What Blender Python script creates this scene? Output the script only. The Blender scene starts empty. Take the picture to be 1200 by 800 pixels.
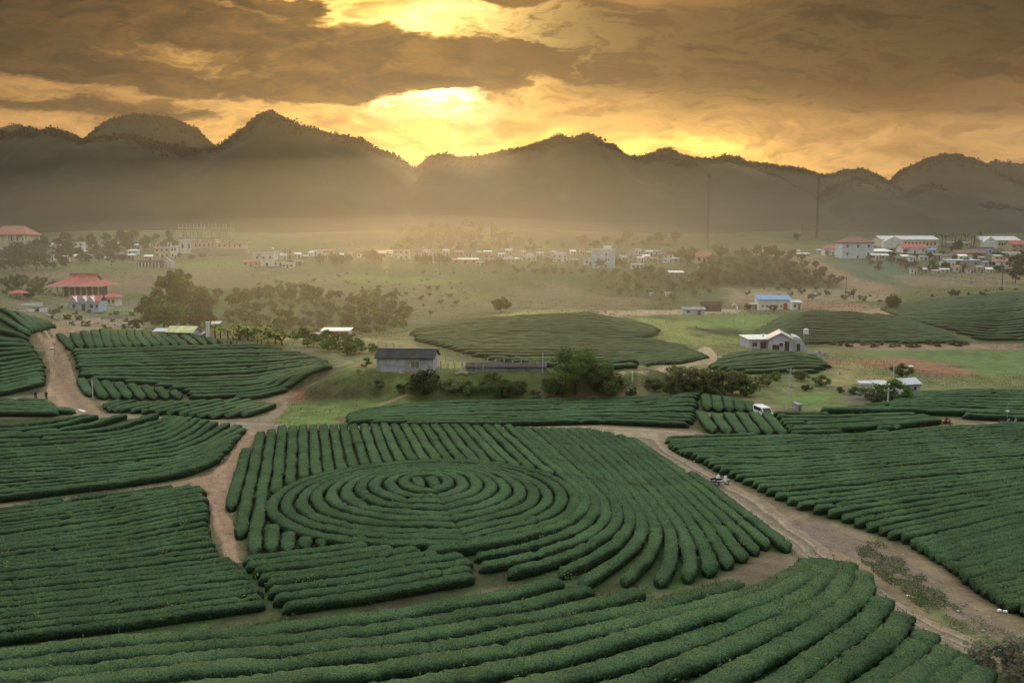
import bpy, bmesh, math, random
import numpy as np
from mathutils import Vector, Matrix
R = math.radians
SC = bpy.context.scene
COL = SC.collection

# ------------------------------------------------------------------ camera
CAM_H, PITCH, FPX = 27.0, R(6.28), 1000.0          # metres, down tilt, focal length in photo pixels (1200 wide)
cam_data = bpy.data.cameras.new('camera')
cam_data.sensor_width, cam_data.lens = 36.0, 30.0
cam_data.clip_start, cam_data.clip_end = 0.5, 12000.0
cam = bpy.data.objects.new('camera', cam_data)
cam.location = (0, 0, CAM_H)
cam.rotation_euler = (R(90) - PITCH, 0, 0)
COL.objects.link(cam)
SC.camera = cam

# ------------------------------------------------------------------ exposure and renderer
SC.view_settings.view_transform = 'Standard'
SC.view_settings.look = 'None'
SC.view_settings.exposure = 0.0
SC.view_settings.gamma = 1.0
SC.view_settings.use_curve_mapping = False
cy = SC.cycles
cy.use_denoising = True
try:
    cy.denoiser = 'OPENIMAGEDENOISE'
    cy.denoising_input_passes = 'RGB_ALBEDO_NORMAL'
except Exception:
    pass
cy.max_bounces, cy.diffuse_bounces, cy.glossy_bounces = 4, 2, 1
cy.transmission_bounces, cy.volume_bounces, cy.transparent_max_bounces = 2, 0, 6
cy.caustics_reflective = cy.caustics_refractive = False
cy.use_adaptive_sampling = True
cy.adaptive_threshold = 0.02
cy.sample_clamp_indirect = 4.0

# ------------------------------------------------------------------ sun: low, straight ahead and a little left
SUN_EL, SUN_AZ = R(9.2), R(-5.3)                   # azimuth from +Y, positive to the right
sun_data = bpy.data.lights.new('sun', 'SUN')
sun_data.energy, sun_data.angle, sun_data.color = 2.5, R(0.55), (1.0, 0.62, 0.24)
sun = bpy.data.objects.new('sun', sun_data)
sdir = Vector((math.sin(SUN_AZ) * math.cos(SUN_EL), math.cos(SUN_AZ) * math.cos(SUN_EL), math.sin(SUN_EL)))
sun.rotation_euler = sdir.to_track_quat('Z', 'Y').to_euler()
sun.location = sdir * 3000
COL.objects.link(sun)

# ------------------------------------------------------------------ world: Nishita sky with a burning cloud bank in the west
def pix_uv(px, py):
    """photo pixel -> gnomonic sky coordinates (x/y, z/y) of its direction"""
    a, b = (px - 600) / FPX, (400 - py) / FPX
    y = math.cos(PITCH) + b * math.sin(PITCH)
    return a / y, (-math.sin(PITCH) + b * math.cos(PITCH)) / y

W = bpy.data.worlds.new('World')
SC.world = W
W.use_nodes = True

class Nodes:
    """tiny node-graph builder: every method returns an output socket"""
    def __init__(s, tree): s.t = tree
    def n(s, typ, **kw):
        nd = s.t.nodes.new(typ)
        for k, v in kw.items(): setattr(nd, k, v)
        return nd
    def put(s, sock, v):
        if isinstance(v, bpy.types.NodeSocket): s.t.links.new(v, sock)
        elif v is not None:
            if hasattr(sock.default_value, '__len__') and not hasattr(v, '__len__'): v = (v,) * len(sock.default_value)
            if hasattr(v, '__len__') and len(v) == 3 and len(sock.default_value) == 4: v = (*v, 1)
            sock.default_value = v
    def m(s, op, a, b=None, c=None, clamp=False):
        nd = s.n('ShaderNodeMath', operation=op, use_clamp=clamp)
        for i, v in enumerate((a, b, c)):
            if v is not None: s.put(nd.inputs[i], v)
        return nd.outputs[0]
    def vm(s, op, a, b=None, sc=None):
        nd = s.n('ShaderNodeVectorMath', operation=op)
        s.put(nd.inputs[0], a)
        if b is not None: s.put(nd.inputs[1], b)
        if sc is not None: s.put(nd.inputs['Scale'], sc)
        return nd.outputs[0]
    def mix(s, f, a, b, mode='MIX'):
        nd = s.n('ShaderNodeMix', data_type='RGBA', blend_type=mode)
        s.put(nd.inputs[0], f); s.put(nd.inputs[6], a); s.put(nd.inputs[7], b)
        return nd.outputs[2]
    def mp(s, v, a, b, c=0.0, d=1.0, smooth=True):
        nd = s.n('ShaderNodeMapRange', interpolation_type='SMOOTHSTEP' if smooth else 'LINEAR')
        for i, x in enumerate((v, a, b, c, d)): s.put(nd.inputs[i], x)
        return nd.outputs[0]
    def noise(s, vec, scale, detail=4, rough=0.55, lac=2.0, dist=0.0, color=False):
        nd = s.n('ShaderNodeTexNoise')
        s.put(nd.inputs['Vector'], vec)
        for k, x in (('Scale', scale), ('Detail', detail), ('Roughness', rough), ('Lacunarity', lac), ('Distortion', dist)):
            s.put(nd.inputs[k], x)
        return nd.outputs[1 if color else 0]
    def comb(s, x, y, z=0.0):
        nd = s.n('ShaderNodeCombineXYZ')
        for i, v in enumerate((x, y, z)): s.put(nd.inputs[i], v)
        return nd.outputs[0]
    def sep(s, v):
        nd = s.n('ShaderNodeSeparateXYZ'); s.put(nd.inputs[0], v)
        return nd.outputs
    def ramp(s, f, stops):
        nd = s.n('ShaderNodeValToRGB')
        el = nd.color_ramp.elements
        while len(el) < len(stops): el.new(0.5)
        for e, (p, c) in zip(el, stops): e.position, e.color = p, (*c, 1)
        s.put(nd.inputs[0], f)
        return nd.outputs[0]

def build_world():
    t = W.node_tree
    t.nodes.clear()
    g = Nodes(t)
    d = g.n('ShaderNodeTexCoord').outputs['Generated']
    x, y, z = g.sep(d)
    yy = g.m('MAXIMUM', y, 0.05)
    u, v = g.m('DIVIDE', x, yy), g.m('DIVIDE', z, yy)
    # photo pixels, only as a convenient unit on the sky: P = 600+1000u', 290-1000v
    U = g.m('MULTIPLY_ADD', u, 1000.0, 600.0)
    V = g.m('MULTIPLY_ADD', v, -1000.0, 290.0)
    # wind-drawn warp so that every cloud edge is ragged
    base = g.comb(g.m('MULTIPLY', U, 0.0032), g.m('MULTIPLY', V, 0.0085))
    wv = g.noise(base, 1.6, 5, 0.6, color=True)
    wx, wy, _ = g.sep(wv)
    Uw = g.m('ADD', U, g.m('MULTIPLY', g.m('SUBTRACT', wx, 0.5), 230.0))
    Vw = g.m('ADD', V, g.m('MULTIPLY', g.m('SUBTRACT', wy, 0.5), 70.0))
    def blob(cx, cyy, sx, sy, ang=0.0, warped=True):
        a, b = (Uw, Vw) if warped else (U, V)
        dx, dy = g.m('SUBTRACT', a, cx), g.m('SUBTRACT', b, cyy)
        if ang:
            c_, s_ = math.cos(R(ang)), math.sin(R(ang))
            dx, dy = (g.m('ADD', g.m('MULTIPLY', dx, c_), g.m('MULTIPLY', dy, s_)),
                      g.m('SUBTRACT', g.m('MULTIPLY', dy, c_), g.m('MULTIPLY', dx, s_)))
        dx, dy = g.m('DIVIDE', dx, sx), g.m('DIVIDE', dy, sy)
        r2 = g.m('ADD', g.m('MULTIPLY', dx, dx), g.m('MULTIPLY', dy, dy))
        return g.m('EXPONENT', g.m('MULTIPLY', r2, -1.0))
    def total(items):
        acc = None
        for k, bl in items:
            term = g.m('MULTIPLY', bl, k)
            acc = term if acc is None else g.m('ADD', acc, term)
        return acc
    # two cloud textures: long torn sheets and small curdled detail
    sheet = g.comb(g.m('MULTIPLY', g.m('ADD', Uw, g.m('MULTIPLY', Vw, -.8)), 0.0050), g.m('MULTIPLY', g.m('ADD', Vw, g.m('MULTIPLY', Uw, -.05)), 0.0215))
    n_big = g.noise(sheet, 1.0, 7, 0.58, dist=.15)
    n_fine = g.noise(g.comb(g.m('MULTIPLY', Uw, 0.019), g.m('MULTIPLY', Vw, 0.060), 3.7), 1.0, 5, 0.58, dist=.12)
    # clear-air colour of the evening sky, by height above the ridges
    col = g.ramp(g.mp(V, 230.0, -40.0, smooth=False), [
        (0.0, (0.66, 0.36, 0.125)), (0.28, (0.60, 0.31, 0.095)), (0.55, (0.50, 0.25, 0.068)), (1.0, (0.48, 0.235, 0.058))])
    col = g.mix(g.mp(n_fine, .30, .70), g.mix(1.0, col, (.74, .72, .70), 'MULTIPLY'), g.mix(1.0, col, (1.18, 1.16, 1.12), 'MULTIPLY'))
    # light that the hidden sun throws through the thin places
    glow = total([(0.45, blob(515, 168, 90, 30, 0, False)), (1.05, blob(600, 178, 190, 18, 3)), (0.85, blob(800, 180, 150, 14, 6)),
                  (1.00, blob(480, 25, 110, 50)), (0.35, blob(300, 60, 140, 40)), (.30, blob(560, 150, 300, 60, 2, False))])
    glow = g.m('MULTIPLY', glow, g.mp(n_fine, 0.25, 0.75, 0.40, 1.5))
    col = g.mix(1.0, col, g.mix(1.0, (1.0, 0.58, 0.09), g.comb(glow, glow, glow), 'MULTIPLY'), 'ADD')
    # cloud cover: where it is heavy, plus the texture of the cloud itself
    bias = total([(0.58, blob(180, 27, 220, 22, 9)), (0.46, blob(90, 82, 200, 22, 9)), (0.70, blob(405, 94, 125, 22, 6)), (.20, blob(470, 70, 120, 40)),
                  (0.36, blob(560, 80, 100, 24)), (0.50, blob(548, 6, 60, 10, 14)), (0.34, blob(30, 10, 160, 40)), (.34, blob(425, 50, 24, 10, 20)), (.34, blob(345, 14, 60, 9, 12)), (.22, blob(120, 135, 200, 10, 5)),
                  (-0.75, blob(508, 121, 44, 16)), (-0.30, blob(470, 30, 100, 30)), (-0.30, blob(600, 160, 300, 24))])
    soft = total([(0.80, blob(740, 58, 200, 46)), (0.95, blob(1090, 40, 280, 72)), (0.34, blob(920, 118, 280, 34)), (.20, blob(1100, 140, 200, 20))])
    dens = g.m('ADD', g.m('ADD', g.m('MULTIPLY', n_big, 0.95), g.m('MULTIPLY', n_fine, 0.62)), g.m('SUBTRACT', bias, .31))
    cover = g.mp(dens, 0.46, 0.68)
    lit = g.m('ADD', 0.42, g.m('MULTIPLY', glow, 0.25))
    dark = g.mix(g.mp(n_fine, .3, .75), (0.040, 0.019, 0.003), (0.33, 0.155, 0.030))
    dark = g.mix(1.0, dark, g.comb(lit, lit, lit), 'MULTIPLY')
    right = g.mp(U, 540, 720)
    col2 = g.mix(g.m('MULTIPLY', cover, g.m('SUBTRACT', .95, g.m('MULTIPLY', right, .55))), col, dark)
    softc = g.mp(g.m('ADD', soft, g.m('MULTIPLY', g.m('SUBTRACT', g.m('ADD', g.m('MULTIPLY', n_big, .6), g.m('MULTIPLY', n_fine, .4)), .5), 1.1)), .08, .80)
    col = g.mix(g.m('MULTIPLY', softc, .93), col2, g.mix(g.mp(n_big, .3, .7), (.040, .021, .006), (.125, .066, .019)))
    # torn bright rims
    rim = g.m('MULTIPLY', g.mp(dens, 0.34, 0.46), g.mp(dens, 0.60, 0.48))
    rim = g.m('MULTIPLY', rim, g.m('ADD', 0.05, total([(1.0, blob(480, 55, 150, 70, 0, False))])))
    col = g.mix(1.0, col, g.mix(1.0, (1.0, 0.68, 0.20), g.comb(rim, rim, rim), 'MULTIPLY'), 'ADD')
    # the sun behind the torn cloud
    disc = g.m('ADD', g.m('MULTIPLY', g.m('ADD', blob(512, 121, 26, 12, 0, False), g.m('MULTIPLY', blob(500, 124, 60, 13), .4)), 4.2), g.m('MULTIPLY', blob(490, 40, 80, 16, -8), 0.9))
    disc = g.m('MULTIPLY', disc, g.m('MULTIPLY', g.mp(dens, 0.62, 0.26, 0.05, 1.0), g.mp(n_fine, .66, .42, .15, 1.1)))
    col = g.mix(1.0, col, g.mix(1.0, (1.0, 0.86, 0.48), g.comb(disc, disc, disc), 'MULTIPLY'), 'ADD')
    # vignette painted into the sky at the two upper corners
    edge = g.m('SUBTRACT', 1.0, g.m('MULTIPLY', g.m('ADD', blob(-40, -20, 260, 130, 0, False), blob(1260, -10, 380, 150, 0, False)), .62))
    col = g.mix(1.0, col, g.comb(edge, edge, edge), 'MULTIPLY')
    # the rest of the vault: Nishita sky behind thin high cloud
    sky = g.n('ShaderNodeTexSky', sky_type='NISHITA', sun_disc=False)
    sky.sun_elevation, sky.sun_rotation = SUN_EL, SUN_AZ
    sky.air_density, sky.dust_density, sky.ozone_density = 1.0, 3.0, 1.0
    nis = g.mix(1.0, sky.outputs[0], (0.10, 0.10, 0.10), 'MULTIPLY')
    veil = g.noise(d, 3.0, 4)
    vault = g.mix(0.80, nis, g.mix(veil, (0.80, 0.86, 0.86), (1.10, 1.10, 1.02)))
    # an overcast vault is brightest overhead and towards the sun, dull behind the photographer
    up = g.m('MULTIPLY', g.mp(z, -0.05, 0.95, 0.22, 2.5, False), g.mp(y, -.9, .9, .40, 1.35, False))
    vault = g.mix(1.0, vault, g.comb(up, up, up), 'MULTIPLY')
    front = g.m('MULTIPLY', g.mp(y, 0.08, 0.5), g.mp(v, 0.75, 0.36))
    col = g.mix(front, vault, col)
    bg = g.n('ShaderNodeBackground')
    g.put(bg.inputs[0], col)
    bg.inputs[1].default_value = 1.0
    out = g.n('ShaderNodeOutputWorld')
    t.links.new(bg.outputs[0], out.inputs[0])
build_world()
W.cycles.sampling_method = 'MANUAL'
W.cycles.sample_map_resolution = 512
# ------------------------------------------------------------------ numeric helpers
def hash2(ix, iy, seed=0):
    h = (ix.astype(np.int64) * 374761393 + iy.astype(np.int64) * 668265263 + seed * 144665) & 0xffffffff
    h = ((h ^ (h >> 13)) * 1274126177) & 0xffffffff
    return ((h ^ (h >> 16)) & 0xffff) / 65535.0

def vnoise(x, y, seed=0):
    x, y = np.asarray(x, float), np.asarray(y, float)
    ix, iy = np.floor(x), np.floor(y)
    fx, fy = x - ix, y - iy
    fx, fy = fx * fx * (3 - 2 * fx), fy * fy * (3 - 2 * fy)
    a, b = hash2(ix, iy, seed), hash2(ix + 1, iy, seed)
    c, d = hash2(ix, iy + 1, seed), hash2(ix + 1, iy + 1, seed)
    return (a + (b - a) * fx) * (1 - fy) + (c + (d - c) * fx) * fy - 0.5

def fbm(x, y, seed=0, octaves=4, gain=0.5):
    s, a, f = 0.0, 1.0, 1.0
    for k in range(octaves):
        s = s + a * vnoise(x * f, y * f, seed + k)
        a *= gain; f *= 2.03
    return s

def sstep(a, b, x):
    t = np.clip((x - a) / (b - a), 0, 1)
    return t * t * (3 - 2 * t)

def pix_dir(px, py):
    px, py = np.asarray(px, float), np.asarray(py, float)
    a, b = (px - 600) / FPX, (400 - py) / FPX
    return a, math.cos(PITCH) + b * math.sin(PITCH), -math.sin(PITCH) + b * math.cos(PITCH)

def pix_at(px, py, dist):
    """point on the sight line of a photo pixel at forward distance dist (used to lay the plan out)"""
    dx, dy, dz = pix_dir(px, py)
    return np.array([dx / dy * dist, dist + 0 * dx, CAM_H + dz / dy * dist]).T

# ------------------------------------------------------------------ the lie of the land: surveyed spot heights, thin-plate spline between them
SPOTS = [  # (photo x, photo y, forward distance)
    (0, 365, 186), (0, 463, 151), (60, 392, 200), (75, 440, 166), (-150, 370, 186), (-150, 465, 151),
    (0, 345, 300), (88, 346, 350), (100, 372, 290), (150, 385, 245), (215, 389, 262),
    (250, 300, 590), (15, 291, 560), (130, 300, 600), (130, 325, 430), (-150, 300, 560), (40, 335, 400),
    (120, 390, 196), (240, 394, 193), (330, 410, 186), (400, 432, 178), (100, 465, 152), (220, 470, 150), (320, 472, 149), (240, 430, 168),
    (300, 342, 430), (300, 386, 300), (400, 342, 450), (400, 393, 290), (400, 302, 560), (470, 330, 430), (450, 400, 240), (430, 360, 360),
    (590, 362, 330), (640, 322, 480), (700, 306, 620), (560, 300, 620), (560, 345, 390),
    (690, 368, 262), (560, 376, 255), (480, 394, 222), (640, 398, 228), (700, 437, 192), (830, 421, 200), (560, 421, 198), (770, 390, 245),
    (800, 366, 330), (912, 363, 366), (915, 406, 258), (1050, 460, 160), (1000, 437, 186), (900, 440, 182), (850, 460, 160),
    (1000, 402, 250), (1000, 366, 300), (1150, 346, 350), (1200, 402, 250), (1350, 346, 350), (1350, 402, 250), (1100, 430, 200), (1200, 440, 188),
    (880, 300, 470), (900, 332, 430), (800, 335, 440), (1000, 332, 440), (980, 306, 560), (1050, 342, 400), (1010, 299, 600),
    (1100, 291, 690), (1100, 326, 510), (1190, 300, 650), (1350, 300, 650), (760, 310, 600), (830, 312, 560),
    (560, 265, 850), (700, 275, 850), (200, 272, 900), (300, 277, 880), (400, 280, 860), (950, 270, 850), (1150, 282, 900), (1350, 280, 900), (-150, 280, 900), (50, 275, 900), (820, 280, 850),
    (1120, 462, 152), (1010, 511, 124), (1200, 498, 131), (1350, 500, 130), (1000, 485, 140), (900, 485, 140),
    (0, 489, 118), (120, 489, 119), (-150, 490, 118), (0, 473, 146), (90, 487, 134), (280, 503, 122), (200, 490, 136), (0, 540, 106)]
FLATS = [(-60, 52, 0), (-35, 52, 0), (-15, 52, 0), (0, 52, 0), (15, 52, 0), (35, 52, 0), (60, 52, 0), (-90, 75, 0), (90, 75, 0), (0, 30, 0), (-60, 20, 0), (60, 20, 0),
         (-55, 90, .2), (-40, 92, 0), (-30, 95, 0), (-28, 75, 0), (-15, 66, 0), (0, 72, 0), (12, 68, 0), (24, 76, -.3), (33, 72, -.4), (38, 58, -.3), (50, 80, -.3), (62, 100, .6),
         (28, 92, -.2), (18, 112, .1), (0, 126, .2), (-20, 126, .2), (-38, 118, .2), (0, 140, .1), (20, 142, .1), (-20, 140, .1), (40, 118, .2), (0, 110, .1), (-30, 140, .3),
         (-26, 158, 1.5), (0, 160, .5), (20, 160, .2), (-1500, 1300, 45), (-500, 1250, 45), (0, 1250, 45), (500, 1250, 42), (1500, 1300, 42), (0, 2600, 50), (-2500, 2600, 50), (2500, 2600, 50)]
_pts = [tuple(pix_at(px, py, d)) for px, py, d in SPOTS] + FLATS
_P = np.array(_pts, float)
def _warp(x, y):
    yy = np.maximum(y, -20) + 60.0
    return x / yy * 1.3, np.log(yy) * 1.6
_A = np.stack(_warp(_P[:, 0], _P[:, 1]), 1)
def _tps(r2): return np.where(r2 > 1e-12, 0.5 * r2 * np.log(np.maximum(r2, 1e-12)), 0.0)
_n = len(_A)
_K = _tps(((_A[:, None] - _A[None]) ** 2).sum(2)) + np.eye(_n) * 4e-5
_M = np.zeros((_n + 3, _n + 3))
_M[:_n, :_n] = _K; _M[:_n, _n] = 1; _M[:_n, _n + 1:] = _A; _M[_n, :_n] = 1; _M[_n + 1:, :_n] = _A.T
_sol = np.linalg.solve(_M, np.concatenate([_P[:, 2], np.zeros(3)]))

def capsule(x, y, ax, ay, bx, by):
    t = np.clip(((x - ax) * (bx - ax) + (y - ay) * (by - ay)) / ((bx - ax) ** 2 + (by - ay) ** 2), 0, 1)
    return np.hypot(x - ax - t * (bx - ax), y - ay - t * (by - ay))

RING_C = (-9.0, 87.2)
def land(x, y):
    """height of the ground"""
    shp = np.broadcast(x, y).shape
    X, Y = (np.broadcast_to(a, shp).ravel().astype(float) for a in (x, y))
    out = np.empty(X.size)
    for i in range(0, X.size, 40000):
        xs, ys = X[i:i + 40000], Y[i:i + 40000]
        u, v = _warp(xs, ys)
        u = np.clip(u, -1.1, 1.1)
        r2 = (u[:, None] - _A[:, 0]) ** 2 + (v[:, None] - _A[:, 1]) ** 2
        z = _tps(r2) @ _sol[:_n] + _sol[_n] + u * _sol[_n + 1] + v * _sol[_n + 2]
        z = np.clip(z, -9, 62)
        # the low dome under the ring garden, the swell under the front rows
        z = z + 2.1 * np.exp(-((xs - RING_C[0]) ** 2 + (ys - RING_C[1]) ** 2) / 140.0)
        z = z + 1.5 * np.exp(-(((xs - 19) / 13.0) ** 2 + ((ys - 60) / 10.0) ** 2))
        # the bank that carries the grey shed
        dd = capsule(xs, ys, -24, 158, 17, 158)
        side = np.where(ys < 158, 7.5, 20.0)
        side = np.where(xs < -24, np.where(ys < 158, 13.0, 20.0), side)
        z = z + (5.0 - np.clip(z, -1, 3) * .8) * (1 - sstep(4.5, 4.5 + side, dd + .9 * fbm(xs * .16, ys * .16, 5, 3)))
        # roughness of unploughed ground
        z = z + sstep(170, 330, ys) * (.9 * fbm(xs * .018, ys * .018, 3, 4)) + sstep(600, 1100, ys) * 9 * fbm(xs * .006, ys * .006, 9, 4)
        z = z + .05 * fbm(xs * .5, ys * .5, 2, 2)
        out[i:i + 40000] = z
    return out.reshape(shp)

# the height grid of the near and middle ground: hedges and props read the same surface the ground mesh shows
def axis(*segs):
    a = [segs[0][0]]
    for (s, e, st) in segs:
        n = max(1, round((e - s) / st)); a += list(s + (e - s) * (np.arange(1, n + 1) / n))
    return np.array(a)
GX = axis((-2600, -1000, 80), (-1000, -420, 20), (-420, -150, 5), (-150, -90, 2), (-90, 90, 1), (90, 150, 2), (150, 420, 5), (420, 1000, 20), (1000, 2600, 80))
GY = axis((-60, 30, 10), (30, 210, 1), (210, 420, 2.5), (420, 900, 6), (900, 1400, 20), (1400, 2700, 80))
GZ = land(GX[None, :], GY[:, None])

def ground_z(x, y):
    x, y = np.asarray(x, float), np.asarray(y, float)
    i = np.clip(np.searchsorted(GX, x) - 1, 0, len(GX) - 2)
    j = np.clip(np.searchsorted(GY, y) - 1, 0, len(GY) - 2)
    fx, fy = (x - GX[i]) / (GX[i + 1] - GX[i]), (y - GY[j]) / (GY[j + 1] - GY[j])
    return (GZ[j, i] * (1 - fx) + GZ[j, i + 1] * fx) * (1 - fy) + (GZ[j + 1, i] * (1 - fx) + GZ[j + 1, i + 1] * fx) * fy

_T = 30.0 * np.exp(np.linspace(0, math.log(2400 / 30.0), 900))
def survey(pix):
    """photo pixels -> ground points (x, y), by following the sight line to the land"""
    pix = np.asarray(pix, float).reshape(-1, 2)
    dx, dy, dz = pix_dir(pix[:, 0], pix[:, 1])
    kx, kz = dx / dy, dz / dy
    Z = CAM_H + kz[:, None] * _T - ground_z(kx[:, None] * _T, np.broadcast_to(_T, (len(pix), _T.size)))
    hit = Z < 0
    k = np.where(hit.any(1), hit.argmax(1), _T.size - 1)
    k = np.maximum(k, 1)
    lo, hi = _T[k - 1].copy(), _T[k].copy()
    for _ in range(24):
        mid = (lo + hi) / 2
        below = CAM_H + kz * mid - ground_z(kx * mid, mid) < 0
        hi = np.where(below, mid, hi); lo = np.where(below, lo, mid)
    t = (lo + hi) / 2
    return np.stack([kx * t, t], 1)
def spot(px, py):
    x, y = survey([(px, py)])[0]
    return float(x), float(y), float(ground_z(x, y))

def inside(poly, x, y):
    """even-odd test, vectorised"""
    x, y = np.asarray(x, float), np.asarray(y, float)
    r = np.zeros(x.shape, bool)
    n = len(poly)
    for i in range(n):
        (x0, y0), (x1, y1) = poly[i], poly[(i + 1) % n]
        if y0 == y1: continue
        c = (y0 > y) != (y1 > y)
        r ^= c & (x < (x1 - x0) * (y - y0) / (y1 - y0) + x0)
    return r
def edge_dist(poly, x, y):
    d = np.full(np.shape(x), 1e9)
    n = len(poly)
    for i in range(n):
        (x0, y0), (x1, y1) = poly[i], poly[(i + 1) % n]
        if abs(x0 - x1) + abs(y0 - y1) < 1e-9: continue
        d = np.minimum(d, capsule(x, y, x0, y0, x1, y1))
    return d
def dense(pix, step=12.0):
    """subdivide a photo outline before it is surveyed"""
    out = []
    n = len(pix)
    for i in range(n):
        a, b = np.array(pix[i], float), np.array(pix[(i + 1) % n], float)
        k = max(1, int(np.hypot(*(b - a)) / step))
        out += [tuple(a + (b - a) * j / k) for j in range(k)]
    return out

# ------------------------------------------------------------------ mesh helpers
def mesh_from(name, verts, faces, mat=None, smooth=True, parent=None, midx=None, mats=None):
    """verts (n,3) array; faces list of arrays (m,k) or one array"""
    me = bpy.data.meshes.new(name)
    verts = np.asarray(verts, np.float32)
    fl = faces if isinstance(faces, list) else [faces]
    fl = [np.asarray(f, np.int32) for f in fl if len(f)]
    me.vertices.add(len(verts)); me.vertices.foreach_set('co', verts.ravel())
    loops = np.concatenate([f.ravel() for f in fl])
    tot = np.concatenate([np.full(len(f), f.shape[1], np.int32) for f in fl])
    me.loops.add(len(loops)); me.loops.foreach_set('vertex_index', loops)
    me.polygons.add(len(tot))
    me.polygons.foreach_set('loop_start', np.concatenate([[0], np.cumsum(tot)[:-1]]).astype(np.int32))
    me.polygons.foreach_set('loop_total', tot)
    if smooth: me.polygons.foreach_set('use_smooth', np.ones(len(tot), bool))
    for mm in (mats or ([mat] if mat else [])): me.materials.append(mm)
    if midx is not None: me.polygons.foreach_set('material_index', np.asarray(midx, np.int32))
    me.update(calc_edges=True)
    o = bpy.data.objects.new(name, me)
    COL.objects.link(o)
    if parent is not None: o.parent = parent
    return o

def tag(o, label=None, cat=None, group=None, kind=None):
    if label: o['label'] = label
    if cat: o['category'] = cat
    if group: o['group'] = group
    if kind: o['kind'] = kind
    return o

def empty(name, loc=(0, 0, 0), rz=0.0):
    o = bpy.data.objects.new(name, None)
    o.empty_display_size = 0.2
    o.location = loc; o.rotation_euler = (0, 0, rz)
    COL.objects.link(o)
    return o

# ------------------------------------------------------------------ materials
MATS = {}
def mat(name, base=(.5, .5, .5), base2=None, scale=4.0, detail=4, rough=.8, spec=.25, bump=0.0, bscale=30.0, metal=0.0, coord='Object', rand=0.0, emit=None):
    """Principled with a noisy two-tone base colour, optional bump, optional tone shift per object"""
    if name in MATS: return MATS[name]
    m_ = bpy.data.materials.new(name); m_.use_nodes = True
    t = m_.node_tree; g = Nodes(t)
    b = t.nodes['Principled BSDF']
    b.inputs['Roughness'].default_value = rough
    b.inputs['Specular IOR Level'].default_value = spec
    b.inputs['Metallic'].default_value = metal
    co = g.n('ShaderNodeTexCoord').outputs[coord]
    if base2 is None: base2 = tuple(c * .72 for c in base)
    f = g.mp(g.noise(co, scale, detail, .62), .32, .68)
    c = g.mix(f, base, base2)
    if rand:
        r = g.n('ShaderNodeObjectInfo').outputs['Random']
        c = g.mix(1.0, c, g.comb(*[g.mp(r, 0, 1, 1 - rand, 1 + rand, False)] * 3), 'MULTIPLY')
    g.put(b.inputs['Base Color'], c)
    if bump:
        bn = g.n('ShaderNodeBump'); bn.inputs['Strength'].default_value = bump; bn.inputs['Distance'].default_value = .1
        g.put(bn.inputs['Height'], g.noise(co, bscale, 4, .6))
        t.links.new(bn.outputs[0], b.inputs['Normal'])
    if emit:
        b.inputs['Emission Color'].default_value = (*emit[0], 1); b.inputs['Emission Strength'].default_value = emit[1]
    MATS[name] = m_
    return m_
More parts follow.
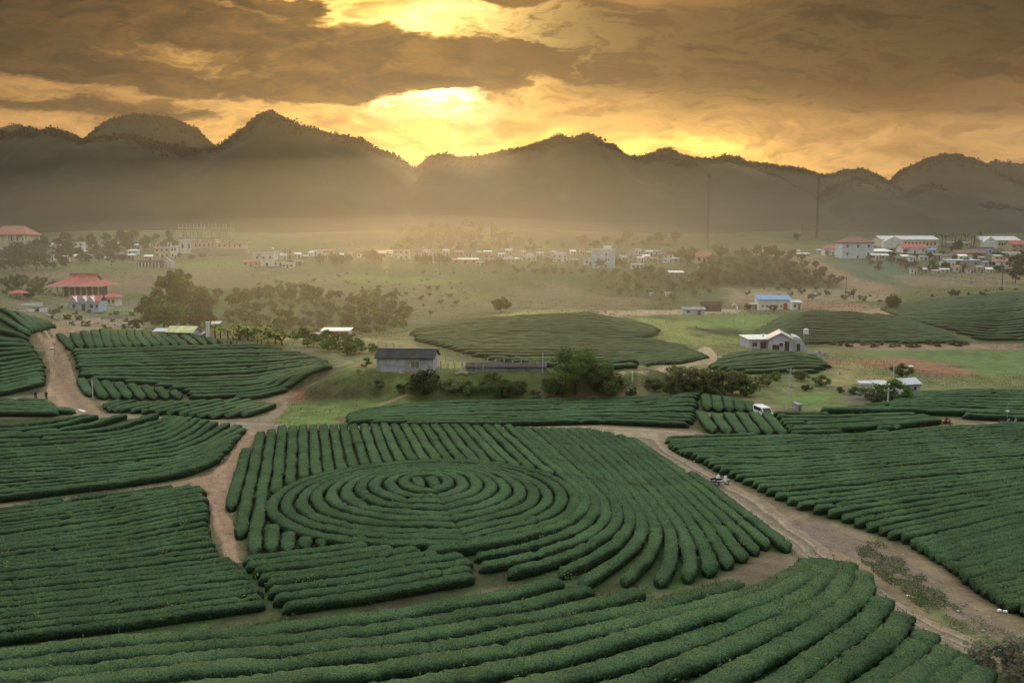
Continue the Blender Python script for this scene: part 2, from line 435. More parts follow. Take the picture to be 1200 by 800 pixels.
# ------------------------------------------------------------------ tea gardens: outline, guide rows (photo outlines surveyed onto the land) and spacing
FIELDS = [
    dict(key='ring', pitch=1.46, hw=0.62, hh=0.88, weed=.42,
         out=[(270, 600), (274, 562), (288, 532), (305, 511), (330, 503), (420, 501), (560, 502), (700, 508), (748, 520), (800, 554), (860, 597), (930, 640), (930, 651), (895, 646), (868, 664), (800, 690), (770, 692), (730, 690), (690, 697),
              (650, 682), (562, 692), (552, 660), (420, 643), (290, 655), (283, 640)]),
    dict(key='wedge', pitch=1.45, hw=0.62, hh=0.88, weed=.45,
         out=[(276, 659), (350, 652), (425, 645), (500, 653), (553, 660), (562, 694), (480, 712), (400, 722), (332, 730), (318, 714), (304, 688), (284, 668)],
         guides=[[(262, 662), (340, 654), (420, 644), (500, 636), (560, 630)], [(300, 690), (400, 677), (500, 662), (600, 648)], [(326, 726), (430, 710), (550, 688), (650, 668)]],
         name='the straight wedge below the rings', order='from the top'),
    dict(key='left_front', pitch=1.17, hw=0.50, hh=0.82, weed=.25,
         out=[(-40, 608), (60, 592), (140, 583), (196, 574), (240, 575), (247, 590), (250, 625), (262, 655), (278, 661), (298, 682), (314, 702), (318, 717), (250, 735), (150, 750), (0, 764), (-40, 768)],
         guides=[[(-60, 608), (60, 591), (200, 571), (260, 562)], [(-60, 651), (0, 643), (133, 624), (262, 597)], [(-60, 703), (0, 696), (150, 681), (300, 663)], [(-60, 766), (0, 759), (150, 741), (325, 715)]],
         name='the lower left garden', order='up from the front edge', rev=True),
    dict(key='front', fan=(1, 1, 1.15, 1.25, 1.3), pitch=1.98, hw=0.84, hh=1.05, weed=.62,
         out=[(-40, 772), (0, 768), (150, 757), (300, 745), (430, 730), (560, 705), (650, 684), (690, 700), (745, 696), (780, 716), (830, 702), (925, 670), (960, 663), (990, 665), (1015, 682), (1040, 714), (1068, 733), (1095, 750), (1120, 772), (1155, 785), (1165, 840), (1165, 870), (-40, 870)],
         guides=[[(-60, 782), (150, 758), (300, 746), (430, 731), (560, 706), (667, 679), (720, 660)], [(-60, 838), (200, 808), (333, 797), (542, 774), (667, 748), (800, 722), (896, 697), (936, 674), (950, 655)],
                 [(200, 905), (500, 870), (700, 812), (850, 763), (960, 712), (984, 674), (975, 650)], [(700, 920), (800, 860), (908, 800), (1000, 735), (1026, 702), (1010, 668)],
                 [(900, 920), (1000, 850), (1080, 790), (1108, 764), (1096, 738)], [(1050, 920), (1130, 850), (1165, 805), (1172, 775)]],
         name='the foreground garden', order='from the back'),
    dict(key='left_mid', pitch=1.24, hw=0.53, hh=0.82, weed=.2,
         out=[(-40, 492), (0, 490), (60, 489), (110, 491), (180, 491), (225, 494), (290, 503), (283, 512), (268, 531), (255, 545), (240, 556), (212, 563), (158, 571), (140, 577), (60, 586), (0, 591), (-40, 594)],
         guides=[[(-60, 598), (0, 591), (80, 580), (158, 570), (215, 561), (262, 541)], [(-60, 560), (0, 556), (120, 549), (210, 540), (250, 525), (290, 503)], [(-60, 522), (0, 520), (100, 515), (150, 508), (190, 496), (205, 488)], [(-60, 504), (0, 502), (60, 499), (100, 494), (115, 487)]],
         name='the middle left garden', order='up from the front edge'),
    dict(key='left_strip', pitch=1.9, hw=0.81, hh=.9,
         out=[(-40, 472), (0, 471), (40, 471), (65, 474), (90, 487), (0, 488), (-40, 488)],
         guides=[[(-60, 471), (0, 471), (60, 472)], [(-60, 489), (0, 489), (95, 489)]], name='the small patch below the two walkers', order='from the back'),
    dict(key='left_hill_top', pitch=2.0, hw=0.85, hh=.9,
         out=[(60, 393), (100, 390), (180, 388), (225, 394), (275, 402), (290, 405), (200, 408), (82, 412)],
         guides=[[(52, 392), (84, 416)], [(180, 384), (218, 412)], [(278, 398), (302, 412)]], name='the left hill top', order='from the dirt lane', fill=7),
    dict(key='left_hill', pitch=1.6, hw=0.68, hh=0.9,
         out=[(83, 414), (200, 409), (300, 405), (350, 415), (385, 425), (392, 432), (370, 445), (335, 460), (310, 468), (224, 470), (213, 461), (180, 454), (140, 449), (92, 444)],
         guides=[[(75, 414), (200, 409), (290, 406), (370, 412)], [(85, 430), (200, 428), (300, 425), (385, 420)], [(88, 446), (200, 450), (300, 446), (390, 428)], [(150, 474), (220, 473), (300, 469), (350, 457), (400, 438)]],
         name='the round left hill', order='from its crest'),
    dict(key='left_hill_foot', pitch=1.9, hw=0.81, hh=.95,
         out=[(88, 446), (140, 451), (180, 456), (213, 463), (218, 470), (130, 470), (110, 468), (96, 460)],
         guides=[[(85, 443), (103, 473)], [(200, 452), (223, 475)]], name='the left hill foot', order='from the dirt lane'),
    dict(key='left_wedge', pitch=1.9, hw=0.81, hh=.95,
         out=[(116, 475), (150, 473), (220, 474), (290, 471), (322, 475), (322, 480), (310, 486), (280, 491), (240, 492), (205, 489), (150, 485), (126, 484)],
         guides=[[(112, 478), (150, 471)], [(128, 488), (240, 466)], [(200, 494), (305, 468)], [(275, 497), (335, 474)]], name='the narrow plot under the left hill', order='from the dirt lane'),
    dict(key='far_left', pitch=1.7, hw=0.72, hh=.95,
         out=[(-40, 360), (0, 362), (30, 370), (66, 385), (56, 388), (40, 392), (34, 400), (46, 414), (54, 430), (55, 445), (53, 458), (40, 463), (0, 465), (-40, 466)],
         guides=[[(-60, 360), (0, 363), (40, 374), (75, 388)], [(-60, 395), (0, 398), (45, 404)], [(-60, 430), (0, 428), (60, 418)], [(-60, 470), (0, 466), (60, 450)]], name='the steep left edge garden', order='up from its foot', rev=True),
    dict(key='bank_foot', pitch=1.6, hw=0.68, hh=0.9, weed=.3,
         out=[(403, 492), (420, 485), (470, 478), (560, 474), (650, 472), (740, 470), (790, 466), (825, 460), (820, 470), (818, 490), (810, 503), (780, 502), (700, 498), (600, 500), (500, 500), (440, 499), (405, 498)],
         guides=[[(400, 488), (470, 478), (560, 473), (650, 471), (740, 469), (790, 465), (830, 456)], [(400, 503), (500, 503), (600, 503), (700, 500), (780, 506), (818, 508)]], name='the strip below the grey shed', order='from the back'),
    dict(key='lane_stubs', pitch=2.0, hw=0.85, hh=.95,
         out=[(815, 489), (830, 488), (870, 487), (900, 488), (922, 512), (880, 513), (840, 510), (815, 505)],
         guides=[[(812, 486), (832, 516)], [(902, 484), (928, 516)]], name='the short cross plot by the back lane', order='from the left'),
    dict(key='lane_rows', pitch=1.7, hw=0.72, hh=.95,
         out=[(903, 488), (1000, 490), (1060, 488), (1095, 492), (1107, 497), (1050, 505), (1000, 509), (960, 512), (926, 512)],
         guides=[[(880, 486), (960, 488), (1040, 487), (1110, 487)], [(900, 515), (1000, 511), (1060, 505), (1115, 497)]], name='the garden along the back lane', order='from the back'),
    dict(key='lane_knoll', pitch=2.0, hw=0.85, hh=.95, fill=5,
         out=[(815, 470), (830, 465), (880, 474), (886, 484), (850, 485), (818, 482)],
         guides=[[(820, 462), (824, 490)], [(882, 468), (888, 490)]], name='the bare knoll by the back lane', order='from the left'),
    dict(key='right_knoll', pitch=1.7, hw=0.72, hh=.95,
         out=[(1040, 475), (1060, 466), (1100, 462), (1160, 460), (1250, 464), (1250, 495), (1170, 494), (1120, 490), (1060, 486), (1000, 485), (950, 486), (950, 484), (1000, 480)],
         guides=[[(1040, 467), (1100, 462), (1160, 460), (1260, 463)], [(1000, 478), (1060, 477), (1120, 476), (1260, 480)], [(940, 487), (1040, 488), (1120, 492), (1260, 498)]], name='the right edge knoll', order='from its crest'),
    dict(key='right', fan=(1, 1, 1.05, 1.2, 1.35, 1.4), pitch=1.26, hw=0.54, hh=0.84, weed=.25,
         out=[(775, 516), (830, 514), (960, 515), (1010, 512), (1060, 507), (1110, 502), (1210, 499), (1260, 498), (1260, 760), (1210, 732), (1150, 703), (1100, 663), (1060, 640), (1010, 622), (960, 606), (930, 598), (905, 585), (880, 573), (850, 560), (820, 545), (785, 530)],
         guides=[[(760, 518), (900, 513), (1010, 511), (1110, 500), (1280, 493)], [(790, 540), (900, 540), (1000, 534), (1100, 527), (1290, 515)], [(870, 580), (960, 574), (1040, 565), (1200, 551), (1300, 543)], [(970, 630), (1040, 615), (1120, 600), (1200, 586), (1310, 568)],
                 [(1050, 653), (1120, 634), (1200, 613), (1330, 583)], [(1110, 707), (1200, 686), (1300, 662), (1380, 645)], [(1140, 750), (1240, 725), (1400, 690)]],
         name='the big right-hand garden', order='up from the front corner', rev=True),
    dict(key='mid_hill', pitch=1.9, hw=0.81, hh=.9, far=True,
         out=[(478, 392), (500, 380), (560, 374), (640, 371), (690, 368), (740, 373), (775, 388), (770, 394), (745, 398), (800, 405), (832, 420), (800, 427), (760, 428), (720, 434), (700, 437), (640, 432), (600, 428), (560, 420), (520, 408), (485, 400)],
         guides=[[(465, 388), (560, 375), (690, 368), (790, 390)], [(470, 397), (560, 397), (650, 397), (740, 397), (800, 404)], [(500, 412), (600, 413), (700, 413), (790, 415), (845, 420)], [(540, 427), (620, 436), (700, 440), (780, 431), (845, 424)]]),
    dict(key='valley_knoll', pitch=2.2, hw=0.94, hh=.9, far=True,
         out=[(828, 432), (850, 420), (870, 414), (900, 412), (960, 420), (975, 431), (960, 437), (900, 440), (860, 437)],
         guides=[[(820, 424), (870, 413), (920, 411), (985, 420)], [(820, 440), (900, 443), (985, 436)]]),
    dict(key='far_right_a', pitch=2.0, hw=0.85, hh=.9, far=True,
         out=[(872, 404), (885, 390), (912, 374), (950, 365), (1000, 367), (1060, 373), (1100, 386), (1136, 402), (1080, 403), (1000, 402), (920, 405)],
         guides=[[(850, 388), (940, 366), (1000, 365), (1110, 382)], [(850, 408), (960, 407), (1060, 405), (1150, 403)]]),
    dict(key='far_right_b', pitch=2.0, hw=0.85, hh=.9, far=True,
         out=[(1030, 363), (1060, 357), (1110, 351), (1170, 345), (1260, 340), (1260, 402), (1150, 400), (1110, 387), (1060, 375)],
         guides=[[(1020, 362), (1110, 350), (1260, 337)], [(1050, 382), (1150, 403), (1270, 405)]]),
]

def resample(P, step=None, n=None):
    P = np.asarray(P, float)
    s = np.concatenate([[0], np.cumsum(np.hypot(*np.diff(P, axis=0).T))])
    if n is None: n = max(3, int(math.ceil(s[-1] / step)) + 1)
    t = np.linspace(0, s[-1], n)
    return np.stack([np.interp(t, s, P[:, k]) for k in (0, 1)], 1)

def smooth_line(P, it=2):
    P = np.asarray(P, float)
    for _ in range(it):
        Q = P.copy()
        Q[1:-1] = (P[:-2] + 2 * P[1:-1] + P[2:]) / 4
        P = Q
    return P

def clip_line(P, poly, rng, minlen=1.6, ragged=.5):
    """pieces of a line inside an outline; the ends are a little uneven"""
    P = resample(P, .25)
    k = inside(poly, P[:, 0], P[:, 1])
    out, i = [], 0
    while i < len(P):
        if not k[i]: i += 1; continue
        j = i
        while j + 1 < len(P) and k[j + 1]: j += 1
        a, b = i + int(rng.uniform(0, ragged) * 4), j - int(rng.uniform(0, ragged) * 4)
        if (b - a) * .25 > minlen: out.append(P[a:b + 1])
        i = j + 1
    return out

def field_rows(f, rng):
    """list of (order number, polyline) for one garden"""
    rows, num = [], 0
    gs = [resample(smooth_line(resample(survey(resample(g, 6.0)), n=160), 6), n=160) for g in f['guides']]
    for gi in range(len(gs) - 1):
        A, B = gs[gi], gs[gi + 1]
        dd = np.array([capsule_poly(p, B) for p in A[::8]] + [capsule_poly(p, A) for p in B[::8]])
        n = max(1, round(float(np.median(dd)) * f.get('fan', (1,) * 9)[gi] / f['pitch']))
        for j in range(n):
            num += 1
            t = (j + .5) / n
            L = A * (1 - t) + B * t
            for piece in clip_line(L, f['poly'], rng): rows.append((num, piece))
    return rows

def capsule_poly(p, L):
    return min(float(capsule(np.array(p[0]), np.array(p[1]), *L[i], *L[i + 1])) for i in range(0, len(L) - 1, 1))

def ring_rows(f, rng):
    """concentric hedges on the dome, straight hedges behind and beside it that bend round its lower right"""
    p, C = f['pitch'], np.array(RING_C)
    d = np.array([.24, -.97]); d /= np.hypot(*d)         # the straight rows run this way (towards the photographer)
    e = np.array([-d[1], d[0]])                           # to their right
    if e[0] < 0: e = -e
    N, rows, fs = 11, [], .92
    front = math.atan2(-.95, .30)                         # the crease where the rings meet at the front
    def oval(r, th):
        dth = np.abs((th - front + math.pi) % (2 * math.pi) - math.pi)
        rr = r * (1 + .05 * np.exp(-(dth / .15) ** 2)) * (1 + .02 * np.sin(2 * th + 1))
        sy = np.where(np.sin(th) < 0, fs, 1.0)
        return np.stack([C[0] + rr * np.cos(th), C[1] + rr * np.sin(th) * sy], 1)
    for k in range(N):
        r = (k + .55) * p
        if k == 0:
            for q in (-.5, .5):
                rows.append(('heart', q, np.stack([C + e * p * q + d * t for t in np.linspace(-2.2, 1.7, 12)])))
        else:
            L = oval(r, front + np.linspace(0, 2 * math.pi + .5 / r, max(40, int(r * 14))))
            st = 1 + .55 * math.exp(-(r - 2) / 4.5)           # the inner rings are drawn out along the rows
            q = L - C
            L = C + np.outer(q @ e, e) + np.outer(q @ d * st, d)
            rows.append(('ring', k, L))
    Rr = (N + .05) * p
    ring_poly = oval(Rr, np.linspace(0, 2 * math.pi, 90, endpoint=False))
    j0 = -20
    for j in range(j0, 40):
        o = (j + .5) * p
        if o > Rr: break
        back = C + e * o - d * 60
        L = resample(np.stack([back, back + d * 110]), .25)
        cut = inside(ring_poly, L[:, 0], L[:, 1])
        idx = np.where(cut)[0]
        if len(idx):
            pieces = [('back', q) for q in clip_line(L[:idx[0]], f['poly'], rng, 1.2)]
            if o < -.15 * Rr: pieces += [('corner', q) for q in clip_line(L[idx[-1] + 1:], f['poly'], rng, 1.2)]
        else:
            pieces = [('left', q) for q in clip_line(L, f['poly'], rng, 1.2)]
        for kind, q in pieces: rows.append((kind, j, q))
    # to the right of the rings the rows run on past them, bend round their foot and straighten out towards the road
    o = Rr + .1
    G = [np.array([C + e * o - d * 50 + d * s for s in np.linspace(0, 50, 40)] + [C + o * (e * math.cos(a) + d * math.sin(a) * fs) for a in np.linspace(0, math.radians(105), 60)])]
    G.append(survey(resample([(640, 492), (672, 507), (715, 540), (765, 590), (795, 635), (800, 670), (788, 712)], 6.0)))
    G.append(survey(resample([(725, 500), (757, 520), (806, 554), (864, 597), (930, 646), (960, 672)], 6.0)))
    G = [resample(smooth_line(resample(g, n=140), 8), n=140) for g in G]
    num = 0
    for A, B, n in ((G[0], G[1], 8), (G[1], G[2], 7)):
        for i in range(n):
            num += 1; t = (i + .5) / n
            for q in clip_line(A * (1 - t) + B * t, f['poly'], rng, 1.5): rows.append(('right', num, q))
    return rows

for f in FIELDS:
    f['poly'] = survey(dense(f['out']))
# ------------------------------------------------------------------ the ground sheet, with its land cover
SOIL, DRY, GRASS, BRIGHT = (.175, .128, .083), (.16, .135, .075), (.075, .095, .035), (.115, .145, .048)
RED, PADDY, PALE, DARKG = (.19, .105, .068), (.085, .135, .06), (.30, .24, .16), (.035, .05, .022)
LITTER, WEEDY = (.045, .040, .024), (.040, .075, .025)
COVERS = [  # (photo outline, colour, soft edge in metres)
    # open valley floor and the far slopes
    ([(-300, 398), (60, 392), (240, 392), (420, 432), (560, 440), (860, 470), (1200, 470), (1500, 470), (1500, 262), (-300, 262)], (.072, .090, .038), 8),
    ([(-100, 300), (300, 300), (500, 330), (420, 345), (180, 335), (-100, 345)], (.10, .105, .05), 8),
    ([(20, 318), (130, 320), (290, 315), (300, 330), (190, 345), (20, 340)], (.145, .110, .070), 5),
    ([(190, 308), (290, 306), (300, 316), (200, 316)], BRIGHT, 4),
    ([(100, 300), (190, 312), (190, 320), (60, 318)], (.10, .13, .05), 5),
    ([(280, 318), (430, 322), (520, 340), (480, 350), (420, 350), (280, 334)], (.130, .125, .062), 6),
    ([(400, 326), (470, 324), (540, 330), (520, 338), (420, 336)], BRIGHT, 5),
    ([(420, 334), (500, 332), (600, 345), (640, 365), (560, 366), (470, 380), (455, 350)], (.115, .115, .065), 5),
    ([(530, 340), (575, 345), (560, 356), (540, 352)], BRIGHT, 4),
    ([(560, 310), (760, 312), (830, 330), (790, 362), (690, 352), (600, 335)], (.050, .066, .025), 8),
    ([(600, 338), (650, 330), (710, 345), (700, 362), (620, 362)], (.125, .110, .068), 6),
    ([(690, 345), (760, 350), (750, 362), (690, 362)], (.135, .105, .058), 5),
    ([(590, 364), (690, 362), (690, 367), (590, 370)], (.16, .18, .06), 3),
    ([(700, 364), (870, 362), (870, 368), (700, 371)], PALE, 3),
    ([(780, 370), (880, 366), (905, 378), (880, 390), (800, 388)], (.105, .160, .050), 5),
    ([(740, 372), (800, 374), (860, 392), (870, 404), (780, 404), (750, 396)], (.15, .18, .06), 4),
    ([(820, 386), (870, 384), (870, 392), (820, 394)], DARKG, 3),
    ([(830, 300), (920, 292), (970, 300), (1010, 330), (980, 340), (850, 336)], (.045, .058, .024), 8),
    ([(905, 300), (960, 298), (1030, 330), (1060, 342), (1030, 348), (985, 334), (940, 312)], (.20, .135, .085), 5),
    ([(950, 302), (1040, 300), (1070, 322), (1075, 334), (1020, 330), (970, 312)], (.060, .105, .058), 4),
    ([(850, 338), (1010, 340), (1040, 352), (860, 356)], (.19, .165, .10), 5),
    ([(1040, 322), (1200, 322), (1300, 330), (1300, 338), (1060, 338)], (.15, .125, .075), 6),
    ([(1060, 336), (1300, 336), (1300, 343), (1150, 344), (1060, 352)], (.09, .10, .035), 4),
    ([(870, 350), (1010, 356), (1040, 362), (1000, 366), (930, 362), (870, 366)], (.20, .125, .08), 4),
    ([(1000, 366), (1070, 360), (1046, 374), (1040, 378), (1010, 372)], (.24, .15, .10), 3),
    ([(560, 258), (900, 264), (900, 290), (560, 290)], (.045, .046, .020), 30),
    ([(380, 262), (560, 264), (560, 290), (380, 290)], (.052, .050, .021), 30),
    ([(-200, 262), (130, 266), (130, 284), (-200, 284)], (.040, .046, .021), 30), ([(900, 262), (1400, 264), (1400, 284), (900, 284)], (.048, .054, .024), 30),
    ([(120, 270), (220, 266), (260, 280), (120, 286)], (.075, .10, .045), 30),
    # around the temple yard
    ([(0, 348), (60, 352), (180, 350), (175, 384), (70, 386), (0, 362)], (.13, .125, .075), 4),
    ([(95, 362), (180, 360), (180, 372), (95, 374)], (.11, .15, .055), 3),
    ([(75, 374), (180, 372), (170, 386), (75, 388)], (.20, .16, .12), 3),
    # dry grass below the grey shed's back side, banana slope
    ([(240, 384), (420, 392), (470, 400), (560, 428), (640, 436), (500, 438), (430, 432), (330, 405)], (.15, .155, .075), 4),
    ([(510, 428), (640, 432), (640, 437), (510, 437)], (.13, .16, .055), 3),
    # right of the shed: tracks, pasture, the red spoil heap
    ([(700, 436), (800, 420), (840, 410), (868, 404), (1000, 408), (1200, 408), (1300, 440), (1300, 462), (900, 470), (820, 460), (760, 452)], (.105, .12, .052), 4),
    ([(720, 430), (800, 424), (840, 418), (850, 424), (770, 436), (720, 438)], (.27, .21, .13), 3),
    ([(970, 425), (1010, 420), (1030, 440), (1000, 452), (960, 448)], (.20, .185, .085), 4),
    ([(1000, 407), (1300, 404), (1300, 445), (1150, 440), (1080, 425), (1010, 418)], (.085, .130, .052), 3),
    ([(990, 404), (1200, 403), (1200, 410), (990, 410)], (.20, .14, .10), 2),
    ([(1000, 421), (1050, 419), (1110, 427), (1145, 438), (1100, 442), (1060, 434), (1010, 428)], RED, 2),
    ([(955, 426), (975, 416), (985, 424), (960, 434)], RED, 2),
    ([(880, 462), (985, 460), (990, 472), (900, 476)], (.10, .16, .045), 3),
    ([(860, 478), (1000, 474), (1030, 482), (870, 486)], (.13, .15, .06), 3),
    ([(985, 455), (1020, 456), (1040, 470), (990, 470)], (.11, .10, .085), 3),
    # the shed bank
    ([(318, 505), (340, 470), (375, 448), (430, 432), (760, 440), (780, 458), (740, 470), (560, 474), (420, 486), (395, 500)], (.085, .105, .036), 3),
    ([(300, 502), (322, 492), (345, 472), (400, 470), (470, 460), (470, 466), (420, 486), (398, 500)], (.135, .170, .055), 3),
    ([(335, 455), (360, 452), (440, 455), (455, 462), (380, 473), (342, 468)], (.060, .050, .026), 1.2),
    ([(340, 458), (356, 457), (358, 470), (346, 472)], (.23, .11, .06), .8),
    ([(392, 499), (405, 488), (430, 480), (440, 480), (412, 491), (404, 499)], SOIL, 1),
    ([(640, 460), (770, 452), (775, 463), (700, 470), (640, 472)], (.15, .12, .07), 1.5),
    # rough grass between the front garden and the lane
    ([(985, 640), (1030, 632), (1100, 690), (1190, 755), (1180, 775), (1085, 722), (1040, 690)], (.065, .10, .035), 2),
    ([(1085, 720), (1130, 705), (1260, 760), (1260, 775), (1170, 770)], (.13, .135, .06), 2),
    ([(1150, 762), (1260, 775), (1260, 830), (1190, 810)], (.105, .14, .05), 2),
    ([(140, 752), (330, 728), (345, 742), (150, 758)], (.055, .070, .026), 1.5),
    ([(300, 735), (345, 722), (360, 735), (310, 748)], WEEDY, 1),
    ([(680, 690), (760, 690), (770, 700), (700, 712)], WEEDY, 1),
    ([(770, 690), (870, 655), (930, 655), (925, 668), (800, 708), (765, 712)], (.135, .105, .068), 2),
    ([(322, 735), (480, 716), (562, 700), (690, 690), (690, 702), (650, 690), (560, 712), (430, 735), (330, 748)], (.050, .060, .028), 1.2),
    ([(560, 690), (650, 680), (690, 692), (770, 690), (830, 668), (850, 672), (770, 705), (690, 704)], (.075, .075, .038), 1.2),
    ([(320, 640), (292, 655), (262, 658), (262, 650)], (.13, .15, .05), 1),
    ([(862, 462), (800, 455), (770, 445), (830, 440), (880, 455)], (.07, .085, .03), 3),
]
_cov = [(survey(dense(p)), np.array(c), w) for p, c, w in COVERS]

def build_ground():
    X, Y = np.meshgrid(GX, GY)
    P = np.stack([X, Y, GZ], -1).reshape(-1, 3)
    ny, nx = X.shape
    i = np.arange(ny * nx).reshape(ny, nx)
    F = np.stack([i[:-1, :-1], i[:-1, 1:], i[1:, 1:], i[1:, :-1]], -1).reshape(-1, 4)
    o = mesh_from('ground', P, F)
    x, y = P[:, 0], P[:, 1]
    col = np.tile(np.array(SOIL), (len(P), 1))
    far = sstep(160, 240, y)[:, None]
    col = col * (1 - far) + np.array((.08, .085, .04)) * far
    far = sstep(1000, 1300, y)[:, None]
    col = col * (1 - far) + np.array((.04, .05, .02)) * far
    wob = fbm(x * .13, y * .13, 21, 3)
    for poly, c, w in _cov:
        bx0, by0 = poly.min(0) - 3 * w; bx1, by1 = poly.max(0) + 3 * w
        k = np.where((x > bx0) & (x < bx1) & (y > by0) & (y < by1))[0]
        if not len(k): continue
        sd = edge_dist(poly, x[k], y[k]) * np.where(inside(poly, x[k], y[k]), 1, -1)
        a = sstep(-w, w, sd + wob[k] * w * 2.2)[:, None]
        col[k] = col[k] * (1 - a) + c * a
    # leaf litter and weeds under the tea
    for f in FIELDS:
        poly = f['poly']
        bx0, by0 = poly.min(0) - 3; bx1, by1 = poly.max(0) + 3
        k = np.where((x > bx0) & (x < bx1) & (y > by0) & (y < by1))[0]
        sd = edge_dist(poly, x[k], y[k]) * np.where(inside(poly, x[k], y[k]), 1, -1)
        a = sstep(-.8, .6, sd)[:, None] * f.get('under', 1.0)
        wd = np.clip(f.get('weed', .35) + 1.3 * fbm(x[k] * .22, y[k] * .22, 31, 3), 0, 1)[:, None]
        col[k] = col[k] * (1 - a) + (np.array(LITTER) * (1 - wd) + np.array(WEEDY) * wd) * a
    at = o.data.color_attributes.new('cover', 'FLOAT_COLOR', 'POINT')
    at.data.foreach_set('color', np.concatenate([col, np.ones((len(P), 1))], 1).astype(np.float32).ravel())
    m_ = bpy.data.materials.new('ground'); m_.use_nodes = True
    t = m_.node_tree; g = Nodes(t); b = t.nodes['Principled BSDF']
    b.inputs['Roughness'].default_value = .95; b.inputs['Specular IOR Level'].default_value = .1
    c = g.n('ShaderNodeVertexColor', layer_name='cover').outputs[0]
    co = g.n('ShaderNodeTexCoord').outputs['Object']
    n1 = g.noise(co, .35, 6, .65); n2 = g.noise(co, 3.2, 4, .7); n3 = g.noise(co, .045, 4, .6)
    k = g.m('MULTIPLY', g.mp(n1, .28, .72, .62, 1.38, False), g.mp(n2, .25, .75, .66, 1.34, False))
    k = g.m('MULTIPLY', k, g.mp(n3, .3, .7, .8, 1.2, False))
    c2 = g.mix(1.0, c, g.comb(k, k, k), 'MULTIPLY')
    # tufts of grass and bare scraps
    tuft = g.mp(g.noise(co, .9, 5, .7), .56, .66)
    c2 = g.mix(g.m('MULTIPLY', tuft, .45), c2, (.07, .095, .032))
    g.put(b.inputs['Base Color'], c2)
    bn = g.n('ShaderNodeBump'); bn.inputs['Strength'].default_value = .6; bn.inputs['Distance'].default_value = .15
    g.put(bn.inputs['Height'], g.noise(co, 2.2, 6, .7)); t.links.new(bn.outputs[0], b.inputs['Normal'])
    o.data.materials.append(m_)
    tag(o, kind='structure')

# ------------------------------------------------------------------ karst hills: each ridge has a front and a back slope and a coat of trees
ICO_V, ICO_F = None, None
def ico():
    global ICO_V, ICO_F
    if ICO_V is None:
        bm = bmesh.new(); bmesh.ops.create_icosphere(bm, subdivisions=2, radius=1)
        ICO_V = np.array([v.co[:] for v in bm.verts]); ICO_F = np.array([[v.index for v in f.verts] for f in bm.faces]); bm.free()
    return ICO_V, ICO_F

def ridge(dist, sil, depth, seed, ntrees, size=(2.8, 7.2), foot=40):
    """sil: photo outline of the crest; the crest runs at forward distance dist"""
    rng = np.random.default_rng(seed)
    pts = pix_at([p[0] for p in sil], [p[1] for p in sil], dist)
    xs = np.arange(pts[0, 0], pts[-1, 0], 5.0)
    top = np.interp(xs, pts[:, 0], pts[:, 2]) - size[1] * .6
    wav = 60 * fbm(xs * .004, xs * 0 + seed, seed, 3)
    T = np.linspace(-1, 1, 61)
    X = np.broadcast_to(xs, (61, len(xs)))
    Y = dist + wav * (1 - np.abs(T[:, None])) * 0 + T[:, None] * depth * (1 + .25 * fbm(X * .006, X * 0 + 3.3, seed + 4, 2))
    prof = 1 - np.abs(T[:, None]) ** 1.25
    lo = min(foot, 40)
    Z = lo + (top - lo) * prof
    rough = fbm(X * .009, Y * .009, seed + 8, 3) * 40 * (np.abs(T[:, None]) ** .7) * prof * 1.4
    Z = np.where(T[:, None] < 0, np.minimum(Z + rough, lo + (top - lo) * (1 - .10 * np.abs(T[:, None]) ** .5)), Z + rough * .3)
    Z = Z + 7 * fbm(X * .05, Y * .05, seed + 21, 4) * prof
    Z = Z - 14 * (np.abs(T[:, None]) > .97)
    P = np.stack([X, Y, Z], -1).reshape(-1, 3)
    i = np.arange(X.size).reshape(X.shape)
    F = np.stack([i[:-1, :-1], i[:-1, 1:], i[1:, 1:], i[1:, :-1]], -1).reshape(-1, 4)
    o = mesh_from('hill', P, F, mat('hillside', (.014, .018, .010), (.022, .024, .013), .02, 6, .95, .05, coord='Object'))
    tag(o, kind='structure')
    # the wood on it
    tj = -np.abs(rng.normal(0, .055, ntrees)); tj[: ntrees // 2] = rng.normal(0, .02, ntrees // 2)
    tj = np.clip(tj, -.97, .1)
    ii = (tj + 1) * 30; ix = rng.uniform(0, len(xs) - 1.01, ntrees)
    a, b_ = ii.astype(int), ix.astype(int)
    fa, fb = ii - a, ix - b_
    def bil(Q): return (Q[a, b_] * (1 - fa) + Q[a + 1, b_] * fa) * (1 - fb) + (Q[a, b_ + 1] * (1 - fa) + Q[a + 1, b_ + 1] * fa) * fb
    C = np.stack([bil(X), bil(Y), bil(Z)], -1)
    s = rng.uniform(size[0], size[1], ntrees) * np.where(rng.random(ntrees) < .05, 1.3, 1)
    sc = np.stack([s * rng.uniform(.6, 1.1, ntrees), s * rng.uniform(.6, 1.1, ntrees), s * rng.uniform(.7, 1.35, ntrees)], -1)
    q = rng.normal(0, 1, (ntrees, 16, 3)); q /= np.linalg.norm(q, axis=2)[:, :, None]
    q = q * rng.uniform(.35, 1.05, (ntrees, 16, 1)) * sc[:, None]
    VV, FF = leaves_at((C[:, None] + q + np.array([0, 0, .25]) * s[:, None, None]).reshape(-1, 3), np.repeat(s * .62, 16), rng, aspect=.8)
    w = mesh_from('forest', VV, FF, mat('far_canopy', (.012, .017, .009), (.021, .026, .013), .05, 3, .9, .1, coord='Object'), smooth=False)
    tag(w, 'hazy dark woodland coating the karst ridge', 'forest', kind='stuff')

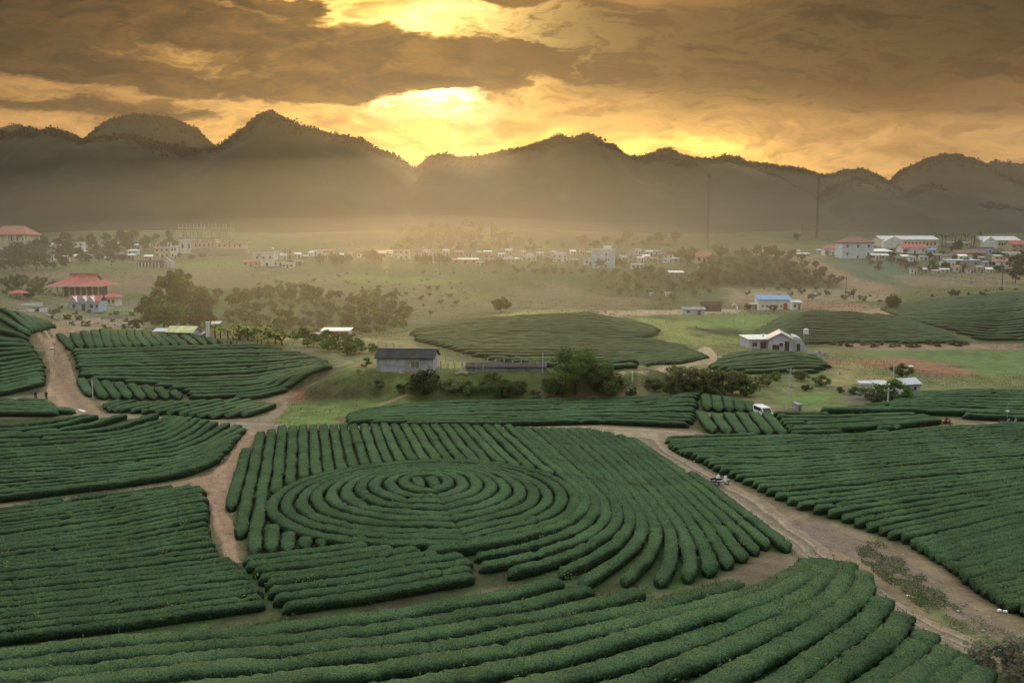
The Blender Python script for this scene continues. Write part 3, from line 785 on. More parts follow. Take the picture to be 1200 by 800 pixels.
RIDGES = [
    (1500, [(-420, 175), (-250, 160), (-120, 168), (-40, 150), (0, 153), (15, 158), (32, 150), (50, 156), (62, 150), (85, 160), (110, 165), (135, 157), (160, 158), (185, 168), (205, 172), (230, 176), (255, 173), (272, 163),
            (285, 153), (300, 141), (312, 134), (318, 132), (328, 138), (345, 146), (362, 150), (385, 157), (410, 163), (425, 164), (440, 175), (458, 182), (475, 190), (490, 205), (505, 228), (520, 262)], 330, 11, 7000),
    (1950, [(60, 205), (95, 168), (108, 158), (122, 146), (140, 138), (160, 134), (180, 136), (198, 137), (214, 145), (230, 152), (244, 165), (256, 178), (275, 215)], 300, 12, 1800),
    (1560, [(440, 235), (470, 205), (490, 196), (505, 186), (520, 183), (535, 185), (555, 187), (575, 181), (600, 178), (618, 172), (640, 166), (655, 160), (672, 163), (690, 159), (705, 166), (720, 174), (735, 184), (752, 186), (775, 185),
            (800, 190), (825, 185), (850, 187), (870, 190), (890, 200), (905, 206), (922, 216), (935, 228), (944, 245), (950, 270)], 330, 13, 6000),
    (1980, [(720, 215), (745, 190), (765, 178), (785, 174), (800, 182), (830, 188), (850, 182), (880, 190), (905, 193), (925, 196), (945, 199), (962, 206), (985, 200), (1010, 199), (1028, 206), (1048, 218), (1070, 232), (1100, 250)], 260, 14, 2400),
    (2150, [(1010, 245), (1035, 218), (1052, 204), (1068, 194), (1085, 186), (1105, 181), (1125, 182), (1145, 188), (1165, 198), (1185, 210), (1205, 220), (1240, 235), (1300, 250)], 260, 15, 1900),
    (1480, [(925, 268), (945, 246), (962, 228), (980, 216), (1000, 210), (1015, 214), (1032, 224), (1050, 233), (1066, 226), (1085, 218), (1100, 220), (1118, 232), (1140, 243), (1165, 240), (1190, 247), (1230, 240), (1300, 232), (1400, 235), (1550, 225), (1700, 240)], 260, 16, 3600),
    (2400, [(-60, 165), (-20, 150), (20, 146), (40, 150), (70, 165), (110, 190)], 200, 17, 250),
    (2420, [(1110, 212), (1140, 194), (1165, 188), (1200, 192), (1240, 185), (1290, 195), (1340, 205)], 200, 18, 300),
]

def build_haze():
    x0, x1, y0, y1, z0, z1 = -2680, 2680, -75, 2760, float(GZ.min()) - 1.0, 385
    V = [(x, y, z) for z in (z0, z1) for x, y in ((x0, y0), (x1, y0), (x1, y1), (x0, y1))]
    F = np.array([(0, 3, 2, 1), (4, 5, 6, 7), (0, 1, 5, 4), (1, 2, 6, 5), (2, 3, 7, 6), (3, 0, 4, 7)])
    m_ = bpy.data.materials.new('haze'); m_.use_nodes = True
    t = m_.node_tree; t.nodes.clear()
    pv = t.nodes.new('ShaderNodeVolumePrincipled')
    pv.inputs['Color'].default_value = (.88, .85, .78, 1)
    pv.inputs['Density'].default_value = HAZE
    pv.inputs['Anisotropy'].default_value = .70
    out = t.nodes.new('ShaderNodeOutputMaterial')
    t.links.new(pv.outputs[0], out.inputs['Volume'])
    tag(mesh_from('haze', V, F, m_, smooth=False), kind='stuff')
    # the bank of morning mist that lies along the foot of the karst hills
    def mist(P, F, dn, label):
        mm = m_.copy(); mm.name = 'mist'
        pv = mm.node_tree.nodes['Principled Volume']
        pv.inputs['Density'].default_value = dn
        pv.inputs['Color'].default_value = (.80, .81, .80, 1)
        pv.inputs['Anisotropy'].default_value = .68
        tag(mesh_from('mist', P, F, mm), label, 'mist', kind='stuff')
    # along the hills: deep at the ground, thinning to nothing upwards, its top drifting up and down
    for cx, hw, cyy, H, ry, dn in ((-100, 1750, 1150, 85, 300, .00026), (-40, 640, 1230, 225, 320, .00030), (820, 950, 1260, 215, 350, .00026), (-900, 800, 1200, 110, 280, .00018)):
        n, k = 60, 15
        u = np.linspace(-1, 1, n); sc = np.sqrt(np.clip(1 - u ** 2, .003, 1))
        hh = H * sc * (1 + .9 * fbm(u * 7 + cx, u * 0 + 3, 71, 3)); dp = ry * sc * (1 + .4 * fbm(u * 5 + cx, u * 0 + 8, 72, 2))
        t = np.linspace(0, 1, k // 2 + 1)
        prof = [(-(1 - q) ** 2.2, q) for q in t] + [((1 - q) ** 2.2, q) for q in t[::-1][1:]]
        py = np.array([q[0] for q in prof]); pz = np.array([q[1] for q in prof])
        V = np.stack([np.broadcast_to((cx + hw * u)[:, None], (n, len(py))), cyy + dp[:, None] * py, 28 + hh[:, None] * pz], -1)
        i = np.arange(n * len(py)).reshape(n, len(py)); nx = np.roll(i, -1, 1)
        F = np.stack([i[:-1], i[1:], nx[1:], nx[:-1]], -1).reshape(-1, 4)
        caps = [np.array([i[0][::-1]]), np.array([i[-1]])]
        mist(V.reshape(-1, 3), [F] + caps, dn, 'pale morning mist lying along the foot of the mountains')
    V, F = ico()
    for cx, cyy, cz, rx, ry, rz_, dn in ((-20, 365, 6, 300, 235, 58, .00036), (-50, 380, 6, 250, 215, 36, .00036), (-60, 640, 16, 480, 170, 40, .00010)):
        mist(V * np.array([rx, ry, rz_]) + np.array([cx, cyy, cz]), F, dn, 'pale morning mist lying over the valley and the town')
HAZE = 0.000045
# ------------------------------------------------------------------ tea hedges
def tea_material(name, a, b_, fine, bump):
    m_ = bpy.data.materials.new(name); m_.use_nodes = True
    t = m_.node_tree; g = Nodes(t); b = t.nodes['Principled BSDF']
    b.inputs['Roughness'].default_value = .85; b.inputs['Specular IOR Level'].default_value = .10
    co = g.n('ShaderNodeTexCoord').outputs['Object']
    n1 = g.mp(g.noise(co, fine, 3, .7), .30, .70)
    n2 = g.noise(co, .22, 4, .6)
    c = g.mix(n1, a, b_)
    k = g.m('MULTIPLY', g.mp(n2, .3, .7, .72, 1.3, False), g.mp(g.n('ShaderNodeObjectInfo').outputs['Random'], 0, 1, .86, 1.14, False))
    c = g.mix(1.0, c, g.comb(k, k, g.m('MULTIPLY', k, .95)), 'MULTIPLY')
    # young growth, here and there yellower
    c = g.mix(g.m('MULTIPLY', g.mp(g.noise(co, .9, 4, .7), .54, .72), .40), c, (.075, .105, .030))
    # old wood and leaf on the flanks, young shoots on top, plus painted top light and flank shade
    fl = g.sep(g.n('ShaderNodeVertexColor', layer_name='flush_light').outputs[0])[0]
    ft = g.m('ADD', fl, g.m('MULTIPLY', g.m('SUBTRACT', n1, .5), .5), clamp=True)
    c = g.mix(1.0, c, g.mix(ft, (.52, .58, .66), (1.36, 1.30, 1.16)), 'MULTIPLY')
    # scorched twiggy patches
    c = g.mix(g.m('MULTIPLY', g.mp(g.noise(g.vm('ADD', co, (31., 7., 3.)), .55, 5, .7), .66, .74), .75), c, (.075, .055, .035))
    g.put(b.inputs['Base Color'], c)
    if bump:
        bn = g.n('ShaderNodeBump'); bn.inputs['Strength'].default_value = bump; bn.inputs['Distance'].default_value = .12
        g.put(bn.inputs['Height'], g.noise(co, fine * .8, 4, .7)); t.links.new(bn.outputs[0], b.inputs['Normal'])
    return m_
TEA = tea_material('tea_leaves', (.014, .036, .019), (.054, .095, .048), 8.0, 1.0)
TEA_LEAF = tea_material('tea_shoots', (.026, .056, .027), (.066, .112, .052), 5.0, 0)

PROF = np.array([(-.62, -.06), (-.86, .22), (-1.0, .52), (-.98, .77), (-.86, .92), (-.48, .985), (0, 1.0), (.48, .985), (.86, .92), (.98, .77), (1.0, .52), (.86, .22), (.62, -.06)])

def hedge_mesh(L, hw, hh, step, seed, leaves=0.0):
    """verts and faces of one clipped hedge along the line L"""
    rng = np.random.default_rng(seed)
    L = smooth_line(resample(L, step), 2)
    n = len(L)
    T = np.gradient(L, axis=0); T /= np.maximum(np.hypot(T[:, 0], T[:, 1])[:, None], 1e-9)
    Nn = np.stack([-T[:, 1], T[:, 0]], 1)
    s = np.concatenate([[0], np.cumsum(np.hypot(*np.diff(L, axis=0).T))])
    end = np.minimum(s, s[-1] - s)
    rad = hw * 1.15
    tap = np.sqrt(np.clip(1 - (1 - np.minimum(end / rad, 1)) ** 2, .02, 1))
    own = rng.uniform(.90, 1.08)
    w = hw * tap * (1 + .05 * np.sin(s * 5.5 + 2 * vnoise(s * .7, s * 0, seed + 11)) + .20 * vnoise(s * .35, s * 0 + seed, seed) + .14 * vnoise(s * 1.3, s * 0, seed + 1))
    h = hh * own * (.30 + .70 * tap) * (1 + .18 * vnoise(s * .28, s * 0 + seed, seed + 2) + .10 * vnoise(s * 1.5, s * 0, seed + 3))
    for q in range(rng.poisson(s[-1] / 45)):
        dip = np.exp(-((s - rng.uniform(0, s[-1])) / rng.uniform(.15, .4)) ** 2)
        h = h * (1 - rng.uniform(.15, .45) * dip); w = w * (1 - .15 * dip)
    off = .12 * vnoise(s * .3, s * 0 + 7, seed + 5)
    m = len(PROF)
    lat = PROF[None, :, 0] * w[:, None] + off[:, None]
    X = L[:, None, 0] + Nn[:, None, 0] * lat
    Y = L[:, None, 1] + Nn[:, None, 1] * lat
    zc = ground_z(L[:, 0], L[:, 1])
    zz = ground_z(X.ravel(), Y.ravel()).reshape(X.shape)
    zb = .35 * zc[:, None] + .65 * zz
    j = min(.042, step * .12)
    Z = zb + PROF[None, :, 1] * h[:, None]
    jit = rng.normal(0, j, X.shape) * (PROF[None, :, 1] > 0)
    X = X + Nn[:, None, 0] * jit * np.sign(PROF[None, :, 0]); Y = Y + Nn[:, None, 1] * jit * np.sign(PROF[None, :, 0])
    Z = Z + rng.normal(0, j, X.shape)
    V = np.stack([X, Y, Z], -1).reshape(-1, 3)
    i = np.arange(n * m).reshape(n, m)
    F = np.stack([i[:-1, :-1], i[:-1, 1:], i[1:, 1:], i[1:, :-1]], -1).reshape(-1, 4)[:, ::-1]
    cap = [np.array([i[0]]), np.array([i[-1][::-1]])]
    lv = None
    if leaves > 0:
        k = int(s[-1] * leaves)
        a = rng.uniform(0, n - 1.001, k); ai = a.astype(int); fa = (a - ai)[:, None]
        b = np.clip(rng.normal(6, 3.0, k), 1.0, 10.99); bi = b.astype(int); fb = (b - bi)[:, None]
        G = np.stack([X, Y, Z], -1)
        Pq = (G[ai, bi] * (1 - fb) + G[ai, bi + 1] * fb) * (1 - fa) + (G[ai + 1, bi] * (1 - fb) + G[ai + 1, bi + 1] * fb) * fa
        nr = np.stack([X, Y, Z], -1)[ai, bi] - np.stack([L[ai, 0], L[ai, 1], zc[ai] + hh * .35], -1)
        nr /= np.maximum(np.linalg.norm(nr, axis=1)[:, None], 1e-6)
        up = nr + rng.normal(0, .35, (k, 3))
        up /= np.linalg.norm(up, axis=1)[:, None]
        sd = np.cross(up, rng.normal(0, 1, (k, 3))); sd /= np.maximum(np.linalg.norm(sd, axis=1)[:, None], 1e-6)
        td = np.cross(sd, up) + up * rng.uniform(.05, .6, k)[:, None]
        ln = rng.uniform(.045, .105, k)[:, None]; wd = ln * rng.uniform(.25, .42, k)[:, None]
        tall = (rng.random(k) < .07)[:, None]                  # unclipped shoots standing above the table
        td = np.where(tall, up * .9 + np.array([0, 0, .5]) + td * .3, td); ln = np.where(tall, ln * 2.3, ln); wd = np.where(tall, ln * .16, wd)
        p0 = Pq - up * .005
        lv = np.stack([p0, p0 + td * ln * .45 + sd * wd, p0 + td * ln, p0 + td * ln * .45 - sd * wd], 1).reshape(-1, 3)
    return V, F, cap, lv

FLUSH_LIGHT = np.array([0, 0, .05, .2, .6, .95, 1, .95, .6, .2, .05, 0, 0])  # young shoots and painted light on top, fading down the flanks
def flush_light_attr(o, n, body):
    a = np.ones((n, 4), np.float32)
    # vertices of the hedge body come first, 13 to a cross-section; loose shoots after them take the full top tone
    a[:body, :3] = np.tile(FLUSH_LIGHT, body // 13)[:, None]
    at = o.data.color_attributes.new('flush_light', 'FLOAT_COLOR', 'POINT'); at.data.foreach_set('color', a.ravel())

def hedge(name, L, f, seed, dist):
    step = .28 if dist < 85 else (.4 if dist < 125 else .7)
    leaves = 120 if dist < 70 else (60 if dist < 95 else (20 if dist < 125 else 0))
    V, F, cap, lv = hedge_mesh(L, f['hw'], f['hh'], step, seed, leaves)
    c = V.mean(0); c[2] = V[:, 2].min(); nbody = len(V)
    faces, midx = [F] + cap, [0] * (len(F) + 2)
    if lv is not None and len(lv):
        q = np.arange(len(lv)).reshape(-1, 4) + len(V)
        faces.append(q); midx += [1] * len(q)
        V = np.concatenate([V, lv])
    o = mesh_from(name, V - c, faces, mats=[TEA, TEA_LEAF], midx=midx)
    flush_light_attr(o, len(V), nbody)
    o.location = c
    return o

ORD = ['zeroth', 'first', 'second', 'third', 'fourth', 'fifth', 'sixth', 'seventh', 'eighth', 'ninth', 'tenth', 'eleventh', 'twelfth', 'thirteenth', 'fourteenth', 'fifteenth', 'sixteenth', 'seventeenth', 'eighteenth', 'nineteenth', 'twentieth']
TENS = {20: 'twenty', 30: 'thirty', 40: 'forty', 50: 'fifty'}
def nth(n):
    if n <= 20: return ORD[n]
    if n % 10 == 0: return TENS[n].rstrip('y') + 'ieth'
    return TENS[n // 10 * 10] + '-' + ORD[n % 10]
def nth_of(i, n):
    """ordinal words that stay easy to find in a long line"""
    return 'first' if i == 1 else ('last' if i == n else nth(i))

def build_tea():
    rng = np.random.default_rng(77)
    allrows = []                                            # (apparent size, field, number, piece index, line, distance, kind)
    for f in FIELDS:
        if f['key'] == 'ring':
            for kind, k, L in ring_rows(f, rng): allrows.append([f, k, L, kind])
        else:
            for k, L in field_rows(f, rng): allrows.append([f, k, L, 'row'])
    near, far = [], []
    for r in allrows:
        L = r[2]; y = max(float(np.median(L[:, 1])), 30)
        scr = (L[:, 0] / L[:, 1])
        vis = (np.abs(scr) < .63) & (L[:, 1] > 50)
        r.append(y)
        if not vis.any(): continue
        length = np.hypot(*np.diff(L[vis], axis=0).T).sum() if vis.sum() > 1 else 0
        r.append(length / y / y)
        (far if r[0].get('far') else near).append(r)
    near.sort(key=lambda r: -r[5])
    keep, rest = near[:298], near[298:] + far
    # number the hedges of each garden
    fams = {}
    for r in keep: fams.setdefault((r[0]['key'], r[3]), []).append(r)
    seed = 1000
    for (key, kind), rs in fams.items():
        f = rs[0][0]
        if key == 'ring':
            rs.sort(key=lambda r: (r[1], -r[5]))
        else:
            rs.sort(key=lambda r: (-r[1] if f.get('rev') else r[1], float(r[2][:, 0].mean())))
        n = len(rs)
        for i, r in enumerate(rs):
            seed += 1
            o = hedge('tea_hedge', r[2], f, seed, r[4])
            o_ = nth_of(i + 1, n)
            if key == 'ring':
                lab = {'heart': f"{'left' if r[1] < 0 else 'right'} one of the two stubby hedges in the ring garden centre", 'ring': f'{o_} closed ring of clipped tea out from the ring garden centre',
                       'back': f'{o_} short straight tea hedge from the left behind the ring garden',
                       'corner': f'{o_} stubby tea hedge from the lane below the ring garden left side',
                       'left': f'{o_} upright tea hedge from the lane at the ring garden left side',
                       'right': f'{o_} long tea hedge outward from the rings down their right side'}[kind]
                grp = {'heart': 'stubby hedges at the ring centre', 'ring': 'ring shaped tea hedges', 'back': 'straight hedges behind the rings', 'corner': 'stubby hedges below the rings', 'left': 'hedges left of the rings', 'right': 'hedges sweeping round the right of the rings'}[kind]
            else:
                lab = f"{o_} clipped tea hedge {f['order']} in {f['name']}"
                grp = 'tea hedges of ' + f['name']
            tag(o, lab, 'tea hedge', grp)
    # the far rows, past the countable ones
    Vs, Fs, base = [], [], 0
    for q, r in enumerate(rest):
        V, F, cap, _ = hedge_mesh(r[2], r[0]['hw'], r[0]['hh'], .9 if r[4] < 170 else 1.6, 5000 + q)
        Vs.append(V); Fs.append(F + base); base += len(V)
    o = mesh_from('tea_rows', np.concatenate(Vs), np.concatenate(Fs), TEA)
    flush_light_attr(o, base, base)
    tag(o, 'distant clipped tea rows on the hazy hills and valley knolls', 'tea rows', kind='stuff')
    print('TEA', len(allrows), 'near', len(near), 'rest', len(rest))
    return keep
TEA_ROWS = build_tea()
# ------------------------------------------------------------------ dirt lanes: thin packed-earth sheets with wheel ruts
def track_material():
    m_ = bpy.data.materials.new('packed_earth'); m_.use_nodes = True
    t = m_.node_tree; g = Nodes(t); b = t.nodes['Principled BSDF']
    b.inputs['Roughness'].default_value = .95; b.inputs['Specular IOR Level'].default_value = .08
    c = g.n('ShaderNodeVertexColor', layer_name='earth').outputs[0]
    co = g.n('ShaderNodeTexCoord').outputs['Object']
    k = g.m('MULTIPLY', g.mp(g.noise(co, .8, 6, .68), .28, .72, .70, 1.30, False), g.mp(g.noise(co, 6.0, 4, .7), .28, .72, .72, 1.28, False))
    c = g.mix(1.0, c, g.comb(k, k, k), 'MULTIPLY')
    c = g.mix(g.m('MULTIPLY', g.mp(g.noise(co, 1.3, 5, .7), .60, .68), .55), c, (.09, .105, .042))
    c = g.mix(g.m('MULTIPLY', g.mp(g.noise(co, 11.0, 2, .5), .70, .74), .6), c, (.42, .38, .31))
    g.put(b.inputs['Base Color'], c)
    bn = g.n('ShaderNodeBump'); bn.inputs['Strength'].default_value = .7; bn.inputs['Distance'].default_value = .12
    g.put(bn.inputs['Height'], g.noise(co, 3.0, 6, .7)); t.links.new(bn.outputs[0], b.inputs['Normal'])
    return m_
EARTH = track_material()

def track(name, Lp, Rp, n, m, base, ruts=(), seed=0, crown=.07):
    """lane between two photo edges; ruts: (position across 0..1, width, colour factor)"""
    L = smooth_line(resample(survey(resample(Lp, 5.0)), n=n), 3)
    Rr = smooth_line(resample(survey(resample(Rp, 5.0)), n=n), 3)
    t = np.linspace(0, 1, m)
    s = np.concatenate([[0], np.cumsum(np.hypot(*np.diff(L, axis=0).T))])
    el, er = .8 * fbm(s * .35, s * 0 + seed, seed, 4), .8 * fbm(s * .35, s * 0 + seed + 9, seed + 3, 4)
    W = np.maximum(np.hypot(*(Rr - L).T), .5)
    d = (Rr - L) / W[:, None]
    L2, R2 = L + d * el[:, None], Rr + d * er[:, None]
    P = L2[:, None] * (1 - t[None, :, None]) + R2[:, None] * t[None, :, None]
    e = np.minimum(t, 1 - t)
    z = ground_z(P[..., 0], P[..., 1]) - .10 + (crown + .10) * sstep(0, .10, e)[None] + .03 * fbm(P[..., 0] * .6, P[..., 1] * .6, seed, 3)
    col = np.ones(P.shape[:2] + (3,)) * np.array(base)
    wander = .05 * fbm(s * .06, s * 0, seed + 7, 3)
    for pos, w, k in ruts:
        a = np.exp(-((t[None] - pos - wander[:, None]) / w) ** 2)
        z = z - .05 * a
        col = col * (1 + (k - 1) * a[..., None])
    V = np.concatenate([P, z[..., None]], -1).reshape(-1, 3)
    i = np.arange(n * m).reshape(n, m)
    F = np.stack([i[:-1, :-1], i[:-1, 1:], i[1:, 1:], i[1:, :-1]], -1).reshape(-1, 4)
    o = mesh_from(name, V, F, EARTH)
    nz = np.array([p.normal.z for p in list(o.data.polygons)[:40]]).mean()
    if nz < 0: o.data.flip_normals()
    at = o.data.color_attributes.new('earth', 'FLOAT_COLOR', 'POINT')
    at.data.foreach_set('color', np.concatenate([col.reshape(-1, 3), np.ones((n * m, 1))], 1).astype(np.float32).ravel())
    return tag(o, kind='structure')

def build_tracks():
    tan, pale, red = (.215, .170, .122), (.28, .225, .16), (.165, .128, .098)
    # the wide lane that runs from the back lane down the right-hand side
    track('dirt_road', [(690, 502), (745, 519), (790, 549), (860, 599), (935, 650), (975, 664), (1015, 690), (1040, 716), (1072, 738), (1100, 752), (1130, 768), (1190, 800), (1260, 840)],
          [(800, 508), (790, 528), (850, 562), (905, 590), (935, 612), (972, 645), (1020, 682), (1070, 715), (1120, 738), (1160, 752), (1200, 765), (1260, 782), (1330, 800)], 150, 24, tan,
          [(.26, .045, .66), (.34, .03, 1.45), (.58, .05, .62), (.68, .035, 1.5), (.48, .05, .85)], 3)
    track('dirt_path', [(945, 606), (980, 618), (1020, 636), (1060, 652), (1100, 682), (1150, 718), (1200, 742), (1270, 772)], [(925, 616), (960, 640), (1000, 655), (1040, 672), (1080, 700), (1130, 735), (1200, 764), (1270, 800)], 90, 12, red, [], 5)
    # the lane behind the ring garden
    track('dirt_lane', [(318, 500), (440, 499.5), (600, 500.5), (700, 498.5), (780, 503), (815, 508), (880, 513.5), (960, 513), (1010, 510), (1060, 505.5), (1107, 498), (1170, 494.5), (1260, 495)],
          [(318, 509), (440, 503), (600, 504), (700, 509), (775, 517), (830, 516), (880, 516.5), (960, 516), (1010, 513), (1060, 508.5), (1110, 502), (1170, 498.5), (1260, 499)], 220, 9, pale, [(.35, .12, .85)], 8)
    # down the left side of the ring garden
    track('dirt_lane', [(289, 503), (270, 533), (255, 547), (236, 560), (240, 576), (248, 600), (252, 625), (264, 660)], [(325, 504), (303, 513), (286, 535), (274, 562), (271, 600), (276, 622), (282, 641), (287, 660)], 90, 14, (.25, .165, .11), [(.3, .08, 1.15), (.65, .08, 1.15)], 11)
    track('dirt_path', [(250, 553), (213, 565), (158, 572), (80, 584), (0, 593), (-30, 597)], [(252, 574), (196, 573), (130, 582), (60, 591), (0, 602), (-30, 606)], 80, 8, (.23, .155, .105), [], 12)
    # between the left gardens
    track('dirt_lane', [(60, 475), (92, 487), (150, 486), (205, 490), (240, 493), (284, 494), (312, 494), (330, 497)], [(80, 487), (118, 492), (180, 491), (225, 495), (285, 503), (320, 507), (340, 506), (352, 504)], 90, 10, tan, [(.35, .1, 1.2)], 14)
    track('dirt_lane', [(70, 386), (40, 393), (35, 400), (48, 413), (56, 430), (57, 445), (54, 459), (48, 468), (62, 476), (90, 489)], [(100, 386), (72, 391), (62, 396), (82, 414), (88, 438), (94, 456), (108, 469), (114, 475), (124, 485), (140, 489)], 110, 12, (.235, .16, .105), [(.22, .08, 1.45), (.65, .1, .85)], 17)
    track('dirt_path', [(285, 494), (310, 486), (325, 478), (330, 470)], [(312, 495), (330, 487), (339, 478), (340, 470)], 40, 6, (.21, .165, .115), [], 19)
    track('dirt_path', [(-30, 467), (0, 466), (40, 464.5), (62, 462)], [(-30, 472), (0, 471), (42, 470.5), (70, 472)], 40, 5, tan, [], 18)
    # tracks up to the shed and through the valley
    track('dirt_track', [(392, 497), (420, 484), (455, 468), (480, 462)], [(418, 489), (440, 478), (470, 468), (490, 465)], 40, 8, (.21, .155, .10), [(.3, .1, 1.25)], 20)
    track('dirt_path', [(715, 438), (780, 429), (822, 418), (812, 412), (822, 406)], [(722, 441), (786, 433), (836, 421), (845, 416), (836, 408)], 60, 6, pale, [(.5, .2, 1.2)], 21)
    track('dirt_path', [(1000, 365), (1040, 358), (1075, 354)], [(1040, 378), (1052, 372), (1080, 357)], 30, 6, (.25, .17, .12), [], 22)
build_tracks()
# ------------------------------------------------------------------ trees and bushes: tapered wood, crowns of many small leaves
def leaf_mat(name, a, b_, c_=None):
    if name in MATS: return MATS[name]
    m_ = bpy.data.materials.new(name); m_.use_nodes = True
    t = m_.node_tree; g = Nodes(t); b = t.nodes['Principled BSDF']
    b.inputs['Roughness'].default_value = .7; b.inputs['Specular IOR Level'].default_value = .15
    co = g.n('ShaderNodeTexCoord').outputs['Object']
    f = g.mp(g.noise(co, .9, 4, .7), .3, .7)
    col = g.mix(f, a, b_)
    if c_: col = g.mix(g.mp(g.noise(g.vm('ADD', co, (9.1, 4.2, 1.7)), .5, 3, .6), .52, .7), col, c_)
    r = g.n('ShaderNodeObjectInfo').outputs['Random']
    k = g.mp(r, 0, 1, .72, 1.28, False)
    col = g.mix(1.0, col, g.comb(k, k, k), 'MULTIPLY')
    g.put(b.inputs['Base Color'], col)
    tr = g.n('ShaderNodeBsdfTranslucent'); g.put(tr.inputs[0], g.mix(1.0, col, (1.25, 1.3, .7), 'MULTIPLY'))
    ms = g.n('ShaderNodeMixShader'); ms.inputs[0].default_value = .30
    t.links.new(b.outputs[0], ms.inputs[1]); t.links.new(tr.outputs[0], ms.inputs[2]); t.links.new(ms.outputs[0], t.nodes['Material Output'].inputs[0])
    MATS[name] = m_
    return m_
LEAF_DARK = leaf_mat('leaf_dark', (.038, .066, .028), (.080, .118, .044))
LEAF_MID = leaf_mat('leaf_mid', (.060, .105, .038), (.135, .190, .066))
LEAF_OLIVE = leaf_mat('leaf_olive', (.075, .098, .042), (.150, .170, .072))
LEAF_HERO = leaf_mat('leaf_hero', (.075, .135, .042), (.170, .245, .075))
LEAF_SAGE = leaf_mat('leaf_sage', (.11, .13, .075), (.19, .20, .12))
LEAF_LIGHT = leaf_mat('leaf_light', (0.069, 0.119, 0.033), (0.150, 0.206, 0.056))
LEAF_YELLOW = leaf_mat('leaf_yellow', (.12, .17, .035), (.24, .28, .06))
LEAF_PALE = leaf_mat('leaf_pale', (.12, .13, .10), (.22, .21, .18))
LEAF_FRESH = leaf_mat('leaf_fresh', (0.062, 0.131, 0.037), (0.106, 0.188, 0.056))
WOOD = mat('bark', (.10, .075, .055), (.05, .038, .028), 6, 4, .95, .1, bump=.5, bscale=12)

def tube(P, rad, k=6):
    """tapered tube along points -> verts, quads"""
    P = np.asarray(P, float); n = len(P)
    T = np.gradient(P, axis=0); T /= np.maximum(np.linalg.norm(T, axis=1)[:, None], 1e-9)
    ref = np.where(np.abs(T[:, 2:3]) > .9, np.array([[1., 0, 0]]), np.array([[0., 0, 1]]))
    A = np.cross(T, ref); A /= np.maximum(np.linalg.norm(A, axis=1)[:, None], 1e-9)
    B = np.cross(T, A)
    th = np.arange(k) * 2 * math.pi / k
    rad = np.broadcast_to(np.asarray(rad, float), (n,))
    V = P[:, None] + rad[:, None, None] * (A[:, None] * np.cos(th)[None, :, None] + B[:, None] * np.sin(th)[None, :, None])
    i = np.arange(n * k).reshape(n, k)
    F = np.stack([i[:-1], np.roll(i[:-1], -1, 1), np.roll(i[1:], -1, 1), i[1:]], -1).reshape(-1, 4)
    return V.reshape(-1, 3), F

def merge(parts):
    Vs, Fs, b = [], [], 0
    for V, F in parts:
        Vs.append(V); Fs.append(np.asarray(F) + b); b += len(V)
    return np.concatenate(Vs), np.concatenate(Fs)

def leaves_at(C, size, rng, nrm=None, aspect=.55):
    """one leaf (diamond) per centre"""
    k = len(C)
    d = rng.normal(0, 1, (k, 3)); d[:, 2] = d[:, 2] * .7 - .1
    if nrm is not None: d = d + nrm * .8
    d /= np.linalg.norm(d, axis=1)[:, None]
    s = np.cross(d, rng.normal(0, 1, (k, 3))); s /= np.maximum(np.linalg.norm(s, axis=1)[:, None], 1e-6)
    L = (np.broadcast_to(size, (k,)) * rng.uniform(.6, 1.3, k))[:, None]
    p0 = C - d * L * .5
    V = np.stack([p0, p0 + d * L * .5 + s * L * aspect * .5, p0 + d * L, p0 + d * L * .5 - s * L * aspect * .5], 1).reshape(-1, 3)
    return V, np.arange(k * 4).reshape(-1, 4)

def crown_mesh(rng, h0, h1, rad, clumps, leaves, leaf, flat=1.0, lop=.25, hole=.0):
    """leaf clumps scattered through an uneven crown between heights h0 and h1"""
    C, N = [], []
    cz, rz = (h0 + h1) / 2, (h1 - h0) / 2
    lob = rng.uniform(0, 6.28, 3)
    for c in range(clumps):
        v = rng.normal(0, 1, 3); v /= np.linalg.norm(v)
        az = math.atan2(v[1], v[0])
        k = 1 + lop * math.sin(2 * az + lob[0]) + lop * .8 * math.sin(3 * az + lob[1] + 2 * v[2])
        r = rng.uniform(.45, .95) ** .6
        p = np.array([v[0] * rad * r * k, v[1] * rad * r * k, cz + v[2] * rz * r * flat * (1 + .3 * lop * math.sin(2 * az + lob[2]))])
        cr = rad * rng.uniform(.20, .38)
        q = rng.normal(0, 1, (leaves, 3)); q /= np.linalg.norm(q, axis=1)[:, None]
        q = q * (rng.uniform(.35, 1, (leaves, 1)) ** .5) * cr * np.array([1, 1, .75])
        C.append(p + q); N.append(q / cr)
    C, N = np.concatenate(C), np.concatenate(N)
    ok = C[:, 2] > h0 * .55
    return leaves_at(C[ok], leaf, rng, N[ok])

def trunk_mesh(rng, h, r0, top, limbs=5, spread=.5, rad=2.0):
    parts = []
    z = np.linspace(-.2, h, 6)
    P = np.stack([.06 * h * np.cumsum(rng.normal(0, .35, 6)), .06 * h * np.cumsum(rng.normal(0, .35, 6)), z], 1)
    P[:, :2] -= P[0, :2]
    parts.append(tube(P, np.linspace(r0, r0 * .55, 6), 7))
    for k in range(limbs):
        a = k * 2.4 + rng.uniform(0, 1); z0 = h * rng.uniform(.55, 1.0)
        b = np.array([np.interp(z0, z, P[:, 0]), np.interp(z0, z, P[:, 1]), z0])
        e = np.array([math.cos(a) * rad * spread, math.sin(a) * rad * spread, z0 + (top - z0) * rng.uniform(.45, .85)])
        mid = b + (e - b) * .5 + np.array([0, 0, -.05 * h])
        parts.append(tube([b, mid, e], [r0 * .45, r0 * .3, r0 * .10], 5))
    return merge(parts)

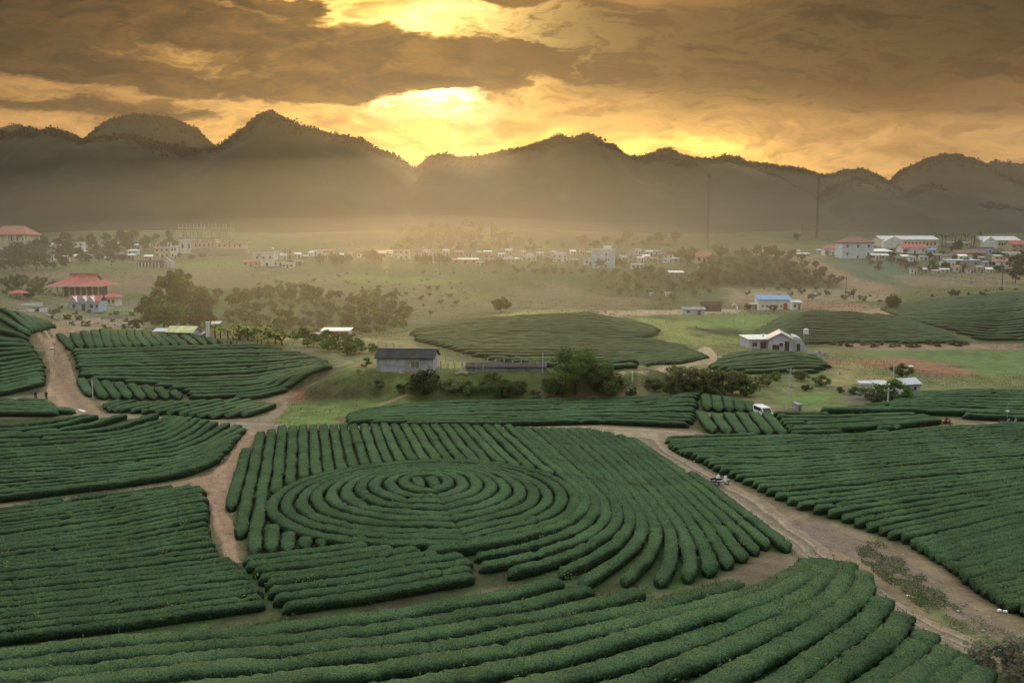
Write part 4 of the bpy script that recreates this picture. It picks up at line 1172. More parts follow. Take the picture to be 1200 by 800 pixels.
PROTO = {}
def tree_proto(key, seed, mats, h, rad, h0, trunk_h, r0, clumps, leaves, leaf, **kw):
    """trunk and crown meshes of one kind of tree"""
    if key in PROTO: return PROTO[key]
    rng = np.random.default_rng(seed)
    tv, tf = trunk_mesh(rng, trunk_h, r0, h, kw.pop('limbs', 5), kw.pop('spread', .55), rad)
    cv, cf = crown_mesh(rng, h0, h, rad, clumps, leaves, leaf, **kw)
    PROTO[key] = (tv, tf, cv, cf, mats)
    return PROTO[key]
_meshes = {}
def plant(name, key, x, y, scale=1.0, rz=None, z=None, split=True, squash=1.0, leafmat=None):
    """a tree at (x, y): trunk and crown as parts, or one small mesh when it is only a few pixels wide"""
    tv, tf, cv, cf, mats = PROTO[key]
    lm = leafmat or mats
    z = float(ground_z(x, y)) - .05 if z is None else z
    rz = random.uniform(0, 6.28) if rz is None else rz
    if split:
        r = empty(name, (x, y, z), rz)
        for nm, V, F, m_ in (('trunk', tv, tf, WOOD), ('crown', cv, cf, lm)):
            mk = (key, nm, m_.name)
            if mk not in _meshes:
                o = mesh_from(nm, V, F, m_, smooth=nm == 'trunk', parent=r); _meshes[mk] = o.data
            else:
                o = bpy.data.objects.new(nm, _meshes[mk]); COL.objects.link(o); o.parent = r
    else:
        mk = (key, 'whole', lm.name)
        if mk not in _meshes:
            V, F = merge([(tv, tf), (cv, cf)])
            r = mesh_from(name, V, F, mats=[WOOD, lm], midx=[0] * len(tf) + [1] * len(cf), smooth=False); _meshes[mk] = r.data
        else:
            r = bpy.data.objects.new(name, _meshes[mk]); COL.objects.link(r)
        r.location = (x, y, z); r.rotation_euler = (0, 0, rz)
    r.scale = (scale, scale, scale * squash)
    return r

random.seed(5)
tree_proto('hero', 3, LEAF_MID, 6.4, 3.5, 1.5, 2.4, .20, 46, 190, .30, limbs=8, lop=.30)
tree_proto('bush_a', 4, LEAF_MID, 2.6, 1.9, .25, .9, .07, 24, 120, .26, limbs=6, lop=.3)
tree_proto('bush_b', 5, LEAF_OLIVE, 2.2, 1.6, .25, .8, .06, 20, 110, .25, limbs=6, lop=.35)
tree_proto('sapling', 6, LEAF_LIGHT, 3.2, 1.1, .9, 1.2, .05, 14, 70, .24, limbs=5, lop=.3)
tree_proto('round_a', 7, LEAF_MID, 5.2, 2.9, 1.2, 1.8, .17, 22, 60, .62, lop=.18)
tree_proto('round_b', 8, LEAF_OLIVE, 4.6, 2.6, .9, 1.5, .15, 20, 55, .60, lop=.25)
tree_proto('round_c', 9, LEAF_DARK, 5.6, 2.7, 1.1, 1.8, .17, 22, 60, .62, lop=.3)
tree_proto('tall', 10, LEAF_DARK, 11.0, 4.0, 2.2, 5.0, .30, 34, 70, .85, lop=.3)
tree_proto('bamboo', 11, LEAF_LIGHT, 15.0, 4.2, 4.0, 8.0, .20, 44, 80, .90, lop=.35, limbs=9)
tree_proto('broad', 12, LEAF_DARK, 9.0, 5.6, 1.5, 3.2, .35, 48, 90, .80, lop=.22, limbs=7)
tree_proto('shrub', 13, LEAF_OLIVE, 1.5, 1.2, .1, .5, .05, 12, 50, .40, lop=.3)
tree_proto('fruit', 14, LEAF_FRESH, 2.7, 1.35, .5, .9, .07, 16, 60, .36, lop=.2)
tree_proto('lone', 15, LEAF_DARK, 6.0, 3.2, 1.2, 1.8, .22, 44, 120, .50, lop=.25, flat=1.0)

def palm_mesh(rng, h):
    V1 = tube([(0, 0, -.2), (.1, 0, h * .5), (.25, .05, h)], [.20, .15, .12], 6)
    fr = []
    for k in range(13):
        a = k * 2.399; up = rng.uniform(.1, .9)
        t = np.linspace(0, 1, 6)
        L = 2.6
        px = .25 + np.cos(a) * L * t * (1 - .12 * t); py = .05 + np.sin(a) * L * t * (1 - .12 * t)
        pz = h + up * L * t - 2.1 * t * t
        w = .42 * np.sin(np.pi * (.12 + .88 * t)) + .03
        sx, sy = -math.sin(a), math.cos(a)
        A = np.stack([px + sx * w, py + sy * w, pz - w * .5], 1); B = np.stack([px, py, pz], 1); C = np.stack([px - sx * w, py - sy * w, pz - w * .5], 1)
        V = np.stack([A, B, C], 1).reshape(-1, 3)
        i = np.arange(18).reshape(6, 3)
        F = np.concatenate([np.stack([i[:-1, j], i[:-1, j + 1], i[1:, j + 1], i[1:, j]], -1) for j in (0, 1)])
        fr.append((V, F))
    return V1, merge(fr)
_t, _c = palm_mesh(np.random.default_rng(1), 5.5)
PROTO['palm'] = (*_t, *_c, LEAF_DARK)
def banana_mesh(rng):
    V1 = tube([(0, 0, -.1), (.03, 0, .9), (.05, 0, 1.7)], [.14, .11, .07], 6)
    fr = []
    for k in range(9):
        a = k * 2.399 + rng.uniform(-.3, .3); el = rng.uniform(.5, 1.25); L = rng.uniform(1.5, 2.1)
        t = np.linspace(0, 1, 6)
        rr = L * t * math.cos(el) + .25 * L * t * t; pz = 1.6 + L * t * math.sin(el) - .75 * L * t * t * .8
        w = .30 * np.sin(np.pi * (.08 + .86 * t)) ** .7
        cx, sn = math.cos(a), math.sin(a)
        B = np.stack([cx * rr + .05, sn * rr, pz], 1)
        A = B + np.stack([-sn * w, cx * w, w * .25], 1); C = B + np.stack([sn * w, -cx * w, w * .25], 1)
        V = np.stack([A, B, C], 1).reshape(-1, 3)
        i = np.arange(18).reshape(6, 3)
        F = np.concatenate([np.stack([i[:-1, j], i[:-1, j + 1], i[1:, j + 1], i[1:, j]], -1) for j in (0, 1)])
        fr.append((V, F))
    return V1, merge(fr)
for _k, _s in (('banana_a', 2), ('banana_b', 3)):
    _t, _c = banana_mesh(np.random.default_rng(_s))
    PROTO[_k] = (*_t, *_c, LEAF_YELLOW)

def one(name, key, px, py, hpx, label, cat='tree', group=None, split=True, leafmat=None, squash=1.0):
    """plant standing where the photo shows it, as tall as it is there"""
    x, y, z = spot(px, py)
    h = hpx * math.hypot(x, y, z - CAM_H) / FPX
    top = PROTO[key][2][:, 2].max()
    return tag(plant(name, key, x, y, h / top / squash, split=split, leafmat=leafmat, squash=squash), label, cat, group)

def rows_of(name, keys, poly, nrows, count, scale, group, place, cat='tree', jitter=.4, seed=1, mats=None, noun='tree', adjs=('round',), order_from='nearest'):
    """an orchard: rows from near to far, trees along each row; numbered so that each can be found"""
    rng = np.random.default_rng(seed)
    pl = np.array(poly, float)
    y0, y1 = pl[:, 1].max(), pl[:, 1].min()
    got = 0
    for r in range(nrows):
        py = y0 + (y1 - y0) * (r + .5) / nrows
        xs = np.linspace(pl[:, 0].min(), pl[:, 0].max(), 400)
        ins = xs[inside(pl, xs, np.full(400, py))]
        if len(ins) < 3: continue
        span = ins[-1] - ins[0]
        n = max(1, int(round(count * span / ((pl[:, 0].max() - pl[:, 0].min())))))
        pos = ins[0] + span * (np.arange(n) + .5 + rng.uniform(-jitter, jitter, n)) / n
        py_ = py + rng.uniform(-jitter, jitter, n) * (y0 - y1) / nrows * .8
        ok = inside(pl, pos, py_)
        pos, py_ = pos[ok], py_[ok]
        order = np.argsort(pos); pos, py_ = pos[order], py_[order]
        S = survey(np.stack([pos, py_], 1)) if len(pos) else []
        for i, (x, y) in enumerate(S):
            key = keys[int(rng.integers(len(keys)))]
            s = scale * rng.uniform(.7, 1.3)
            o = plant(name, key, float(x), float(y), s, split=False, leafmat=mats[int(rng.integers(len(mats)))] if mats else None, squash=rng.uniform(.85, 1.15))
            rowname = 'front row' if r == 0 else ('last row' if r == nrows - 1 else f'{nth(r + 1)} row')
            tag(o, f"{adjs[int(rng.integers(len(adjs)))]} {noun}, {rowname}, {nth(i + 1)} from left, {place}", cat, group)
            got += 1
    return got

def build_plants():
    # around the grey shed
    one('broadleaf_tree', 'hero', 674, 462, 58, 'leafy round-topped tree, tallest on the shed bank, right of the low wall', leafmat=LEAF_HERO)
    G = 'bushes on the shed bank'
    one('bush', 'bush_a', 715, 463, 27, 'dark round bush on the right foot of the tallest bank tree', 'bush', G, leafmat=LEAF_MID)
    one('bush', 'bush_a', 652, 463, 26, 'dense bush under the left side of the tallest bank tree', 'bush', G)
    one('small_tree', 'hero', 703, 458, 40, 'small tree crowding the right side of the tallest bank tree')
    one('bush', 'bush_a', 497, 462, 30, 'big dark bush on the bank in front of the grey shed right end', 'bush', G, leafmat=LEAF_DARK)
    for i, (px, py, hp, k, lb) in enumerate([(528, 460, 22, 'bush_b', 'low olive bush on the bank below the pink rubble'), (549, 464, 24, 'bush_a', 'middle green bush on the bank below the low wall left end'),
            (570, 460, 20, 'bush_b', 'thin bush on the bank below the middle of the low wall'), (590, 466, 28, 'bush_a', 'broad bush on the bank, tallest under the low wall'), (608, 462, 20, 'bush_b', 'ragged bush on the bank between broad bush and tallest tree'),
            (578, 446, 14, 'bush_b', 'small bush growing right against the low wall'), (627, 466, 12, 'shrub', 'little shrub on the bank slope left of the tallest tree'), (740, 462, 11, 'shrub', 'little shrub at the right end of the shed bank'),
            (470, 458, 10, 'shrub', 'little shrub on the bank before the shed wall'), (445, 452, 9, 'shrub', 'little shrub by the shed corner on the bank edge')]):
        one('bush', k, px, py, hp * .85, lb, 'bush', G, leafmat=(LEAF_MID if i == 3 else [LEAF_SAGE, None, LEAF_MID][i % 3]))
    one('sapling', 'sapling', 429, 436, 19, 'round sapling beside the left gable of the grey shed')
    one('sapling', 'sapling', 420, 440, 8, 'tiny sapling left of the round sapling by the grey shed')
    # scrub right of the bank
    G = 'scrub between the bank and the valley knoll'
    names = ['pale', 'broad', 'dark', 'thin', 'ragged', 'low', 'round', 'spreading', 'green', 'olive', 'dense', 'loose', 'leaning', 'small', 'bushy', 'bare-twigged', 'grey-green', 'tall', 'scruffy', 'stunted', 'lush', 'wide', 'narrow', 'twin-topped', 'dull']
    sc = [(768, 458, 20), (785, 461, 17), (800, 452, 30), (815, 462, 22), (828, 458, 34), (842, 464, 22), (858, 462, 36), (874, 464, 25), (790, 440, 16), (812, 444, 14), (846, 446, 16), (866, 450, 20), (895, 452, 18), (908, 446, 14), (938, 446, 15), (962, 452, 16), (945, 458, 10), (1000, 462, 12), (1018, 468, 18), (1046, 470, 30), (1030, 474, 16), (1056, 441, 18), (1040, 470, 20), (985, 460, 9), (1062, 470, 12)]
    for i, (px, py, hp) in enumerate(sc):
        side = 'left of the white tin sheds' if px < 1020 else 'around the two small tin sheds'
        one('bush', ['bush_b', 'bush_a'][i % 2], px, py, hp * .8, f'{names[i]} bush, {nth(i + 1)} from left of the scrub {side}', 'bush', G, leafmat=[LEAF_OLIVE, LEAF_MID, LEAF_SAGE, LEAF_LIGHT][i % 4])
    # the big clump by the farm, left
    one('bamboo_clump', 'bamboo', 205, 372, 54, 'tall yellow-green feathery clump, highest of the farm trees', 'tree')
    G = 'trees round the white roofed farm'
    for px, py, hp, k, lm, lb in [(182, 374, 30, 'broad', None, 'wide dark tree left of the tall yellow-green clump'), (192, 386, 34, 'broad', LEAF_MID, 'wide green tree just behind the farm roofs'), (226, 372, 40, 'broad', LEAF_OLIVE, 'olive tree right of the tall yellow-green clump'),
            (234, 384, 27, 'broad', LEAF_DARK, 'dark dome-shaped tree right behind the farm'), (218, 384, 20, 'round_a', LEAF_LIGHT, 'light green small tree between the farm roofs and dark dome'), (160, 388, 14, 'round_c', None, 'small dark tree left of the farm by the white heap'),
            (229, 392, 9, 'round_c', None, 'little dark tree before the farm yellow roof'), (245, 360, 20, 'round_b', None, 'rounded tree up the slope behind the dark dome tree'), (256, 350, 12, 'round_c', None, 'small tree on the slope above the farm'), (214, 352, 30, 'bamboo', LEAF_YELLOW, 'yellow feathery top showing behind the tall clump')]:
        one('tree', k, px, py, hp, lb, 'tree', G, leafmat=lm)
    one('tree', 'lone', 587, 366, 19, 'lone dark flat-topped tree above the middle tea hill')
    one('tree', 'lone', 1046, 362, 17, 'dark tree at the corner of the far right tea field', leafmat=LEAF_DARK)
    one('tree', 'round_c', 906, 367, 10, 'dark tree left of the blue roofed building')
    one('tree', 'tall', 876, 366, 11, 'dark bushy tree between brown hut and blue roofed building')
    # planted slopes
    rows_of('fruit_tree', ['fruit'], [(255, 398), (262, 388), (320, 382), (372, 392), (420, 402), (440, 416), (400, 418), (330, 404)], 5, 20, .9, 'young fruit trees below the red shack', 'below the red shack', seed=11, noun='fruit tree', adjs=('small bushy',))
    rows_of('banana_plant', ['banana_a', 'banana_b'], [(246, 400), (246, 388), (300, 392), (345, 408), (300, 406)], 3, 13, 1.15, 'banana plants right of the farm', 'right of the farm', seed=12, cat='banana plant', noun='banana plant', adjs=('yellow-green',), jitter=.3)
    rows_of('orchard_tree', ['round_c', 'round_a'], [(262, 362), (276, 343), (330, 338), (400, 343), (398, 356), (330, 352)], 4, 14, .78, 'dark trees along the top of the orchard', 'on the dark orchard top', seed=13, mats=[LEAF_DARK, LEAF_OLIVE], noun='tree', adjs=('dense',))
    rows_of('orchard_tree', ['round_b', 'round_a'], [(264, 388), (268, 364), (330, 354), (400, 358), (412, 380), (380, 386)], 6, 11, .62, 'round trees in the hazy orchard', 'in the hazy orchard', seed=14, mats=[LEAF_OLIVE, LEAF_MID], noun='tree', adjs=('round',))
    rows_of('orchard_tree', ['round_b', 'round_c'], [(396, 392), (410, 352), (432, 344), (462, 352), (484, 366), (478, 388), (440, 394)], 8, 9, .72, 'trees on the dark spur', 'on the dark spur right of the orchard', seed=15, mats=[LEAF_DARK, LEAF_OLIVE, LEAF_MID], noun='tree', adjs=('bushy',))
    rows_of('hill_tree', ['round_b', 'round_a', 'shrub'], [(560, 322), (575, 306), (640, 304), (700, 308), (790, 316), (830, 326), (835, 345), (790, 354), (720, 344), (690, 326), (640, 322)], 8, 30, .58, 'trees on the slope below the blue block', 'on the slope below the blue block', seed=16, mats=[LEAF_OLIVE, LEAF_OLIVE, LEAF_MID], noun='tree', adjs=('low',))
    rows_of('hill_tree', ['round_c', 'round_a'], [(815, 334), (820, 312), (850, 296), (890, 292), (920, 296), (945, 310), (980, 324), (1000, 334), (960, 338), (880, 338)], 7, 18, .72, 'bushes on the dark hill', 'on the dark hill right of the masts', seed=17, mats=[LEAF_DARK, LEAF_DARK, LEAF_OLIVE], noun='tree', adjs=('dark',))
    rows_of('shrub', ['shrub', 'round_b'], [(280, 340), (300, 326), (420, 318), (540, 320), (560, 340), (540, 362), (500, 372), (478, 352), (420, 340)], 6, 16, .45, 'scattered shrubs on the hazy fields', 'in the hazy fields below the town', seed=18, mats=[LEAF_OLIVE], cat='shrub', noun='shrub', adjs=('little',))
    rows_of('shrub', ['shrub', 'round_b'], [(0, 345), (0, 328), (60, 330), (110, 330), (60, 345), (30, 352)], 4, 11, .9, 'dark trees left of the temple', 'left of the red temple roof', seed=19, mats=[LEAF_DARK, LEAF_MID], noun='tree', adjs=('dark',))
    rows_of('hill_tree', ['round_c', 'tall'], [(0, 320), (2, 300), (60, 300), (140, 298), (150, 312), (60, 318)], 3, 12, .9, 'trees under the left village houses', 'under the left village houses', seed=20, mats=[LEAF_DARK, LEAF_OLIVE], noun='tree', adjs=('dark',))
    rows_of('shrub', ['shrub', 'round_b'], [(860, 345), (900, 338), (1010, 340), (1040, 352), (1190, 338), (1200, 344), (1060, 356), (900, 352)], 3, 22, .7, 'shrubs along the far valley road', 'along the far valley road', seed=21, mats=[LEAF_DARK, LEAF_OLIVE], cat='shrub', noun='shrub', adjs=('dull',))
    rows_of('tree', ['round_b', 'tall'], [(455, 296), (470, 270), (560, 268), (620, 284), (660, 288), (740, 280), (800, 284), (800, 292), (640, 294)], 5, 34, .85, 'trees on the slope behind the town', 'on the slope behind the town', seed=22, mats=[LEAF_OLIVE, LEAF_DARK], noun='tree', adjs=('faint',))
    rows_of('tree', ['round_b', 'tall'], [(20, 296), (60, 284), (200, 280), (210, 292), (140, 298)], 4, 20, .8, 'trees among the left village houses', 'among the left village houses', seed=23, mats=[LEAF_DARK, LEAF_OLIVE], noun='tree', adjs=('dark',))
    rows_of('tree', ['round_a', 'round_c'], [(1010, 318), (1010, 296), (1080, 294), (1200, 300), (1200, 318), (1120, 322)], 4, 13, .8, 'trees among the right village roofs', 'among the right village roofs', seed=24, mats=[LEAF_DARK], noun='tree', adjs=('dark',))
    rows_of('shrub', ['shrub'], [(20, 372), (60, 355), (150, 362), (180, 372), (150, 388), (80, 384)], 4, 9, .9, 'shrubs in the temple yard', 'in the temple yard', seed=25, mats=[LEAF_MID, LEAF_FRESH], cat='shrub', noun='shrub', adjs=('green',))
    rows_of('shrub', ['shrub'], [(960, 408), (980, 402), (1140, 404), (1140, 408)], 1, 16, 1.0, 'bushes along the foot of the far right fields', 'along the foot of the far right fields', seed=26, mats=[LEAF_OLIVE], cat='shrub', noun='bush', adjs=('grey-green',))
    G = 'dark trees standing between the town houses'
    for i, (px, py, hp) in enumerate([(309, 311, 17), (396, 310, 14), (375, 310, 12), (408, 310, 13), (436, 306, 15), (446, 308, 12), (490, 310, 14), (499, 310, 13), (515, 311, 14), (523, 311, 13), (585, 311, 9), (641, 309, 8), (703, 316, 14), (722, 312, 11), (731, 313, 9), (762, 322, 12), (800, 306, 16), (806, 312, 18), (812, 303, 14), (846, 300, 12), (838, 296, 10), (870, 298, 8), (901, 299, 11), (930, 300, 8), (933, 282, 9), (1001, 300, 9), (970, 300, 6), (1122, 296, 14), (1168, 304, 9), (1195, 322, 22), (1190, 332, 20), (186, 300, 8), (170, 294, 14), (210, 303, 7), (224, 304, 6), (237, 304, 8), (340, 309, 6), (472, 300, 18)]):
        one('tree', ['tall', 'broad', 'round_c'][i % 3], px, py, hp, 'dark ' + ['bushy', 'upright', 'rounded'][i % 3] + ' town tree ' + TOWN_TREES[i], 'tree', G, split=False, leafmat=[LEAF_DARK, LEAF_DARK, LEAF_OLIVE][i % 3])
    for i in range(12):
        px = 1086 + i * 5.6 + [0, 1.5, -1, .8][i % 4]
        one('palm_tree', 'palm', px, 290 - (i % 3), 13 + (i % 4), f'palm tree between the two white factory halls, {nth(i + 1)} from left', 'palm tree', 'palms between the white factory halls', split=True)
TOWN_TREES = ['in front of the white house with roof tank', 'left of a round pair in the hazy town middle', 'below the thin white tower', 'right half of the hazy round pair', 'at the brow left of the two-level house', 'touching the brow tree left of the two-level house', 'right of the two-level house', 'behind the one right of the two-level house', 'left of the long white roof', 'touching the long white roof left end', 'below the red roofed shed', 'left of the purple roofed villa', 'at the foot of the blue block', 'at the right corner of the blue block', 'just right of the blue block', 'left of the lone white shed roof', 'highest of three left of the pink house', 'nearest the pink house on its left', 'behind the pink house', 'at the foot of the left mast', 'left of the left mast foot', 'behind the dark hill left end', 'dark and wide before the white wall houses', 'between the white wall houses', 'alone on the ridge left of the right mast', 'before the dark red roofed house', 'below the small red roofed villa', 'below the palms, largest there', 'left of the far right red roof', 'tallest at the right edge', 'lowest at the right edge', 'in front of the cream cottage', 'left of the cream cottage', 'first under the long cream building', 'second under the long cream building', 'third under the long cream building', 'among the low brown houses', 'above the two-level house']

# ------------------------------------------------------------------ building kit
class MB:
    """collects boxes, prisms and tubes and links them as ONE mesh"""
    def __init__(s): s.p = []
    def box(s, x0, x1, y0, y1, z0, z1):
        V = np.array([(x, y, z) for z in (z0, z1) for x, y in ((x0, y0), (x1, y0), (x1, y1), (x0, y1))], float)
        s.p.append((V, [(0, 3, 2, 1), (4, 5, 6, 7), (0, 1, 5, 4), (1, 2, 6, 5), (2, 3, 7, 6), (3, 0, 4, 7)])); return s
    def hexa(s, bottom, top):
        """bottom and top: four points each, counter-clockwise seen from above"""
        V = np.array(list(bottom) + list(top), float)
        s.p.append((V, [(0, 3, 2, 1), (4, 5, 6, 7), (0, 1, 5, 4), (1, 2, 6, 5), (2, 3, 7, 6), (3, 0, 4, 7)])); return s
    def slab(s, quad, t):
        """a sheet with thickness: quad is the upper face, counter-clockwise from above"""
        q = np.array(quad, float)
        return s.hexa(q - np.array([0, 0, t]), q)
    def prism(s, poly, y0, y1):
        """outline in x-z pushed along y"""
        n = len(poly)
        V = np.array([(x, y, z) for y in (y0, y1) for x, z in poly], float)
        F = [tuple(range(n)), tuple(range(2 * n - 1, n - 1, -1))] + [(i, i + n, (i + 1) % n + n, (i + 1) % n) for i in range(n)]
        s.p.append((V, F)); return s
    def prism_x(s, poly, x0, x1):
        n = len(poly)
        V = np.array([(x, y, z) for x in (x0, x1) for y, z in poly], float)
        F = [tuple(range(n - 1, -1, -1)), tuple(range(n, 2 * n))] + [((i + 1) % n, (i + 1) % n + n, i + n, i) for i in range(n)]
        s.p.append((V, F)); return s
    def tube(s, P, r, k=8, caps=True):
        V, F = tube(P, r, k)
        F = [tuple(f) for f in F]
        if caps: F += [tuple(range(k)), tuple(range(len(V) - 1, len(V) - k - 1, -1))]
        s.p.append((V, F)); return s
    def ball(s, c, r, sx=1, sy=1, sz=1):
        V, F = ico(); s.p.append((V * r * np.array([sx, sy, sz]) + np.array(c), [tuple(f) for f in F])); return s
    def build(s, name, m_, parent=None, smooth=False, bevel=0.0):
        bm = bmesh.new()
        for V, F in s.p:
            vs = [bm.verts.new(v) for v in V]
            for f in F:
                try: bm.faces.new([vs[i] for i in f])
                except ValueError: pass
        bmesh.ops.recalc_face_normals(bm, faces=bm.faces)
        if bevel: bmesh.ops.bevel(bm, geom=list(bm.edges), offset=bevel, segments=1, affect='EDGES')
        me = bpy.data.meshes.new(name); bm.to_mesh(me); bm.free()
        if smooth: me.polygons.foreach_set('use_smooth', np.ones(len(me.polygons), bool))
        me.materials.append(m_)
        o = bpy.data.objects.new(name, me); COL.objects.link(o)
        if parent is not None: o.parent = parent
        return o

def wallm(n, c, c2=None): return mat('wall_' + n, c, c2 or tuple(x * .74 for x in c), .35, 6, .9, .15, bump=.25, bscale=8)
def roofm(n, c, c2=None, rough=.6):
    nm = 'roof_' + n
    if nm in MATS: return MATS[nm]
    m_ = mat(nm, c, c2 or tuple(x * .6 for x in c), .6, 6, rough, .3 if rough < .9 else .04)
    g = Nodes(m_.node_tree); b = m_.node_tree.nodes['Principled BSDF']
    w = g.n('ShaderNodeTexWave', wave_type='BANDS', bands_direction='X'); w.inputs['Scale'].default_value = 3.2
    g.put(w.inputs['Vector'], g.n('ShaderNodeTexCoord').outputs['Object'])
    bn = g.n('ShaderNodeBump'); bn.inputs['Strength'].default_value = .5; bn.inputs['Distance'].default_value = .05
    g.put(bn.inputs['Height'], w.outputs[1]); m_.node_tree.links.new(bn.outputs[0], b.inputs['Normal'])
    return m_
WHITE, CREAM, GREY, BLUEW, TAN, PINKW = (wallm('white', (.74, .74, .72)), wallm('cream', (.66, .58, .42)), wallm('grey', (.34, .34, .36), (.20, .20, .215)), wallm('pale_blue', (.56, .66, .72)), wallm('tan', (.46, .38, .28)), wallm('pink', (.66, .47, .40)))
CONC = wallm('concrete', (.38, .37, .35)); BROWNW = wallm('brown', (.15, .11, .085)); PURPW = wallm('lilac', (.52, .50, .60)); SKYW = wallm('sky_blue', (.44, .58, .74), (.36, .49, .64))
R_RED, R_MAROON, R_GREY, R_WHITE, R_BLUE, R_DARK, R_TILE, R_PURP, R_TIN, R_YEL = (roofm('red', (.42, .10, .085)), roofm('maroon', (.20, .06, .055)), roofm('grey', (.27, .28, .31)), roofm('white', (.80, .80, .78), (.62, .62, .60)), roofm('blue', (.14, .30, .56), (.11, .24, .44)),
    roofm('dark', (.060, .062, .070), (.035, .036, .040), .95), roofm('tile', (.36, .14, .10)), roofm('purple', (.25, .22, .33)), roofm('tin', (.50, .52, .55), (.36, .37, .40)), roofm('yellow', (.66, .66, .34)))
GLASS = mat('glass_dark', (.035, .042, .05), (.02, .025, .03), 2, 2, .25, .5); FRAME = mat('frame', (.60, .60, .58), rough=.6); DOORM = mat('door_brown', (.12, .075, .05)); DOORR = mat('door_red', (.34, .03, .03)); STEEL = mat('steel', (.34, .35, .36), rough=.5, metal=.6)
DARK = mat('dark_gap', (.03, .028, .026)); RUBBLE = mat('rubble', (.50, .36, .28), (.36, .30, .26), 3); POLE = mat('pole_concrete', (.55, .55, .52), (.42, .42, .40), 3)

def roof_mesh(kind, w, d, z, rh, ov, th=.14):
    """gable/gablex/hip/mono/flat roofs over a w x d plan centred on the origin; ridge along x (gable) or y (gablex)"""
    m_ = MB(); a, b = w / 2 + ov, d / 2 + ov
    if kind == 'flat':
        m_.box(-a, a, -b, b, z, z + th); m_.box(-a, a, -b, -b + .15, z + th, z + th + rh) if rh else None
        if rh: m_.box(-a, a, b - .15, b, z + th, z + th + rh); m_.box(-a, -a + .15, -b + .15, b - .15, z + th, z + th + rh); m_.box(a - .15, a, -b + .15, b - .15, z + th, z + th + rh)
    elif kind == 'mono':
        m_.slab([(-a, -b, z + th), (a, -b, z + th), (a, b, z + rh + th), (-a, b, z + rh + th)], th)
    elif kind == 'gable':
        e = rh * (b / (d / 2)) - rh
        m_.slab([(-a, -b, z - e + th), (a, -b, z - e + th), (a, 0, z + rh + th), (-a, 0, z + rh + th)], th)
        m_.slab([(-a, 0, z + rh + th), (a, 0, z + rh + th), (a, b, z - e + th), (-a, b, z - e + th)], th)
    elif kind == 'gablex':
        e = rh * (a / (w / 2)) - rh
        m_.slab([(-a, -b, z - e + th), (0, -b, z + rh + th), (0, b, z + rh + th), (-a, b, z - e + th)], th)
        m_.slab([(0, -b, z + rh + th), (a, -b, z - e + th), (a, b, z - e + th), (0, b, z + rh + th)], th)
    elif kind == 'hip':
        r = max(a - b, a * .12); rb = max(b - a, 0.02)
        V = np.array([(-a, -b, z), (a, -b, z), (a, b, z), (-a, b, z), (-a, -b, z + th), (a, -b, z + th), (a, b, z + th), (-a, b, z + th), (-r, 0, z + rh + th), (r, 0, z + rh + th)])
        m_.p.append((V, [(0, 3, 2, 1), (0, 1, 5, 4), (1, 2, 6, 5), (2, 3, 7, 6), (3, 0, 4, 7), (4, 5, 9, 8), (5, 6, 9), (6, 7, 8, 9), (7, 4, 8)]))
    return m_

def opening(root, x, y, z, w, h, face=-1, kind='window', frame=FRAME, pane=GLASS, fine=True):
    """window or door set proud of a wall facing -y (face=-1), or -x/+x ('l','r')"""
    def B(m_, u0, u1, p0, p1, z0, z1):
        if face == 'l': m_.box(x - p1, x - p0, y + u0, y + u1, z0, z1)
        elif face == 'r': m_.box(x + p0, x + p1, y + u0, y + u1, z0, z1)
        else: m_.box(x + u0, x + u1, y - p1, y - p0, z0, z1)
        return m_
    if kind == 'door':
        return B(MB(), -w / 2, w / 2, .004, .06, z, z + h).build('door', pane, root)
    pane_o = B(MB(), -w / 2, w / 2, .004, .03, z, z + h).build('window', pane, root)
    if fine:
        f = MB(); t = .09
        B(f, -w / 2 - t, w / 2 + t, .004, .08, z - t, z); B(f, -w / 2 - t, w / 2 + t, .004, .08, z + h, z + h + t)
        B(f, -w / 2 - t, -w / 2, .004, .08, z, z + h); B(f, w / 2, w / 2 + t, .004, .08, z, z + h)
        f.build('frame', frame, pane_o)
    return pane_o

def gable_walls(w, d, h, kind, rh):
    m_ = MB()
    if kind == 'gable': m_.prism_x([(-d / 2, -.6), (d / 2, -.6), (d / 2, h), (0, h + rh), (-d / 2, h)], -w / 2, w / 2)
    elif kind == 'gablex': m_.prism([(-w / 2, -.6), (w / 2, -.6), (w / 2, h), (0, h + rh), (-w / 2, h)], -d / 2, d / 2)
    elif kind == 'mono': m_.prism_x([(-d / 2, -.6), (d / 2, -.6), (d / 2, h + rh * (d / 2) / (d / 2 + .4)), (-d / 2, h)], -w / 2, w / 2)
    else: m_.box(-w / 2, w / 2, -d / 2, d / 2, -.6, h)
    return m_

